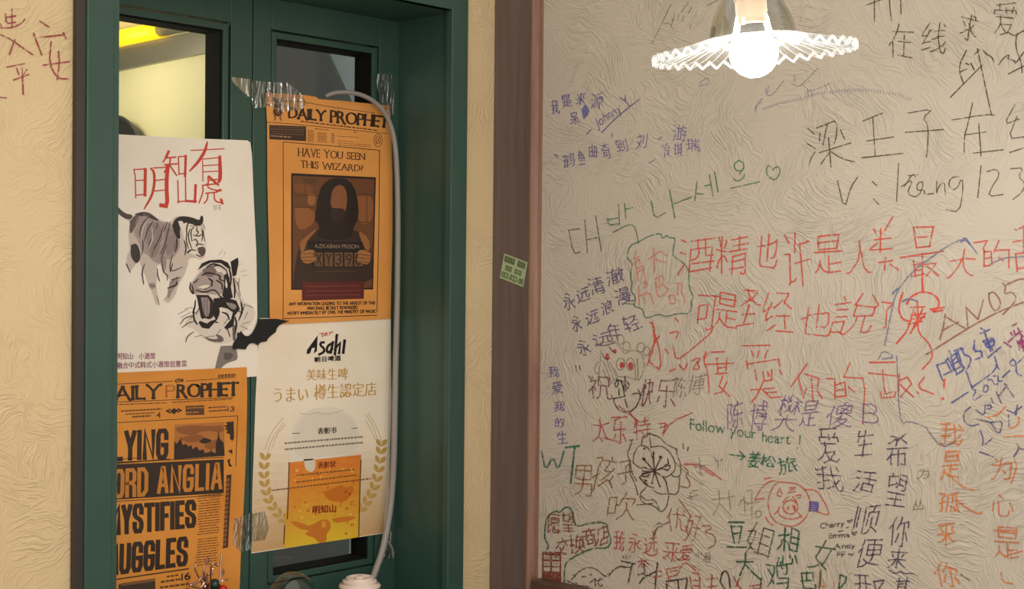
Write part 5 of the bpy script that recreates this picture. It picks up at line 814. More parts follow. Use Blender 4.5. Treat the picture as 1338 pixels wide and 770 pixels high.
d.poly(P("380,420 420,400 430,470 410,540 395,500;450,600 500,560 520,590 470,660 445,720 430,700;300,610 345,600 350,640 310,650", *K), (158, 142, 134), 5, 1)
d.lines(P("600,150 570,200 575,260;655,175 640,200;555,300 570,350 560,400;610,300 640,290;690,230 700,300;640,400 665,415 690,405;450,175 440,230;430,170 410,230;500,285 505,330 490,380", *K), 1.7, (52, 46, 44), 8, 1, taper=.5)
# roaring tiger
K = (220, 320, 4.53)
d.poly(P("130,230 165,180 210,110 310,90 370,140 400,180 420,260 440,330 500,360 520,420 470,490 400,560 330,590 250,580 190,545 160,500 90,480 120,420 150,400 180,380 165,300 140,280", *K), (226, 212, 196), 1, 1)
d.poly(P("135,235 165,190 205,150 270,140 330,170 345,240 320,295 270,295 200,285 150,292 130,262", *K), (176, 158, 150), 3, 1)
d.poly(P("200,150 245,118 290,150 270,190 220,190", *K), (128, 112, 106), 4, 1)
d.poly(P("172,152 198,110 240,92 310,87 352,105 372,142 350,138 310,108 250,106 208,128", *K), BK, 5, 0)
d.poly(P("368,100 412,75 416,105 402,180 380,188 374,142", *K), BK, 5, 0)
d.poly(P("163,296 262,298 272,420 246,444 215,432 196,444 182,380 172,320", *K), (44, 36, 36), 5, 1)
d.poly(P("192,312 248,312 243,425 212,425", *K), (158, 140, 136), 6, 1)
d.poly(P("330,178 352,168 366,230 382,312 345,330 318,300 330,240", *K), BK, 5, 0)
d.poly(P("268,318 330,310 402,330 424,380 392,422 386,482 345,502 330,490 372,440 382,400 350,378 310,368 300,420 282,445 262,410", *K), BK, 5, 0)
d.poly(P("300,372 340,382 338,420 312,424", *K), WH, 6, 1); d.poly(P("340,340 400,350 404,380 380,385 350,360", *K), (150, 138, 130), 6, 1)
d.poly(P("188,450 228,466 300,430 262,474 240,498 200,492 178,462", *K), BK, 5, 0)
d.poly(P("280,140 318,150 310,165 285,158;340,200 352,240 345,262 336,240;170,250 225,235 262,248 215,262", *K), WH, 6, 1)
d.lines(P("132,225 126,262 150,296 146,262 140,240;165,268 215,284 270,262 300,292;150,225 175,205;260,130 300,118 345,150;270,170 310,185 300,205 330,215;215,265 262,240;285,210 320,230 318,262;160,330 158,370 145,400;180,380 165,410", *K), 1.9, BK, 7, 1, taper=.4)
d.lines(P("75,430 130,400;70,470 100,430 150,420;80,492 120,460 150,455;104,575 112,542 150,515;160,545 200,535;390,200 420,250;400,270 430,330;420,200 415,260;440,350 500,370;450,360 430,420 415,450;470,400 450,440;440,470 480,455;430,480 470,500;380,500 400,570;100,380 140,370;60,410 110,385", *K), 1.5, (96, 86, 82), 7, 1, taper=.6)
d.lines(P("360,140 372,190 368,240;345,160 360,200;385,200 395,260 392,310;300,300 340,330 400,345;430,340 440,390 420,440;395,430 405,470 395,520;320,400 350,410 360,440;290,330 280,380 290,420;230,470 262,450 290,460;150,380 150,440 170,470;240,200 262,215 255,235;200,180 230,165 262,170;400,380 430,400;350,500 365,540;230,130 262,112 300,120", *K), 2.4, (36, 31, 31), 7, 1, taper=.5)
d.lines(P("215,320 210,420;230,320 228,425;160,400 130,440;410,220 425,300;180,200 160,225;350,440 330,470;310,500 290,530;270,540 230,545", *K), 1.3, (84, 74, 70), 8, 1, taper=.5)
d.poly(P("205,540 250,575 330,578 322,540 272,528 300,556 260,560;380,480 408,470 400,520 395,575 380,560", *K), (110, 98, 94), 6, 1)
d.poly(P("310,600 385,595 405,620 412,680 380,690 350,700 320,720 285,770 270,770 285,690", *K), (132, 122, 112), 4, 1)
d.poly(P("330,640 380,640 385,670 330,690", *K), (96, 88, 82), 5, 1)
d.lines(P("430,160 460,150;440,185 462,178;410,130 430,110;300,60 320,30;330,60 338,40", *K), 0.7, (190, 176, 164), 3, 1)
d.build('ink_tigers', 'y', YT, INK, tp, label='walking and roaring tigers in black ink wash')
# --- wanted newspaper
YW = 0.1645
wp = empty('wanted_poster', hit(432, 420, 'y', YW), 'orange newspaper page with a large framed portrait photo high on the right sash', 'poster')
sheet('sheet', wp, [(347, 121), (380, 123), (400, 124.5), (413, 126.5), (416, 129.5), (450, 132), (509, 138), (511, 170), (513, 230), (513, 300), (511.5, 360), (510.5, 416.5), (430, 421), (352.5, 424.5), (352, 350), (349.5, 240), (349, 160)], MAT['kraft'], YW)
tape(wp, [(329, 105), (355, 107.5), (353, 122), (348, 140), (329.5, 141.5)], 0.1634)
tape(wp, [(353, 107), (376, 108), (392, 121), (401, 135), (393, 144), (365, 146), (352, 139)], 0.1632)
tape(wp, [(490, 96), (513, 98), (516, 128), (517, 150), (506, 150), (496, 128)], 0.1632)
bk = (58, 38, 26)
glint = lambda pts: tape(wp, pts, 0.1628)
d = Draw(); K = (340, 115, 6.417)
d.text('DAILY', (377.5, 139.5), (425, 145), (377.5, 154), (425, 158.5), 3.4, bk, 2, nib=1.7, serif=2.3, gap=.12)
d.text('PROPHET', (432.5, 143.5), (508, 152), (432.5, 160), (506, 167), 3.4, bk, 2, nib=1.7, serif=2.3, gap=.13)
d.lines(P("180,118 320,110 600,160 960,210;60,287 250,300 1060,382;100,105 130,112", *K), 0.7, bk, 2, 0)
d.micro((393, 158.5), (494, 170.5), 1.5, (96, 60, 34), 2)
d.poly(P("76,310 385,322 384,446 78,430", *K), (62, 44, 36), 2)
for y, c in ((326, (128, 90, 58)), (344, (150, 104, 64)), (362, (120, 84, 54)), (382, (140, 98, 62))):
    d.micro((354, 115 + y / 6.417), (397, 115 + (y + 10) / 6.417), .9, c, 3, unit=3)
d.micro((354, 177.5), (380, 179.3), 1.6, (206, 160, 110), 3, fillr=.55, unit=2.5)
for k in range(7):
    y = 170.5 + k * 2.2; d.micro((402, y), (410, y + .7), .9, (96, 60, 34), 2, unit=3)
    if k: d.micro((415, y + .8), (427, y + 1.8), .9, (96, 60, 34), 2, unit=3); d.micro((433, y + 2.2), (437, y + 2.4), 1.0, (96, 60, 34), 2, unit=2)
d.micro((411, 168.2), (430, 170), .9, (96, 60, 34), 2, unit=3); d.micro((462, 172.8), (467, 173.4), 1, (96, 60, 34), 2)
for a, b, c, e in ((441, 178, 469, 179.5), (441, 187, 484, 189.5), (441, 189.5, 484, 192), (441, 184, 462, 185.5)): d.micro((a, b), (c, e), .8, (150, 92, 48), 2)
d.ell(494, 183.5, 5.5, 8.5, .8, (112, 72, 44), 2); d.ell(494, 183, 3.2, 5, .8, (112, 72, 44), 2); d.lines(P("491,180 497,187;497,179 491,188"), .8, (112, 72, 44), 2, 0)
d.lines([[(370, 417.5), (370.3, 300), (370, 185.5), (430, 190.5), (496, 196.5), (495, 300), (492.5, 408)], [(371, 416.5), (492.5, 412)]], .9, bk, 2, 0)
d.text('HAVE YOU SEEN', (390, 192.5), (476.5, 200.3), (390, 204.5), (476.5, 209.5), 1.5, (74, 46, 30), 2, nib=.8, serif=1.4, gap=.14, ext=.2)
d.text('THIS WIZARD?', (393, 209), (474, 216), (393.5, 219.5), (473.5, 224), 1.5, (74, 46, 30), 2, nib=.8, serif=1.4, gap=.14, ext=.2)
d.text('ANY INFORMATION LEADING TO THE ARREST OF THIS', (378, 395.2), (490, 393.6), (378, 399.4), (490, 398), .95, (70, 44, 28), 2, ext=.2)
d.text('MAN SHALL BE DULY REWARDED', (402, 400.8), (467, 399.6), (402, 405), (467, 403.8), .95, (70, 44, 28), 2, ext=.2)
d.text('NOTIFY IMMEDIATELY BY OWL THE MINISTRY OF MAGIC', (376, 407.5), (491, 404.5), (376, 411.7), (491, 408.7), .95, (70, 44, 28), 2, ext=.2)
d.build('printed_lettering', 'y', YW, INK, wp, label='dark brown newspaper lettering and rules')
d = Draw(); K = (340, 115, 6.417)     # a winged shield crest at the top left
cb = (84, 52, 40)
d.poly(P("95,70 120,80 140,100 150,82 168,95 195,70 190,105 168,122 150,130 125,122 100,100", *K), cb, 2, 0)
d.poly(P("118,130 182,130 182,162 150,172 118,162;110,178 185,178 186,215 160,240 125,235 108,210", *K), cb, 2, 0)
d.lines(P("118,235 130,250 120,270;175,235 165,252 178,270;75,105 100,110;60,140 95,150;195,110 240,110;190,150 215,152", *K), 1.3, cb, 2, 0)
d.lines(P("125,145 175,145;140,190 142,215;160,190 158,215", *K), .8, (176, 112, 60), 3, 0)
d.build('crest', 'y', YW, INK, wp, label='small dark winged crest beside the title')
d = Draw(); K = (370, 225, 3.846)     # the photo: a plain faceless sitter holding a number board
d.poly(P("40,5 466,26 452,590 40,592", *K), (44, 32, 26), 2)
d.poly(P("48,18 458,36 446,582 48,584", *K), (112, 70, 42), 3)
for q, c in (("55,60 150,60 150,110 55,105", (128, 80, 46)), ("60,180 150,180 165,250 90,300 60,250", (150, 94, 52)), ("125,110 165,110 160,170 120,165", (158, 102, 60)), ("370,120 455,120 452,250 380,270", (146, 90, 50)), ("100,30 180,34 170,60 100,56", (96, 62, 42))):
    d.poly(P(q, *K), c, 4, 1)
d.lines(P("50,115 165,118;50,175 150,178;370,110 456,114;380,250 452,255;110,60 112,115;420,115 420,250", *K), 1.0, (92, 58, 36), 5, 0)
d.poly(P("48,584 60,470 80,370 140,300 200,280 350,285 420,320 450,400 446,582", *K), (64, 46, 36), 5, 1)          # coat
d.poly(P("85,350 150,295 175,285 120,345 105,400 85,400;395,350 375,290 430,330 440,390 420,400", *K), (158, 102, 58), 6, 1)
d.poly(P("158,240 180,90 220,40 280,26 335,40 372,110 382,230 350,285 345,340 170,340 185,270", *K), (46, 34, 30), 6, 1)    # hood of dark hair
d.poly(P("238,150 246,90 276,62 306,70 322,110 318,190 296,226 256,222", *K), (140, 88, 56), 7, 1)                         # face left blank
d.poly(P("246,180 318,184 308,240 270,262 236,230", *K), (58, 42, 36), 8, 1)
d.poly(P("120,345 400,352 398,480 150,478", *K), (40, 32, 32), 8)
d.text('AZKABAN PRISON', (411.5, 319), (468.5, 319.5), (411.5, 324), (468.5, 325), .9, (140, 116, 92), 9, ext=.2)
for k, ch in enumerate('XY390'):
    x = 158 + k * 50
    d.poly(P(f"{x},404 {x + 42},405 {x + 42},474 {x},474", *K), (112, 82, 56), 9)
    d.char(ch, (370 + (x + 9) / 3.846, 225 + 414 / 3.846, 370 + (x + 33) / 3.846, 225 + 464 / 3.846), 1.4, (36, 26, 24), 0, 10)
d.poly(P("88,405 130,388 162,395 150,420 170,432 150,455 110,462 88,440;440,405 400,388 372,398 378,425 366,440 385,455 425,468 440,440", *K), (170, 112, 66), 10, 1)
d.lines(P("95,412 155,408;92,428 160,426;95,444 150,446;378,412 436,420;372,430 436,436;380,448 430,455", *K), .8, (92, 58, 40), 11, 0)
d.lines(P("160,500 360,498", *K), 1.0, (88, 68, 50), 9, 0)
d.poly(P("95,552 408,550 405,636 95,646", *K), (98, 40, 36), 9)
for y in (575, 598, 620): d.micro((400, 225 + y / 3.846), (470, 225 + (y - 3) / 3.846), .9, (138, 80, 60), 10, unit=4)
d.build('portrait_photo', 'y', YW, INK, wp, label='dark sepia photo of a person holding a number board')
# --- headline newspaper
YN = 0.1645
hp = empty('headline_newspaper', hit(230, 780, 'y', YN), 'orange newspaper page with huge black headlines taped low on the left sash', 'poster')
sheet('sheet', hp, [(112, 489), (230, 484), (322.5, 480), (323, 520), (322, 575), (319, 650), (315, 720), (312, 800), (165, 812), (112, 815)], MAT['kraft2'], YN)
nb = (56, 42, 32); d = Draw(); K = (145, 475, 5.706)
d.text('DAILY', (131, 506), (210, 502.5), (131, 524.5), (210, 521), 4.3, nb, 2, nib=2.1, serif=2.9, gap=.12)
d.text('P', (217.5, 503), (228, 502.5), (217.5, 519.5), (228, 519), 2.6, (176, 104, 44), 2, nib=1.4, serif=1.6)
d.text('ROPHET', (232.5, 502), (310.5, 499), (232.5, 520), (310.5, 517), 4.3, nb, 2, nib=2.1, serif=2.7, gap=.13)
d.text('the', (229.5, 494.5), (240, 492.5), (228.5, 500.5), (239, 499), 1.1, nb, 2)
d.lines(P("0,158 460,133;560,133 920,105;0,290 910,255;0,445 945,392;945,395 930,770;0,722 230,702", *K), .8, nb, 2, 0)
d.micro((285, 491.8), (308, 490.3), 4.2, (120, 74, 36), 2, unit=3.5)
d.micro((149, 529), (218, 526.5), 1.2, (110, 70, 36), 2); d.micro((225, 526), (304, 521.5), 1.2, (110, 70, 36), 2)
for a, b, c, e, h in ((158, 537.5, 212, 534.5, 1.8), (164, 541.5, 202, 539.5, 1.4), (173, 545, 197, 543.5, 2.2), (272, 533, 296, 531.5, 1.8), (273, 537.5, 297, 536, 1.8)): d.micro((a, b), (c, e), h, (104, 66, 36), 2, unit=4)
d.char('4', (205.5, 539, 209.5, 546), 1.2, nb, 0, 2); d.text('13', (298, 531.5), (306, 531), (298, 538), (306, 537.5), 1.2, nb, 2)
d.poly(P("556,318 694,312 696,384 560,386", *K), (92, 64, 40), 2)
d.lines(P("566,335 600,333;612,332 640,330;655,330 684,328;566,368 600,366;615,366 650,364", *K), 1.6, (190, 118, 52), 3, 0)
d.poly(P("405,355 440,338 450,350 470,333 490,345 500,335 535,350 500,370 490,360 470,382 452,365 440,375", *K), nb, 2)
d.poly(P("428,356 442,348 446,358 440,364;495,350 512,350 500,360", *K), (206, 128, 54), 3)
d.text('FLYING', (135.5, 567), (217.5, 563), (135, 601), (217, 597.5), 5.9, nb, 2, block=True, gap=.34, ext=0.45)
d.lines(P("10,747 435,716", *K), 1.6, nb, 2, 0)
d.poly([[(112, 609), (292.5, 600.5), (292.5, 644.5), (112, 655.5)]], nb, 2)
d.text('FORD', (137, 617), (191.5, 613), (136.5, 650), (191, 646.5), 5.0, (206, 132, 52), 3, block=True, gap=.34, ext=.45)
d.text('ANGLIA', (208, 612), (289, 606.5), (207.5, 643.5), (288, 637.5), 4.6, (206, 132, 52), 3, block=True, gap=.34, ext=.45)
d.lines([[(112, 658), (292, 647)], [(112, 606), (292, 598)]], .9, nb, 2, 0)
d.text('MYSTIFIES', (139.5, 664), (253.5, 656), (139, 698.5), (253.5, 687), 5.9, nb, 2, block=True, gap=.36, ext=.45)
d.text('MUGGLES', (136, 716), (243.5, 704), (135, 751), (242.5, 737), 5.9, nb, 2, block=True, gap=.36, ext=.45)
d.lines([[(148, 758), (246, 743.5)]], 1.6, nb, 2, 0)
d.poly([[(155, 764), (203, 757), (203, 806), (153, 808)]], (70, 54, 42), 2)
d.poly([[(158, 762.5), (203, 756), (203, 760), (158, 766)]], (130, 90, 52), 3)
d.text('16', (238, 750), (248, 748), (238, 759), (248, 757), 1.9, nb, 2)
for a, b, c, e, h in ((218, 754, 234, 751.5, 2), (210, 761, 236, 757, 2.6), (209, 768, 248, 763, 2.6), (209, 774, 248, 770, 2.4)): d.micro((a, b), (c, e), h, (104, 66, 36), 2, unit=5)
y = 648.5
while y < 742:
    x0 = 258 - max(0, (y - 690)) * .08; x1 = 290 - max(0, y - 650) * .06
    if not 699 < y < 704: d.micro((x0 + RND.uniform(0, 3), y), (x1 - RND.uniform(0, 3), y - 3), 1.1, (118, 72, 34), 2, unit=6, fillr=.86)
    y += 3.35
d.poly([[(296, 621), (302.5, 620), (298, 715.5), (291, 717)]], (70, 50, 36), 2)
for k in range(15):
    y = 626 + k * 6; x = 297.5 - k * .32
    d.poly([[(x - 1.8, y), (x + 2.4, y - .6), (x + 2.2, y + 3.2), (x - 2, y + 3.8)]], (176, 110, 50), 3)
    d.poly([[(x - .6, y + .8), (x + 1.2, y + .6), (x + 1.0, y + 2.2), (x - .8, y + 2.4)]], (70, 50, 36), 4)
d.poly(P("856,440 915,432 918,560 905,580 885,560 890,530 860,520 870,500 845,490 865,480 842,465 870,458;870,655 905,640 905,680 890,665;868,720 890,712 885,740 905,770 880,770", *K), nb, 2)
d.build('printed_lettering', 'y', YN, INK, hp, label='huge black headlines and small newspaper print')
d = Draw()
d.poly(P("474,458 845,436 848,690 470,716", *K), (184, 116, 56), 2)
d.poly(P("480,480 600,460 760,470 840,460 840,520 700,500 600,540 500,520;500,560 640,520 720,560 600,600;700,600 800,560 840,580 780,640 700,640", *K), (150, 90, 48), 3, 1)
d.poly(P("470,716 474,580 490,600 520,560 535,610 560,600 575,620 600,610 610,640 640,620 660,650 690,640 700,670 740,660 745,630 752,660 780,670 782,590 795,560 802,490 810,560 825,580 840,590 848,690", *K), (54, 42, 36), 4)
d.poly(P("655,585 690,555 720,560 755,575 730,592 690,600", *K), (54, 42, 36), 4, 1)
d.build('skyline_picture', 'y', YN, INK, hp, label='small picture of a car flying over a dark skyline')
tape(hp, [(306, 678), (324, 672), (330, 668), (330, 718), (315, 722), (304, 712)], 0.1636)
# --- beer poster
YA = 0.1670
bp = empty('beer_poster', hit(420, 705, 'y', YA), 'cream poster of a golden beer glass between laurel sprigs on the right sash', 'poster')
sheet('sheet', bp, [(339.5, 416), (420, 415), (510.5, 412), (511.5, 530), (508, 640), (505.5, 672), (500.5, 697.5), (440, 706.5), (372, 717), (328.8, 723.5), (330, 640), (334, 520)], MAT['cream'], YA)
d = Draw(); K = (330, 420, 5.5)
rd = (196, 60, 52); ab = (22, 20, 22)
d.lines(P("482,92 490,84;496,92 502,84;570,84 576,76", *K), .9, rd, 2, 0); d.text('DRY', (421.5, 435.5), (433.5, 433.5), (420.5, 440), (432.5, 438), 1.0, rd, 2)
d.poly(P("388,236 392,205 425,160 468,100 466,140 462,215 440,232 448,190 428,192 412,232;440,140 420,175 446,172", *K), ab, 2)
d.lines(P("510,152 492,152 486,172 516,196 514,222 480,238", *K), 3.2, ab, 2, 1); d.lines(P("572,158 540,176 532,215 548,226 572,200;578,152 562,225", *K), 3.3, ab, 2, 1)
d.lines(P("606,100 592,236;600,190 630,156 622,228", *K), 3.4, ab, 2, 0); d.lines(P("662,140 652,225", *K), 3.6, ab, 2, 0); d.poly(P("590,112 612,88 612,120", *K), ab, 2)
d.text('朝日啤酒', (410.5, 467), (445.5, 464.5), (410.5, 473.5), (445.5, 471.5), 1.1, ab, 2, cjk=True)
d.build('brand_lettering', 'y', YA, INK, bp, label='black slanting brand lettering')
d = Draw(); gd = (200, 154, 74)
d.text('美味生啤', (400, 483), (455, 480.5), (400, 497.5), (455, 496), 1.5, gd, 2, nib=.8, cjk=True)
d.text('うまい', (355, 506.5), (404, 505), (355, 527), (404, 525), 1.8, gd, 2, nib=1.0, cjk=True)
d.text('樽生認定店', (410, 503), (493, 499), (410, 522.5), (493, 517), 1.7, gd, 2, nib=.85, cjk=True)
d.build('title_lettering', 'y', YA, INK, bp, label='gold title lettering')
d = Draw(); bd = (66, 50, 40); bd2 = (140, 62, 26)
K = (330, 540, 4.05)
d.text('表彰书', (415, 559.5), (440, 558), (415, 568), (440, 566), 1.2, bd, 8, nib=.7, cjk=True)
d.lines(P("212,108 250,106;525,82 555,78", *K), .8, bd, 8, 0)
for a, b, c, e in ((372, 579.5, 474, 571), (372, 587.5, 474, 578.5)): d.micro((a, b), (c, e), 2.1, (128, 112, 96), 8, unit=3.2, fillr=.72)
d.build('certificate_lettering', 'y', YA, INK, bp, label='small dark print over the foam')
d = Draw()
d.text('表彰状', (415, 604), (439, 602.5), (415, 612.5), (439, 611), 1.2, (128, 54, 24), 6, nib=.7, cjk=True)
for a, b, c, e in ((388, 621.5, 464, 613.5), (387, 630.5, 466, 621), (356, 641, 485, 625.5)): d.micro((a, b), (c, e), 1.9, (134, 86, 40), 6, unit=3.2, fillr=.72)
d.build('certificate_lettering', 'y', YA, INK, bp, label='small brown print over the beer')
d = Draw()
d.text('明知山', (408, 661.5), (440.5, 659.5), (407.5, 672), (440, 669), 1.7, (150, 52, 24), 7, nib=1.1, cjk=True)
d.build('certificate_lettering', 'y', YA, INK, bp, label='dark red shop name over the beer')
d = Draw()
for i in range(14):
    t0, t1 = i / 14, (i + 1) / 14; al = int(150 * ((t0 + t1) / 2) ** 1.3)
    L_ = lambda t: (332.5 * (1 - t) + 329.2 * t, 560 * (1 - t) + 722.5 * t); R_ = lambda t: (509.5 * (1 - t) + 501 * t, 560 * (1 - t) + 696.5 * t)
    d.n = 0; d.face([L_(t0), R_(t0), R_(t1), L_(t1)], (214, 166, 92, al), 1)
lerp = lambda a, b, t: tuple(a[i] * (1 - t) + b[i] * t for i in range(3))
d.poly(P("192,262 196,190 202,120 215,60 250,20 290,-10 330,-30 372,-24 400,-36 450,-28 500,0 545,40 566,100 574,220", *K), (236, 224, 202), 4, 1)
d.poly(P("215,140 240,50 300,0 380,-10 460,-10 530,30 555,110 560,200 400,230 230,240", *K), (230, 218, 196), 5, 1)
d.lines(P("250,0 300,10 345,-8 370,8 430,2 480,-18", *K), .8, (200, 188, 166), 6, 1)
stops = [(0, (228, 128, 52)), (.18, (226, 132, 46)), (.45, (224, 148, 46)), (.72, (222, 170, 48)), (1, (230, 196, 44))]
def band(u):
    for (a, ca), (b, cb_) in zip(stops, stops[1:]):
        if u <= b: return lerp(ca, cb_, (u - a) / (b - a))
    return stops[-1][1]
top0, top1, bot0, bot1 = (378.5, 604.5), (472, 594.5), (371, 716.8), (468, 702.4)
for i in range(24):
    for j in range(10):
        q = []
        for uu, vv in ((j / 10, i / 24), ((j + 1) / 10, i / 24), ((j + 1) / 10, (i + 1) / 24), (j / 10, (i + 1) / 24)):
            q.append(tuple((top0[k] * (1 - uu) + top1[k] * uu) * (1 - vv) + (bot0[k] * (1 - uu) + bot1[k] * uu) * vv for k in (0, 1)))
        cc = band((i + .5) / 24); edge = abs(j - 4.5) / 4.5
        cc = lerp(cc, (198, 100, 26), .25 * max(0, edge - .5)); cc = lerp(cc, (238, 178, 70), .25 * RND.random())
        d.face(q, cc, 3)
d.poly(P("270,245 335,240 330,300 310,315 280,300", *K), (222, 212, 190), 4, 1)
for _ in range(70):
    x, y = RND.uniform(385, 466), RND.uniform(610, 700); r = RND.uniform(.6, 2.2)
    c = (206, 112, 34) if (x > 425 and 632 < y < 668) or RND.random() < .35 else (238, 190, 76)
    d.ell(x, y, r, r * .8, 0, c, 4, True)
d.poly(P("370,420 420,400 470,380 500,400 520,380 540,400 520,440 490,470 440,470 400,460", *K), (208, 116, 36), 4, 1)
for q in ("195,570 260,580 300,600 350,570 390,560 415,580 410,620 390,640 395,680 350,690 330,660 290,650 275,635 310,625 240,612", "420,560 500,545 560,550 500,575 430,580"):
    d.poly(P(q, *K), (206, 122, 40), 5, 1)
d.ell(423, 685.5, 3, 4.6, 0, (226, 160, 60), 6, True)
d.lines(P("194,262 190,400 185,560;170,595 166,690", *K), 1.3, (74, 48, 26), 5, 0); d.lines(P("574,250 568,400 562,655", *K), 1.3, (74, 48, 26), 5, 0)
d.build('beer_glass_picture', 'y', YA, INK, bp, label='printed glass of golden beer with pale foam')
d = Draw()
def leafs(pts, side):
    for (x, y), (dx, dy) in pts:
        for sg in (-1, 1):
            nx, ny = -dy, dx
            tip = (x + dx * 11 + nx * sg * 7.5, y + dy * 11 + ny * sg * 7.5)
            m1 = (x + dx * 8 + nx * sg * .8, y + dy * 8 + ny * sg * .8); m2 = (x + dx * 3 + nx * sg * 6.4, y + dy * 3 + ny * sg * 6.4)
            d.poly([[(x, y), m1, tip, m2]], (196, 158, 84), 2, 1)
Lp = [(375, 682), (367, 675), (360, 667), (354, 658), (350, 648), (347, 637), (345.5, 626), (345, 614), (346, 602)]
Rp = [(469, 668), (476, 660), (482, 651), (487, 641), (491, 630), (494, 618), (496, 606), (497.5, 594), (498, 584)]
for A in (Lp, Rp):
    pts = []
    for i, p in enumerate(A):
        q = A[min(i + 1, len(A) - 1)]; pr = A[max(i - 1, 0)]
        dx, dy = q[0] - pr[0], q[1] - pr[1]; l = math.hypot(dx, dy); pts.append((p, (dx / l, dy / l)))
    leafs(pts, 0)
    d.lines(P("78,215 100,140 165,50;65,190 95,110 160,25;105,180 130,110 175,60" if A is Lp else "600,10 640,70 660,140;612,0 655,70 685,150;598,40 630,90 650,140", *K), .7, (200, 164, 100), 2, 1)
    d.build('laurel_sprig', 'y', YA, INK, bp); d = Draw()
tape(bp, [(328, 672), (346, 668), (352, 690), (346, 706), (329, 708)], 0.1662)
tape(bp, [(500, 700), (516, 690), (516, 726), (500, 735)], 0.1660)
# --- paper bat
bat = sheet('paper_bat', None, [(280 + x / 7.7, 400 + y / 7.7) for x, y in [(755, 152), (640, 131), (560, 128), (437, 130), (432, 170), (410, 225), (380, 275), (345, 303), (310, 300), (288, 278), (268, 250), (258, 276), (240, 262), (232, 280), (235, 312), (214, 345), (195, 370), (185, 410), (200, 438), (245, 431), (318, 437), (330, 410), (350, 385), (380, 372), (415, 378), (440, 398), (455, 375), (480, 362), (525, 357), (545, 325), (570, 300), (620, 262), (630, 225), (650, 200), (690, 175)]], MAT['black'], 0.1634, 0.0004)
bat['label'] = 'black paper bat with scalloped wing stuck between the tiger and beer posters'; bat['category'] = 'decoration'
# --- loose clear tape on the left sash
tl = sheet('clear_tape', None, [(302, 100.5), (327, 103.5), (327, 127.5), (315, 118), (304, 107)], mat_clear('shiny_tape', (.9, .9, .9, 1), .30, .15, .35, lin((215, 206, 175)), crinkle=0.8), 0.1672, 0.0003)
tl['label'] = 'shiny triangular scrap of clear tape stuck on the left sash above the tiger poster'; tl['category'] = 'tape'
# --- grey cable hanging over the right sash
cpx = [(425.5, 125.5), (437, 121.5), (452, 120.5), (470, 123.5), (486, 131), (499, 143), (509, 160), (515, 182), (518, 210), (519.5, 250), (520, 300), (519.5, 360), (518.5, 420), (517, 480), (516, 540), (514.5, 600), (511.5, 650), (506, 690), (499, 722), (490, 748), (482, 770), (474, 800)]
cyv = [0.158, 0.152, 0.146, 0.142, 0.14] + [0.138] * 12 + [0.134, 0.13, 0.125, 0.122, 0.12]
cab = empty('plastic_cable', hit(474, 800, 'y', 0.12), 'grey plastic cable arching over the right edge of the framed-portrait newspaper', 'cable')
path = smooth_path([hit(x, y, 'y', v) for (x, y), v in zip(cpx, cyv)], 5)
bm = bmesh.new(); nn = len(path); add_tube(bm, path, [0.0042 + 0.0028 * min(1, i / (nn * .75)) for i in range(nn)], 12)
bm_obj('cable', bm, MAT['cable'], cab, True)
bm = bmesh.new(); add_tube(bm, smooth_path([hit(505, 706, 'y', .137), hit(512, 716, 'y', .139), hit(513.5, 730, 'y', .145)], 4), 0.0022, 8)
bm_obj('clip', bm, MAT['cable'], cab, True)

# ------------------------------------------------------------------ things on the sill
def base_at(px, yv):
    p = hit(px, 760, 'y', yv); return Vector((p.x, yv, ZS))
b = base_at(470, 0.075); dep = (b - CAM).dot(_f); u = dep / F_PX
ztop = hit(470, 754, 'y', 0.075).z; h = ztop - ZS
jar = empty('ceramic_jar', b, 'small white ribbed jar with a stepped lid at the foot of the grey cable', 'jar')
bm = bmesh.new(); R = 27 * u
add_lathe(bm, [(0, 0), (R * .72, 0), (R * .8, .004), (R * .94, h * .25), (R, h * .5), (R * .98, h * .62), (R * .9, h * .64), (R * .9, h * .66), (0, h * .66)], b, 48)
bm_obj('body', bm, MAT['ceramic'], jar, True)
bm = bmesh.new()
add_lathe(bm, [(R * .86, h * .662), (R * 1.0, h * .68), (R * 1.02, h * .74), (R * .97, h * .79), (R * .80, h * .81), (R * .82, h * .84), (R * .84, h * .88), (R * .80, h * .915), (R * .66, h * .925), (R * .665, h * .95), (R * .66, h * .99), (R * .62, h), (R * .54, h * .985), (R * .5, h * .94), (0, h * .94)], b, 48)
bm_obj('lid', bm, MAT['ceramic'], jar, True)
bm = bmesh.new(); add_lathe(bm, [(R * .22, h * .942), (R * .24, h * .985), (R * .17, h * 1.02), (0, h * 1.03)], b, 24); bm_obj('knob', bm, MAT['ceramic'], jar, True)
b = base_at(381, 0.06); dep = (b - CAM).dot(_f); u = dep / F_PX; R = 32 * u
ztop = hit(381, 747.5, 'y', 0.06).z; h = ztop - ZS
dm = empty('glass_dome', b, 'clear round glass dome standing left of the white jar', 'glass dome')
bm = bmesh.new()
prof = [(R, 0.012), (R, h - R)] + [(R * math.cos(a * math.pi / 24), h - R + R * math.sin(a * math.pi / 24)) for a in range(1, 12)] + [(0, h)]
add_lathe(bm, prof, b, 48); bm_obj('cloche', bm, MAT['dome'], dm, True)
bm = bmesh.new(); add_lathe(bm, [(0, 0), (R * 1.08, 0), (R * 1.1, .006), (R * 1.05, .012), (0, .012)], b, 40); bm_obj('base', bm, MAT['brown'], dm, True)
b = base_at(282, 0.085)
orn = empty('wire_ornament', b, 'shiny pink wire ornament with green and red baubles in front of the headline newspaper', 'ornament')
OP = lambda x, y, v=0.085: hit(240 + x / 15.4, 720 + y / 15.4, 'y', v)
bm = bmesh.new()
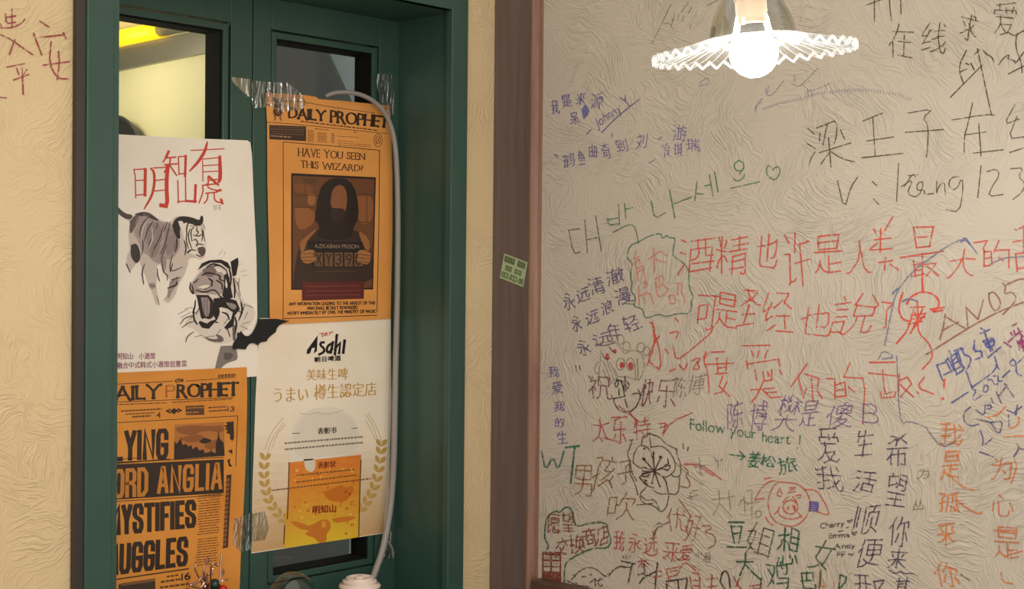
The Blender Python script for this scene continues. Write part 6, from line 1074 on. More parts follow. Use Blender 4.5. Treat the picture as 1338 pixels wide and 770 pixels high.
for pts, r in (([(500, 900, .085), (470, 500, .085), (560, 470, .08), (580, 370, .08), (520, 300, .085)], .0022), ([(500, 900, .085), (430, 560, .09), (410, 400, .09), (405, 280, .092)], .0020), ([(520, 900, .085), (400, 540, .07), (280, 630, .065), (130, 700, .062)], .0026),
               ([(540, 900, .085), (720, 600, .08), (745, 300, .08), (760, 60, .082)], .0018), ([(530, 900, .085), (560, 290, .07), (680, 300, .07), (700, 240, .07)], .0018), ([(540, 900, .085), (760, 610, .075), (890, 580, .075)], .0015), ([(500, 900, .08), (240, 400, .08), (250, 280, .08)], .0016), ([(520, 880, .08), (440, 640, .06), (330, 740, .06), (120, 690, .06)], .0022)):
    add_tube(bm, smooth_path([OP(*p) for p in pts], 5), r, 8)
bm_obj('wires', bm, MAT['chrome'], orn, True)
def leaf_bm(tip, basep, wd, v):
    bm = bmesh.new(); a = OP(*tip, v); c_ = OP(*basep, v); mid = (a + c_) / 2; s = Vector((0.69, -0.724, 0)) * wd
    vs = [bm.verts.new(p) for p in (a, mid + s, c_, mid - s)]; vt = [bm.verts.new(p + Vector((-.002, -.002, .0))) for p in (a, mid + s * .6, c_, mid - s * .6)]
    bm.faces.new(vs); bm.faces.new(vt)
    for i in range(4): bm.faces.new((vs[i], vs[(i + 1) % 4], vt[(i + 1) % 4], vt[i]))
    return bm
for tip, bs, wd, v in (((490, 95), (460, 310), .0042, .088), ((385, 530), (270, 640), .003, .07), ((800, 350), (790, 520), .003, .082)):
    bm_obj('leaf', leaf_bm(tip, bs, wd, v), mat_plain('leaf_foil', (150, 110, 92), .3, .8), orn)
def ball(name, px, r, v, mat):
    bm = bmesh.new(); bmesh.ops.create_uvsphere(bm, u_segments=20, v_segments=12, radius=r); bmesh.ops.translate(bm, verts=bm.verts, vec=OP(*px, v)); return bm_obj(name, bm, mat, orn, True)
ball('green_bauble', (620, 680), .011, .085, MAT['darkgreen']); ball('red_bauble', (790, 780), .0085, .075, MAT['red']); ball('pink_bauble', (430, 720), .006, .078, MAT['chrome'])
bm = bmesh.new(); add_lathe(bm, [(0, 0), (.03, 0), (.031, .006), (.024, .014), (.012, .024), (.007, OP(530, 860).z - ZS), (0, OP(530, 860).z - ZS)], b, 32)
bm_obj('stand', bm, MAT['darkgreen'], orn, True)

# ------------------------------------------------------------------ sticker on the corner board
sx = -0.0142
st = empty('sticker', hit(670, 354, 'x', sx), 'small pale green advert sticker stuck askew on the brown corner board', 'sticker')
bm = bmesh.new(); K = (640, 325, 12.83)
q = P("243,80 632,232 560,645 165,490", *K)[0]
f = [bm.verts.new(hit(x, y, 'x', sx - .0004)) for x, y in q]; g = [bm.verts.new(Vector(v.co) + Vector((.0004, 0, 0))) for v in f]
bm.faces.new(f); bm.faces.new(g)
for i in range(4): bm.faces.new((f[i], f[(i + 1) % 4], g[(i + 1) % 4], g[i]))
bm_obj('paper', bm, MAT['sticker'], st)
d = Draw(); sg = (62, 78, 48)
def sp(u, v): return tuple((q[0][i] * (1 - u) + q[1][i] * u) * (1 - v) + (q[3][i] * (1 - u) + q[2][i] * u) * v for i in (0, 1))
for k in range(8):
    u = .06 + k * .112
    if k == 4: continue
    for e in (0, .035, .07): d.ribbon([sp(u + e, .07), sp(u + e, .30)], .8, sg, 1)
    d.ribbon([sp(u, .12), sp(u + .08, .12)], .7, sg, 1); d.ribbon([sp(u, .24), sp(u + .08, .24)], .7, sg, 1)
for u in (.16, .30, .56, .72):
    for e in (0, .05, .1): d.ribbon([sp(u + e, .42), sp(u + e, .62)], .8, sg, 1)
    d.ribbon([sp(u, .46), sp(u + .1, .46)], .7, sg, 1); d.ribbon([sp(u, .57), sp(u + .1, .57)], .7, sg, 1)
d.text('052-022-00', sp(.05, .70), sp(.95, .70), sp(.05, .93), sp(.95, .93), 1.0, sg, 1)
d.build('printed_lettering', 'x', sx - .0004, INK, st)

# ------------------------------------------------------------------ pendant lamp
LD = 1.50
lc = at_depth(985, 70, LD)
pl = empty('pendant_lamp', lc, 'lit pendant lamp with pleated glass shade hanging before the written wall', 'lamp')
NP, R0, R1 = 38, 0.060, 0.140
def pleat(r, k, half):     # height of the pleat at radius r
    a = 0.0052 * ((r - R0) / (R1 - R0)) ** 0.8 if r > R0 else 0
    base = 0.022 * (1 - (r - R0) / (R1 - R0)) ** 1.3
    return base + (a if half else -a)
def shade_bm(rs, th):
    bm = bmesh.new(); top = []; bot = []
    for r in rs:
        rt = []; rb = []
        for k in range(NP * 2):
            a = math.pi * k / NP; z = pleat(r, k, k % 2)
            rt.append(bm.verts.new((r * math.cos(a), r * math.sin(a), z + th / 2))); rb.append(bm.verts.new((r * math.cos(a), r * math.sin(a), z - th / 2)))
        top.append(rt); bot.append(rb)
    n = NP * 2
    for A, rev in ((top, False), (bot, True)):
        for a, b_ in zip(A, A[1:]):
            for k in range(n): bm.faces.new((a[k], a[(k + 1) % n], b_[(k + 1) % n], b_[k]))
    for k in range(n):
        bm.faces.new((top[-1][k], top[-1][(k + 1) % n], bot[-1][(k + 1) % n], bot[-1][k])); bm.faces.new((top[0][k], top[0][(k + 1) % n], bot[0][(k + 1) % n], bot[0][k]))
    return bm
def place(o):
    o.parent = pl; o.matrix_parent_inverse = Matrix.Identity(4); return o
sh = place(bm_obj('shade', shade_bm([R0, .07, .082, .095, .108, .121, .134], .0028), MAT['shade'])); sh['label'] = 'pleated clear glass shade'
rbm = shade_bm([.1362, .1400], .0028)
for k in range(NP):              # folds, where the glass is thickest: milky ribs added as their highlights
    for half, rr in ((0, .0004),):
        an = math.pi * (2 * k + half) / NP
        add_tube(rbm, [(r * math.cos(an), r * math.sin(an), pleat(r, 0, half) - .0012) for r in (R0 + .002, .08, .10, .12, .137)], rr, 6)
rim = bm_obj('shade_rim_and_highlights', rbm, MAT['shade_rim_and_highlights']); rim.parent = sh
bm = bmesh.new(); add_lathe(bm, [(R0 - .001, .022), (.0575, .036), (.052, .052), (.044, .068), (.034, .083), (.026, .094), (.024, .104), (.021, .104), (.023, .093), (.031, .081), (.041, .066), (.049, .050), (.0545, .035), (.0565, .022), (R0 - .001, .022)], (0, 0, 0), 48)
place(bm_obj('glass_neck', bm, MAT['dome'], smooth=True))
bm = bmesh.new(); add_lathe(bm, [(0, .040), (.0185, .040), (.0195, .044), (.0195, .052), (.0215, .055), (.0215, .070), (.0235, .073), (.0235, .079), (.020, .082), (.020, .112), (.012, .120), (0, .120)], (0, 0, 0), 32)
place(bm_obj('socket', bm, MAT['brass'], smooth=True))
bm = bmesh.new()
prof = [(0, -.033)] + [(.033 * math.sin(a * math.pi / 16), -.033 * math.cos(a * math.pi / 16)) for a in range(1, 13)] + [(0, .0233)]
add_lathe(bm, prof, (0, 0, 0), 32); place(bm_obj('bulb', bm, MAT['bulb'], smooth=True))
bm = bmesh.new(); add_lathe(bm, [(.0228, .0240), (.018, .031), (.0160, .0395), (0, .0395)], (0, 0, 0), 32)
place(bm_obj('bulb_neck', bm, mat_plain('white_bulb_neck', (60, 58, 54), .4), smooth=True))
bm = bmesh.new(); add_tube(bm, [(0, 0, .118), (0, 0, .34)], .004, 10); add_lathe(bm, [(0, .118), (.011, .118), (.008, .132), (0, .134)], (0, 0, 0), 20)
place(bm_obj('stem', bm, MAT['brass'], smooth=True))
pl.scale = (LD / 1.92,) * 3
pl.rotation_mode = 'QUATERNION'
pl.rotation_quaternion = (Matrix.Rotation(math.radians(-4.6), 3, _fw) @ Matrix.Rotation(math.radians(2.6), 3, _rt)).to_quaternion()
# flex from the stem up to the ceiling
bpy.context.view_layer.update()
topp = pl.matrix_world @ Vector((0, 0, .335))
bm = bmesh.new(); add_tube(bm, smooth_path([topp, topp + (topp - lc) * .35, Vector((topp.x + .015, topp.y, CEIL))], 6), .003, 8)
fx = bm_obj('flex', bm, MAT['black'], None, True); fx.parent = pl; fx.matrix_parent_inverse = pl.matrix_world.inverted()

# ================================================================== writing on the walls (felt-tip, each inscription a mesh of its own)
_lv = [0]
def ins(label, d, wall=None):
    _lv[0] += 1
    w_ = wall or wr
    off = 0.0003 + _lv[0] * 0.000015
    if w_ is wr: return d.build('marker_writing', 'x', -off, MAT['inkR'], wr, step=0.00012, label=label)
    return d.build('marker_writing', 'y', -off, MAT['inkL'], wl, step=0.00012, label=label)
def chars(spec, w, col, label, rot=0, wob=.5, extra=None, slant=0.0):
    d = Draw()
    for ch, x0, y0, x1, y1 in spec: d.char(ch, (x0, y0, x1, y1), w, col, rot, wob=wob, slant=slant)
    if extra: extra(d)
    return ins(label, d)
def trace(label, parts, wall=None):
    d = Draw()
    for s, K, w, col in parts: d.lines(P(s, *K), w, col, 1, 1, jit=.18)
    return ins(label, d, wall)
A4 = (690, 100, 3.85); E4 = (690, 290, 3.85); F4 = (690, 450, 3.85); B4 = (690, 600, 3.935)
R1_, R2_, R3_, R4_, R5_ = (1000, 0, 3.849), (1000, 140, 3.849), (1000, 290, 3.849), (1000, 450, 3.849), (1000, 600, 3.959)
RED = (205, 84, 66); RED2 = (212, 110, 96); BLK = (82, 72, 56); PUR = (98, 84, 148); PUR2 = (112, 96, 150); GRN = (30, 104, 78); BLU = (78, 86, 150)
GG = (96, 118, 84); BRN = (138, 84, 56); ORG = (214, 122, 60); ROSE = (176, 78, 76); DPU = (74, 60, 84); GRY = (118, 108, 90); MAG = (142, 48, 104)
# --- red three-line verse
chars([('酒', 887, 311, 933, 358), ('精', 937, 307, 978, 358), ('也', 989, 304, 1017, 348), ('许', 1025, 303, 1057, 372), ('是', 1065, 306, 1101, 357), ('人', 1108, 312, 1140, 358), ('大', 1239, 327, 1275, 361), ('敌', 1327, 296, 1372, 356)], 2.0, RED, 'first line of large red characters at mid height', extra=lambda d: d.lines(P("545,38 560,62;640,-25 600,45;580,35 578,150;550,90 630,82;530,135 562,108;525,142 640,135;570,205 640,195;605,180 600,240;630,215 670,242;745,28 760,130;745,28 845,25 825,125;765,78 815,75;762,130 830,122;680,180 895,148;745,195 755,275;790,160 790,350;750,215 790,210;755,245 790,240;735,275 800,262;800,215 860,208 810,272;815,225 870,272;1050,105 1115,95 1095,135;1100,140 1100,225 1140,215 1135,150 1100,150;1100,185 1135,180;1175,95 1150,150;1160,145 1225,140 1225,230;1175,180 1195,195", *R3_), 2.0, RED, 1, 0, jit=.15))
chars([('可', 908, 384, 936, 433), ('是', 937, 385, 963, 426), ('圣', 968, 378, 991, 425), ('经', 998, 381, 1035, 434), ('也', 1045, 398, 1086, 438), ('說', 1087, 386, 1144, 437), ('了', 1151, 394, 1166, 430)], 1.9, RED, 'second line of large red characters')
def _ex(d):
    d.poly(P("1231,496 1235.5,495 1235,504 1233.2,510 1231.8,503"), (222, 70, 52)); d.ell(1232, 521, 2, 2, 0, (222, 70, 52), 1, True)
    d.lines(P("920,40 985,38;890,102 1032,95;950,70 955,140;1000,70 995,130;955,120 995,115;935,150 1000,145;980,160 960,210 1015,262;1000,190 975,240 940,250;1080,8 1215,5;1125,35 1135,60;1160,35 1155,65;1205,30 1190,70;1100,85 1105,125;1100,100 1260,75 1265,110;1140,130 1150,180;1180,140 1190,185 1225,180 1225,130;1205,140 1210,160;1265,130 1275,150;1120,230 1240,220;1185,185 1150,260 1125,290;1180,230 1220,270 1270,265;1195,245 1250,240", *F4), 2.0, RED, 1, 0, jit=.15)
    d.lines(P("210,98 130,213;165,165 185,245;200,150 270,172 262,215;232,170 240,290;205,225 190,270;262,235 285,272;310,172 355,175;425,95 395,165 490,172 500,230 490,400;350,190 350,272;355,205 400,190 405,260 355,265;350,235 400,225;418,215 448,240;525,92 650,90;520,145 665,160;590,130 600,240;580,240 585,270 650,265 655,240;600,250 640,240;675,150 670,240;670,185 715,165 735,200 680,265;680,205 745,265;800,165 770,205 780,225 845,250;765,240 770,246", *R4_), 2.0, RED, 1, 0, jit=.15)
chars([], 2.0, RED, 'third line of large red characters ending in an exclamation mark', extra=_ex)
trace('red ring of scribbled strokes beside the second red line', [("692,358 672,410 672,455 690,490 720,500;712,412 735,372 790,350 845,362 876,398 868,432 835,455 890,445;788,290 792,350", R3_, 2.6, (214, 74, 56)), ("730,430 800,428;765,400 768,520;735,470 805,460;720,515 790,500;745,440 720,540 660,612;790,440 730,560;800,470 740,540;740,490 800,480;750,455 770,500;765,520 775,565 815,600 840,650 838,690 790,740;900,430 830,440", R3_, 2.0, (214, 74, 56))])
trace('loose red strokes left of the third red line', [("612,505 632,520 640,580 662,640 668,750 630,720 600,695 640,600 660,575;625,505 640,620 600,720;715,560 760,548 745,585;690,640 705,662;730,630 745,700 800,660 860,610 920,560 932,525;740,485 755,502;712,752 740,740;760,720 785,750 800,715;825,700 850,685 870,690 840,720 830,745 865,740 850,705;895,655 880,690 905,760 910,860;885,690 905,665", E4, 1.9, RED)])
# --- black lines upper right
trace('large dark characters and a name in thin pen under the lamp', [("215,108 245,135;208,183 250,207;258,105 310,85 360,65 358,150 345,185;275,130 272,170;310,90 290,190;378,115 398,160;270,230 430,180;318,155 330,300;250,225 230,255 220,290;325,225 280,285;330,225 385,260 445,275", R2_, 1.5, BLK),
    ("490,70 590,30;540,50 552,240;512,170 645,150;483,255 690,233;718,30 845,8 790,55 818,85 818,180 810,252;705,127 895,113;938,65 1110,37 1150,40;1042,-20 1020,80 1000,150 1000,235;1000,140 1110,125;1073,85 1085,245;1042,232 1195,215;1255,-10 1198,90 1275,60;1265,50 1220,160 1301,150;1230,228 1301,205", R2_, 1.5, BLK)])
trace('thin dark pen line of Latin letters and numbers under the dark characters', [("363,372 397,518 430,400 465,352;538,375 560,395;545,463 570,490;670,285 660,475;685,400 745,360 710,440 770,455 800,375 765,380 760,420 800,415 800,440 845,435;700,400 740,335 755,350;720,345 770,340;862,375 860,445 870,400 900,370 905,440;975,350 930,355 920,400 960,420 990,350 995,420 975,530 910,515;1085,295 1068,455;1115,325 1160,310 1180,340 1140,400 1120,450 1195,440;1235,310 1301,305 1270,350 1310,385 1290,430 1245,465", R2_, 1.5, (92, 82, 66))])
chars([('在', 1164, 33, 1191, 75), ('线', 1205, 30, 1238, 70), ('求', 1255, 17, 1277, 53), ('爱', 1299, 2, 1330, 46)], 1.5, BLK, 'row of four small dark characters at the upper right', extra=lambda d: d.lines(P("70,40 190,-5;133,-30 133,165;248,-30 255,80 265,155;335,-30 340,105", 1120, 0, 5.92), 1.6, BLK, 1, 0))
trace('long-tailed black pen strokes at the upper right edge', [("845,390 820,440 795,490 790,560 822,645;800,555 845,535;840,490 865,500;880,490 905,540;722,752 965,505;905,420 945,385;930,378 960,520 1012,770 1040,890;975,390 1000,420 1040,440 1058,475;1095,500 1130,450 1175,420 1165,460 1215,465 1225,495 1290,400;1300,235 1270,245 1235,270 1225,330 1235,400 1270,480 1275,560;1170,572 1290,510", (1120, 0, 5.92), 1.6, (66, 56, 42))])
# --- Korean greeting
trace('grey-green line of Korean letters ending in a heart', [("205,42 258,35;205,42 228,160 262,152;285,-10 298,155;295,90 345,80;340,-27 368,145;428,52 500,15 530,15 545,50 555,105", E4, 1.5, GG), ("400,715 405,748 455,742;455,645 460,745;398,722 450,712;485,640 492,715;490,668 525,660;620,628 635,718 690,685;712,572 738,712;735,640 820,608;850,530 838,625;845,590 880,592;890,550 915,545;912,495 930,600;938,480 955,580;1085,460 1065,490;1035,515 1050,530 1085,510 1088,490;1022,562 1165,530;1225,460 1205,445 1197,470 1205,500 1240,525 1268,490 1265,455 1245,455 1230,470", A4, 1.6, (84, 124, 88)), ("1060,422 1085,435 1085,465 1062,478 1040,468 1036,440 1060,422", A4, 1.6, (84, 124, 88))])
# --- small purple lines upper left
K = (710, 110, 6.371)
def _e(d):
    d.poly(P("315,210 350,165 386,222 365,262 335,300", *K), (104, 104, 168)); d.lines(P("485,402 620,265 805,120;635,110 680,140 720,185;680,90 683,140;360,415 395,380;570,410 570,435", *K), 1.4, PUR, 1, 1)
    d.text('Johnny', (776, 155), (807, 134), (781, 167), (812, 146), 1.1, PUR, 1, wob=.02)
chars([('我', 720, 131, 731, 150), ('是', 734, 123, 747, 140), ('来', 753, 121, 765, 137), ('源', 772, 122, 789, 142), ('呆', 744, 146, 756, 163)], 1.2, PUR, 'small purple signature with an underlined name at the upper left', rot=-12, extra=_e)
chars([('鹤', 735, 200, 751, 219), ('鱼', 755, 196, 764, 215), ('曲', 770, 189, 780, 206), ('奇', 786, 186, 797, 208), ('到', 804, 182, 820, 199), ('刘', 831, 175, 845, 195), ('游', 880, 163, 897, 184), ('冷', 866, 187, 876, 206), ('琪', 881, 187, 891, 205), ('瑞', 897, 181, 915, 198)], 1.2, PUR2, 'small slanting purple line in quotation marks', rot=-10, extra=lambda d: d.lines(P("95,585 102,602;112,590 120,610;955,458 985,442;880,655 930,628", *K), 1.3, PUR2, 1, 0))
d = Draw(); K = (960, 80, 5.146)
pts = P("195,320 300,280 460,250 560,215 640,208 760,195 900,195 1000,210 1100,222 1150,245 1200,262", *K)[0]
for a, b in zip(pts, pts[1:]):
    n = max(2, int(math.hypot(b[0] - a[0], b[1] - a[1]) / 3.4))
    for i in range(n):
        x = a[0] + (b[0] - a[0]) * i / n; y = a[1] + (b[1] - a[1]) * i / n; d.ribbon([(x - .6, y + 1.8), (x + .9, y - 1.6)], .8, (136, 120, 150), 1)
d.lines(P("500,200 560,185 650,145;510,190 520,230;140,345 150,290 185,250;210,180 210,225 250,235 330,130;400,90 405,145;380,150 430,175 480,130 560,45;490,190 495,235", *K), 1.0, (140, 126, 146), 1)
ins('faint purple hatched line running below the lamp', d)
trace('faint grey scribbles on the wall behind the lamp', [("235,35 150,220 75,360;250,160 235,230 262,240;340,130 330,180;380,20 320,100;530,50 630,0;180,200 210,190 240,215;270,110 250,180;300,120 290,170;400,210 395,240;410,60 380,110", (840, 0, 6.417), 1.1, (142, 130, 130)), ("860,35 905,0 912,40 860,45;1140,165 1150,140 1175,130;1200,90 1210,50", A4, 1.2, (150, 140, 160))])
# --- purple three lines
chars([('永', 735, 382, 752, 406), ('远', 752, 376, 772, 395), ('清', 769, 360, 790, 387), ('澈', 790, 350, 817, 373), ('永', 746, 412, 761, 433), ('远', 764, 406, 785, 423), ('浪', 785, 392, 802, 411), ('漫', 803, 376, 828, 399), ('永', 754, 443, 772, 465), ('远', 774, 434, 804, 452), ('年', 794, 421, 812, 446), ('轻', 813, 411, 837, 434)], 1.5, (92, 76, 116), 'three slanting purple lines beside the green cloud', rot=-16)
# --- cloud
K = (810, 295, 6.16)
trace('wavy green cloud outline', [("150,130 80,160 65,215 55,260 100,300 90,350 85,430 100,455 85,520 120,570 125,610 108,650 175,665 190,700 195,735 215,745 320,710 370,735 470,705 555,710 580,660 570,610 595,575 560,510 555,450 555,370 525,310 430,245 425,210 445,110 435,98 385,95 380,75 340,105 330,60 240,80 150,130;35,625 110,632", K, 1.7, (84, 124, 92))])
trace('faded red characters inside the green cloud', [("130,200 110,280 150,250;110,300 165,265 200,400 205,470;120,300 150,440;125,380 190,350;135,345 170,330;270,180 275,370;230,270 320,205;275,270 370,295;320,205 375,240;285,430 345,390 350,480 295,500 285,430 300,590 385,530 380,500 350,480;315,420 320,480;395,570 435,545 450,620 410,635 395,570;450,465 505,460 490,545 515,560 520,620;470,480 460,560;150,490 155,640;150,570 240,530 270,630;185,460 215,450 220,490 190,500;185,560 200,620", K, 1.9, (206, 138, 120))])
# --- little striped creature doodle, its scribble, and the words round it
K = (765, 430, 6.417); d = Draw(); gy = (140, 128, 102); er = (186, 58, 62)
d.lines(P("80,130 200,105 250,110 300,160 320,200;130,180 125,270 110,400 130,460 180,490 240,430 270,400 340,400 380,410 430,430 445,390 430,250;330,210 380,180 440,185 480,220 495,300 485,360 450,430;150,270 215,440;180,270 235,420;205,280 260,410;145,340 195,445;240,330 270,395;415,300 420,420;435,250 440,430;110,275 80,310 75,350 90,380 110,370", *K), 1.1, gy)
for x, y, a, b in ((295, 295, 36, 50), (375, 295, 32, 52), (345, 145, 30, 38), (295, 90, 28, 40), (465, 155, 35, 38), (510, 185, 28, 38)): d.ell(765 + x / 6.417, 430 + y / 6.417, a / 6.417, b / 6.417, 1.1, gy)
for x, y, a, b in ((308, 305, 22, 28), (378, 310, 22, 32), (185, 232, 18, 30), (245, 188, 16, 20)): d.ell(765 + x / 6.417, 430 + y / 6.417, a / 6.417, b / 6.417, 1, er, 1, True)
d.lines(P("140,205 165,250 185,255;200,150 220,185 245,195", *K), 1.3, (120, 40, 44))
ins('thin grey doodle with red round eyes and stripes', d)
trace('black scribbled hexagon below the striped doodle', [("245,460 270,420 275,470 255,495 245,460;330,400 340,520;300,430 330,560;280,500 282,555;320,440 325,560;240,580 235,620 300,705 410,685 470,555 440,510;470,555 430,535 400,545;235,585 330,565;330,590 350,655;345,440 370,470 355,500;260,420 300,440 310,480", K, 1.6, (66, 54, 50))])
chars([('祝', 770, 492, 799, 522), ('快', 839, 495, 853, 530), ('乐', 860, 495, 884, 533)], 1.6, (124, 62, 74), 'short dark red wish either side of the scribbled hexagon', extra=lambda d: d.lines(P("305,160 318,178;240,110 245,135;258,108 262,130", *F4), 1.4, (90, 60, 90), 1, 0))
chars([('陈', 880, 493, 896, 520), ('博', 899, 489, 921, 516)], 1.1, (132, 120, 106), 'two thin grey characters right of the dark red wish')
chars([('太', 774, 546, 795, 577), ('乐', 802, 545, 819, 580), ('特', 828, 547, 849, 573)], 1.6, (170, 70, 76), 'dark red line above the black flower', extra=lambda d: d.lines(P("660,400 700,395 670,465 720,390 825,345;375,470 450,490;505,335 550,395;690,400 680,460;420,370 460,365;455,310 560,390;665,420 720,400", *F4), 1.6, (180, 74, 74)))
chars([('我', 717, 479, 730, 493), ('爱', 722, 499, 735, 515), ('我', 724, 525, 738, 537), ('的', 726, 546, 737, 558), ('生', 728, 564, 741, 580)], 1.2, PUR, 'tiny vertical purple line near the brown bead', rot=-6)
trace('bold green letters WT', [("68,540 88,640 125,560 150,640 180,540", F4, 2.0, GRN), ("190,520 255,512;235,515 225,600 215,695", F4, 2.6, GRN)])
chars([('男', 751, 607, 774, 649), ('孩', 775, 598, 804, 640), ('子', 807, 602, 828, 632)], 1.5, BRN, 'brown characters left of the black flower', rot=-6, extra=lambda d: d.lines(P("785,620 810,640 790,665 815,690 810,725 770,715", *F4), 1.5, BRN))
# --- flower
K = (810, 555, 6.417); d = Draw(); fk = (66, 56, 46)
d.lines(P("100,130 85,190 60,240 85,320 75,400 130,500 150,590;180,170 190,100 240,75 330,100 380,160 480,210;245,70 290,95;470,200 480,260 510,330 510,435 450,440 430,415;500,450 490,590 400,580 330,585 270,545;110,320 115,250 150,185 195,172 240,195 270,260 290,380;110,320 160,360 190,370;260,190 340,175 400,210 450,280 465,340 460,390 400,440 370,440;250,110 260,190;165,440 215,510 280,530;215,530 160,590 190,660 290,680 340,740 390,700 410,600;180,600 220,640 290,625 330,710;145,675 280,660;80,130 110,128;90,330 95,400 140,470", *K), 1.5, (88, 78, 60))
d.lines(P("288,390 345,275;288,390 200,290;288,390 270,490;288,390 335,520;288,390 380,350;288,390 190,355;288,390 185,420;288,390 280,230;300,400 380,450 405,565;380,350 430,340 400,390 380,380;190,410 240,400;175,430 240,440;180,460 230,470 210,480;400,290 410,330 380,340;190,390 260,395;200,440 250,420;165,445 190,480 230,500;300,385 350,370 400,380", *K), 1.7, (66, 44, 42))
for x, y, r in ((340, 275, 15), (200, 288, 14), (205, 200, 10), (335, 520, 11), (270, 490, 9), (288, 390, 14), (285, 240, 9)): d.ell(810 + x / 6.417, 555 + y / 6.417, r / 6.417, r / 6.417, 0, fk, 1, True)
d.lines(P("530,165 532,200;572,190 568,220", *K), 1.5, fk, 1, 0)
ins('black pen drawing of an open flower', d)
trace('red and grey streaks right of the black flower', [("770,610 840,600 900,625 970,680;790,600 850,610 930,660", F4, 1.8, (190, 96, 88)), ("860,570 870,660;835,620 890,610;930,560 960,600 950,630;940,590 980,580;850,640 880,660", F4, 1.1, (130, 112, 118))])
# --- green Latin line and arrow
d = Draw()
d.text('Follow', (902, 546.5), (946, 553), (902, 562), (946, 567), 1.5, GRN, 1, wob=.012); d.text('your', (955, 556), (987, 562), (955, 571), (987, 576), 1.5, GRN, 1, lo=-.1, hi=.6, wob=.012)
d.text('heart', (997, 563), (1033, 567), (996, 578), (1032, 581), 1.5, GRN, 1, wob=.012); d.lines(P("175,460 172,500;160,522 161,524", *R4_), 1.5, GRN, 1, 0)
ins('green handwritten English line', d)
chars([('姜', 978, 590, 993, 611), ('松', 994, 596, 1012, 610), ('旅', 1016, 598, 1041, 619)], 1.8, GRN, 'green signature after an arrow', extra=lambda d: d.lines(P("1015,555 1090,565;1065,540 1090,565 1070,580", *F4), 1.8, GRN, 1, 0))
# --- purple lines middle right
chars([('陈', 950, 524, 972, 560), ('博', 980, 525, 1003, 565), ('樊', 1014, 518, 1044, 563), ('是', 1048, 524, 1068, 557), ('傻', 1081, 528, 1114, 559), ('B', 1127, 528, 1147, 554)], 1.5, (128, 88, 138), 'purple line below the third red line')
chars([('爱', 1070, 560, 1095, 603), ('我', 1066, 611, 1100, 642)], 1.7, DPU, 'two dark purple characters one above the other right of the green line')
chars([('生', 1118, 562, 1140, 595), ('活', 1116, 616, 1144, 644), ('顺', 1115, 660, 1148, 697), ('便', 1119, 704, 1152, 741)], 1.7, DPU, 'dark purple vertical line of four characters')
chars([('希', 1160, 566, 1187, 612), ('望', 1158, 619, 1184, 661), ('你', 1163, 674, 1187, 715), ('来', 1162, 718, 1184, 743)], 1.7, DPU, 'dark purple vertical line right of the four-character line', extra=lambda d: d.lines(P("640,575 670,595 700,580 720,595 760,590 790,605", *R5_), 1.5, DPU))
chars([('开', 1117, 752, 1137, 776), ('又', 1138, 759, 1155, 778), ('其', 1169, 756, 1189, 778)], 1.8, DPU, 'dark purple characters at the bottom edge')
chars([('为', 1200, 612, 1213, 626), ('丛', 1193, 654, 1207, 666)], 1.0, GRY, 'two tiny grey characters between purple and orange writing')
# --- pig
K = (985, 615, 9.627); d = Draw(); pr = (196, 88, 62)
d.lines(P("310,145 240,200 190,320 175,420 195,540 260,640 340,680 460,710 560,680 640,610 690,520 705,420 700,350 650,250 540,165 430,150 310,145;15,370 60,270 140,170 230,125 310,145;15,370 125,350;630,240 780,240 850,340 910,440 955,575 800,520;365,400 400,350 440,330;490,330 540,395;330,220 300,270 295,320 335,325;340,250 355,300;530,320 590,300 590,345 550,350;320,460 295,520 340,580 430,615 540,605 600,570;260,550 300,510;565,540 600,590;450,215 520,215;430,280 520,265;455,240 505,235;150,590 180,650 240,690;130,105 210,90", *K), 1.6, pr)
d.ell(985 + 460 / 9.627, 615 + 460 / 9.627, 9.6, 9.0, 1.8, pr); d.ell(985 + 432 / 9.627, 615 + 472 / 9.627, 1.5, 2.6, 0, pr, 1, True)
d.lines(P("485,450 525,445 495,475 530,470 500,505 530,500;490,440 520,510", *K), 1.5, pr)
ins('red pen drawing of a smiling pig face', d)
d = Draw(); d.lines(P("705,395 810,400 800,510 700,510 705,395;720,395 715,510;745,395 740,510;770,400 765,510;790,400 785,515;700,420 815,425;700,450 810,455;700,480 805,485", *K), 1.3, (92, 72, 150), 1, 0)
ins('small purple hatched square on the ear of the pig', d)
# --- blue map line, ANOS line, blue signature
trace('broken grey-blue outline crossing the red verse', [("1065,160 1005,78 900,130 820,190 750,240 660,345 630,470 600,620;570,690 590,645 655,680 590,690;1130,210 1200,180 1300,175", R3_, 1.7, (122, 124, 144)), ("660,60 665,160 670,300 685,405 715,385 810,415 820,440 885,520 950,495", R4_, 1.5, (112, 112, 136)), ("985,100 1005,78 1030,115;640,360 668,335;690,400 720,385 760,398", R3_, 2.2, (98, 104, 146))])
K = (1210, 390, 6.414)
trace('brown slanting capitals with a long underline', [("160,135 145,240 115,345;160,150 215,185 340,260;135,270 270,200;335,75 350,240;338,80 435,175;435,175 480,15;0,470 60,435 340,255 580,125 690,80 821,30", K, 1.9, (150, 96, 66)), ("1125,360 1150,350 1185,400 1175,440 1150,450 1125,400 1125,360;1195,310 1210,325 1200,365 1240,350 1265,385 1240,420 1195,465;1215,315 1270,290 1320,285", R3_, 1.9, (150, 96, 66))])
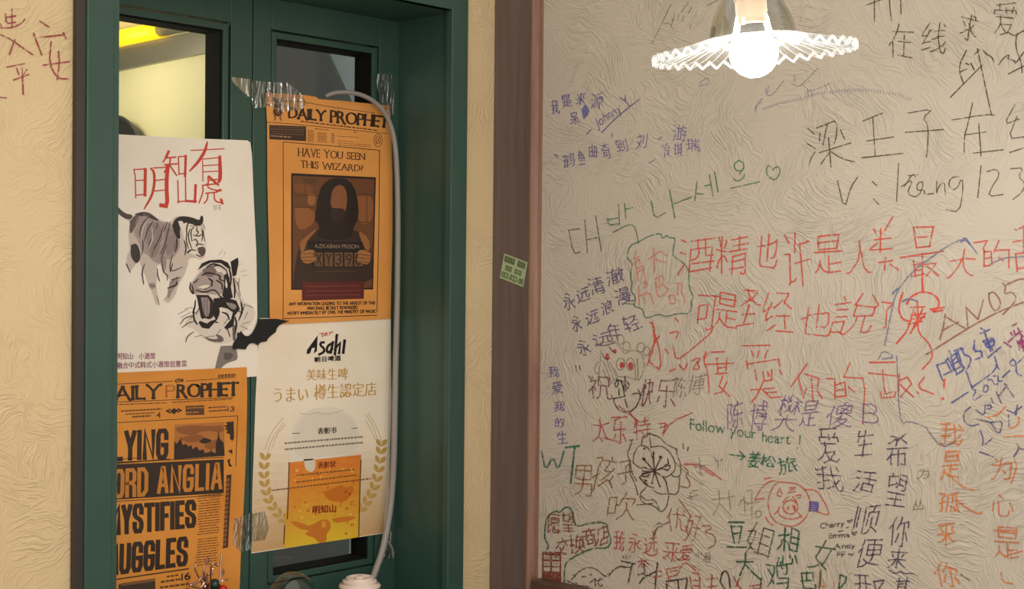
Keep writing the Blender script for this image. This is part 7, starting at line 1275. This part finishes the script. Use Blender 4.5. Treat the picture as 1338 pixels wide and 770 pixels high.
trace('bold blue signature with a date', [("90,560 135,680;90,560 165,535;150,640 215,610;165,520 195,500 300,420;165,520 215,620;205,490 260,640;195,440 215,490;240,440 305,408 310,470 375,490 370,540 345,590;270,460 310,580;230,600 310,565 325,590 255,640;215,560 280,520;210,530 250,500 255,470;180,500 235,600;250,470 290,560", K, 2.1, BLU),
    ("405,355 398,445 470,440 465,485;410,512 475,490;455,295 535,260;460,250 500,275;490,280 540,440;480,360 550,320 580,380 520,425 480,360;500,390 570,350;500,375 545,345;520,495 625,408;510,340 555,430", K, 2.1, BLU), ("575,490 605,590 400,735;335,610 390,770;728,514 752,530 748,558 728,568 705,555 702,530 728,514;755,545 755,630 800,650;640,660 700,605;770,540 821,490;585,560 610,590", K, 1.7, BLU),
    ("215,298 350,210;215,292 240,282;385,175 400,160;380,150 385,175;390,185 420,195 385,265 410,275;425,265 460,240;500,148 520,160 515,200 490,212 478,190 490,155;515,105 550,100 570,145 600,140;565,75 605,70 600,120 635,115;645,80 665,65;685,45 700,30", (1210, 480, 6.414), 1.7, BLU)])
trace('blue slanting capitals under the blue signature', [("585,205 630,300;610,240 680,150;660,140 735,250;370,335 325,370 310,420 330,470 380,495 440,478;420,360 490,410 495,315;510,350 550,345 540,310 515,320;545,260 560,300;540,465 610,570 640,480 625,450 540,465;455,530 480,600 470,670 550,600;680,360 770,400 735,380 800,330;765,320 750,400;690,400 695,495;760,640 780,680 735,750;780,680 820,690;430,440 530,460;450,710 560,750", (1210, 480, 6.414), 1.8, (88, 84, 126))])
trace('magenta character at the right edge', [("655,370 710,405;690,365 770,290 800,280;725,230 760,210;735,270 745,300;710,290 720,305;770,380 810,320;780,430 790,340 821,370;770,250 780,270;765,360 821,400;800,320 815,440;790,300 830,330;780,400 830,420;800,360 850,350", K, 2.2, MAG)])
# --- orange vertical lines
K7 = (1200, 580, 7.0)
chars([('我', 1228, 553, 1258, 581), ('是', 1231, 590, 1254, 625), ('孤', 1227, 643, 1253, 669), ('来', 1225, 682, 1248, 712), ('你', 1222, 736, 1252, 768)], 2.0, ORG, 'orange vertical line of characters', extra=lambda d: (d.lines(P("310,315 380,380 440,410 510,425;340,505 430,585 545,645 580,630", *K7), 1.9, ORG), d.lines(P("470,605 520,640 575,675", 1200, 680, 8.558), 1.5, BLK)))
chars([('为', 1296, 598, 1322, 628), ('心', 1297, 646, 1322, 674), ('是', 1300, 690, 1332, 728), ('马', 1290, 730, 1330, 766)], 1.8, (200, 112, 64), 'second orange vertical line at the right edge', extra=lambda d: (d.lines(P("880,150 900,200 880,270 850,360", *K7), 2.0, ORG), d.lines(P("665,330 600,400 520,420;775,420 780,460 750,500 700,510;650,585 821,575", 1210, 480, 6.414), 1.9, ORG), d.lines(P("845,110 1080,115;960,400 1160,345;925,590 925,650 970,700 1050,710", 1200, 680, 8.558), 1.8, ORG)))
# --- bottom left group
K = (700, 650, 6.417)
trace('thick green cloud outline at the bottom left', [("95,435 110,410 75,350 75,270 95,150 180,110 195,135 250,80 300,90 325,230 370,245 430,220 590,205 605,290 635,370 600,430 490,425 400,460 330,495 260,540 240,590 240,735", K, 2.1, (58, 100, 76))])
chars([('愿', 716, 673, 732, 697), ('望', 734, 669, 750, 696), ('交', 725, 703, 742, 727), ('换', 744, 698, 763, 723), ('商', 761, 690, 779, 715), ('店', 779, 686, 795, 713)], 1.6, (132, 70, 48), 'brown shop sign words inside the green outline', rot=-5)
d = Draw(); db = (128, 58, 42)
for x0, y0, x1, y1 in ((52, 455, 66, 720), (120, 480, 136, 620), (199, 470, 213, 720), (64, 455, 201, 486), (64, 520, 201, 536), (64, 574, 201, 586), (64, 620, 201, 720)):
    d.poly(P(f"{x0},{y0} {x1},{y0 + 4} {x1},{y1 + 4} {x0},{y1}", *K), db)
d.lines(P("75,500 85,512 95,500 110,512;145,500 160,510 175,500 190,512;75,555 90,562 110,555;145,555 165,562 185,552", *K), 1.0, (150, 90, 70), 1)
ins('filled brown drawing of a small window-paned door', d)
trace('thin dark pen drawing of a whale with a character in it', [("300,690 350,630 420,590 480,590 530,620 580,665;245,695 330,730 380,745 445,748;580,660 610,665 640,620 700,580 760,590;555,680 560,692;600,645 625,640 615,665;390,670 405,660 420,670;450,655 468,645;315,650 330,665;335,715 345,725;450,720 500,680;495,690 500,745;540,680 520,725;505,700 560,690;520,720 540,750 560,735", K, 1.3, (70, 58, 38))])
chars([('吹', 795, 645, 831, 680)], 1.5, BRN, 'single brown character below the brown characters')
chars([('优', 872, 664, 897, 694), ('好', 896, 672, 914, 708)], 1.5, (160, 84, 66), 'reddish brown characters running down from the flower', extra=lambda d: d.lines(P("895,345 935,340 945,360 900,375 960,390 965,440 925,460;640,370 650,400 660,355 690,345;770,200 800,240 840,300", *B4), 1.5, (150, 86, 62)))
chars([('我', 802, 694, 816, 719), ('永', 820, 697, 838, 722), ('远', 841, 703, 859, 725), ('来', 868, 708, 888, 733), ('爱', 888, 713, 904, 733)], 1.5, ROSE, 'rose red line along the bottom', extra=lambda d: d.lines(P("465,470 490,500;505,470 540,510;545,480 575,520;740,560 800,600", 800, 660, 7.0), 1.2, BRN))
chars([('小', 909, 721, 917, 728), ('组', 919, 722, 929, 735)], 1.0, GRY, 'tiny grey note right of the rose red line')
K8 = (800, 660, 7.0)
trace('bold black strokes along the bottom edge', [("85,515 205,540;180,545 165,620 145,720;250,715 290,660 400,610;415,525 400,640 390,780;495,700 640,680 690,665 670,780;500,780 495,720;600,700 610,780;290,540 295,610;240,640 290,625", K8, 2.0, (52, 40, 32)), ("0,600 70,555 130,570 180,570;350,650 290,640;95,470 110,490;125,460 130,490;155,470 145,495;380,200 430,160 460,185 520,155;375,330 380,250 420,200", K8, 1.2, (80, 64, 48)), ("10,690 20,620 60,575 95,640 110,780;10,700 60,780;420,665 410,780", (940, 670, 7.7), 2.2, (52, 40, 32))])
trace('red strokes along the bottom edge', [("490,590 520,690 500,760;500,590 640,560 620,575 600,640 520,660;530,610 590,600;710,650 730,770;735,620 800,630 800,770;740,690 790,690;740,740 790,740;860,680 960,670;880,750 960,740;910,640 905,770;640,545 680,525 760,600;230,520 310,510;265,490 270,570;240,570 265,530 310,560;290,510 330,540;400,600 450,610;380,660 450,650", K8, 1.6, (176, 66, 58)), ("145,650 190,740 230,780;200,660 170,740;310,740 420,725;300,780 400,765;340,740 345,780", (940, 670, 7.7), 1.7, (158, 62, 58))])
trace('faint grey outlined words above the green names', [("760,20 800,60 850,100 900,130;840,210 830,170 870,160;815,200 870,185;945,210 1010,200;980,160 985,230 950,290;985,230 1050,300;1030,160 1040,260;1020,200 1060,190;1085,240 1100,200 1130,235;1110,190 1115,280;1150,160 1150,300;1125,230 1190,220;1170,270 1200,265 1195,300 1170,300 1170,270;1125,165 1145,160", B4, 1.0, (132, 120, 96))])
# --- green names bottom
K = (940, 670, 7.7); G2 = (26, 84, 54)
d = Draw(); d.lines(P("95,98 245,98", *K), 2.6, G2, 1, 0); d.lines(P("80,345 270,350;115,130 150,305;120,140 225,140 195,305;135,215 205,205", *K), 1.9, G2, 1, 0)
d.char('姐', (976, 685, 1011, 727), 1.5, (70, 74, 48), 4, wob=.5); d.char('想', (1017, 690, 1045, 741), 2.1, G2, 0, wob=.5)
ins('bold green and olive name at the bottom', d)
d = Draw(); d.lines(P("175,495 335,495;262,425 260,510 205,630;262,520 330,600 420,680", *K), 2.2, G2, 1, 0)
d.char('鸡', (1000, 733, 1031, 772), 1.9, G2, 3, wob=.5); d.char('巴', (1047, 748, 1065, 770), 1.9, G2, 0, wob=.4); d.char('女', (1060, 703, 1090, 748), 2.0, (48, 88, 56), 12, wob=.5)
d.lines(P("265,640 250,780;265,640 320,660 315,700 250,780;90,600 75,760", 1060, 660, 7.0), 2.0, G2, 1, 0)
ins('second row of bold green characters at the bottom', d)
trace('orange brown strokes between the green characters', [("75,600 70,760;110,680 120,770;60,745 130,740;205,700 210,770;350,630 375,620", (1060, 660, 7.0), 1.3, (196, 120, 78))])
d = Draw(); kk = (54, 42, 50)
d.text('Cherry', (1072, 684), (1103, 680), (1072, 691), (1102, 688), 1.1, kk, 1, wob=.01); d.text('Emma', (1083, 697), (1110, 696), (1083, 703.5), (1110, 702), 1.2, kk, 1, wob=.01)
d.text('Andy', (1090, 711), (1117, 710), (1090, 717), (1117, 716), 1.2, kk, 1, wob=.01); d.text('FF', (1094, 721.5), (1104, 721), (1094, 728), (1104, 728), 1.4, kk, 1)
d.lines(P("330,150 335,140 350,148 370,130 380,140 350,165 330,150;375,265 382,250 395,258 412,240 418,252 395,278 375,265;250,245 290,235;320,210 340,205;340,455 355,445 370,465 390,440;60,600", 1060, 660, 7.0)[:-1], 1.2, kk)
ins('small black list of handwritten names with hearts', d)
# --- left wall
trace('dark red characters at the top of the left wall', [("28,70 32,120 78,112;60,45 62,140;30,88 78,80;0,140 62,140 110,118 125,95;12,140 2,120;5,175 60,200 120,245 165,275;75,200 60,240 48,275;35,338 125,320;85,345 95,375;135,350 120,375;70,402 145,375;112,345 118,475;0,490 30,492", (0, 0, 3.85), 1.7, (150, 40, 60)), ("200,105 245,135;170,170 210,275;205,188 320,175;320,165 332,192;258,210 248,320 290,395 345,398;295,260 300,320 288,400;218,328 350,310", (0, 0, 3.85), 1.9, (156, 40, 58))], wl)
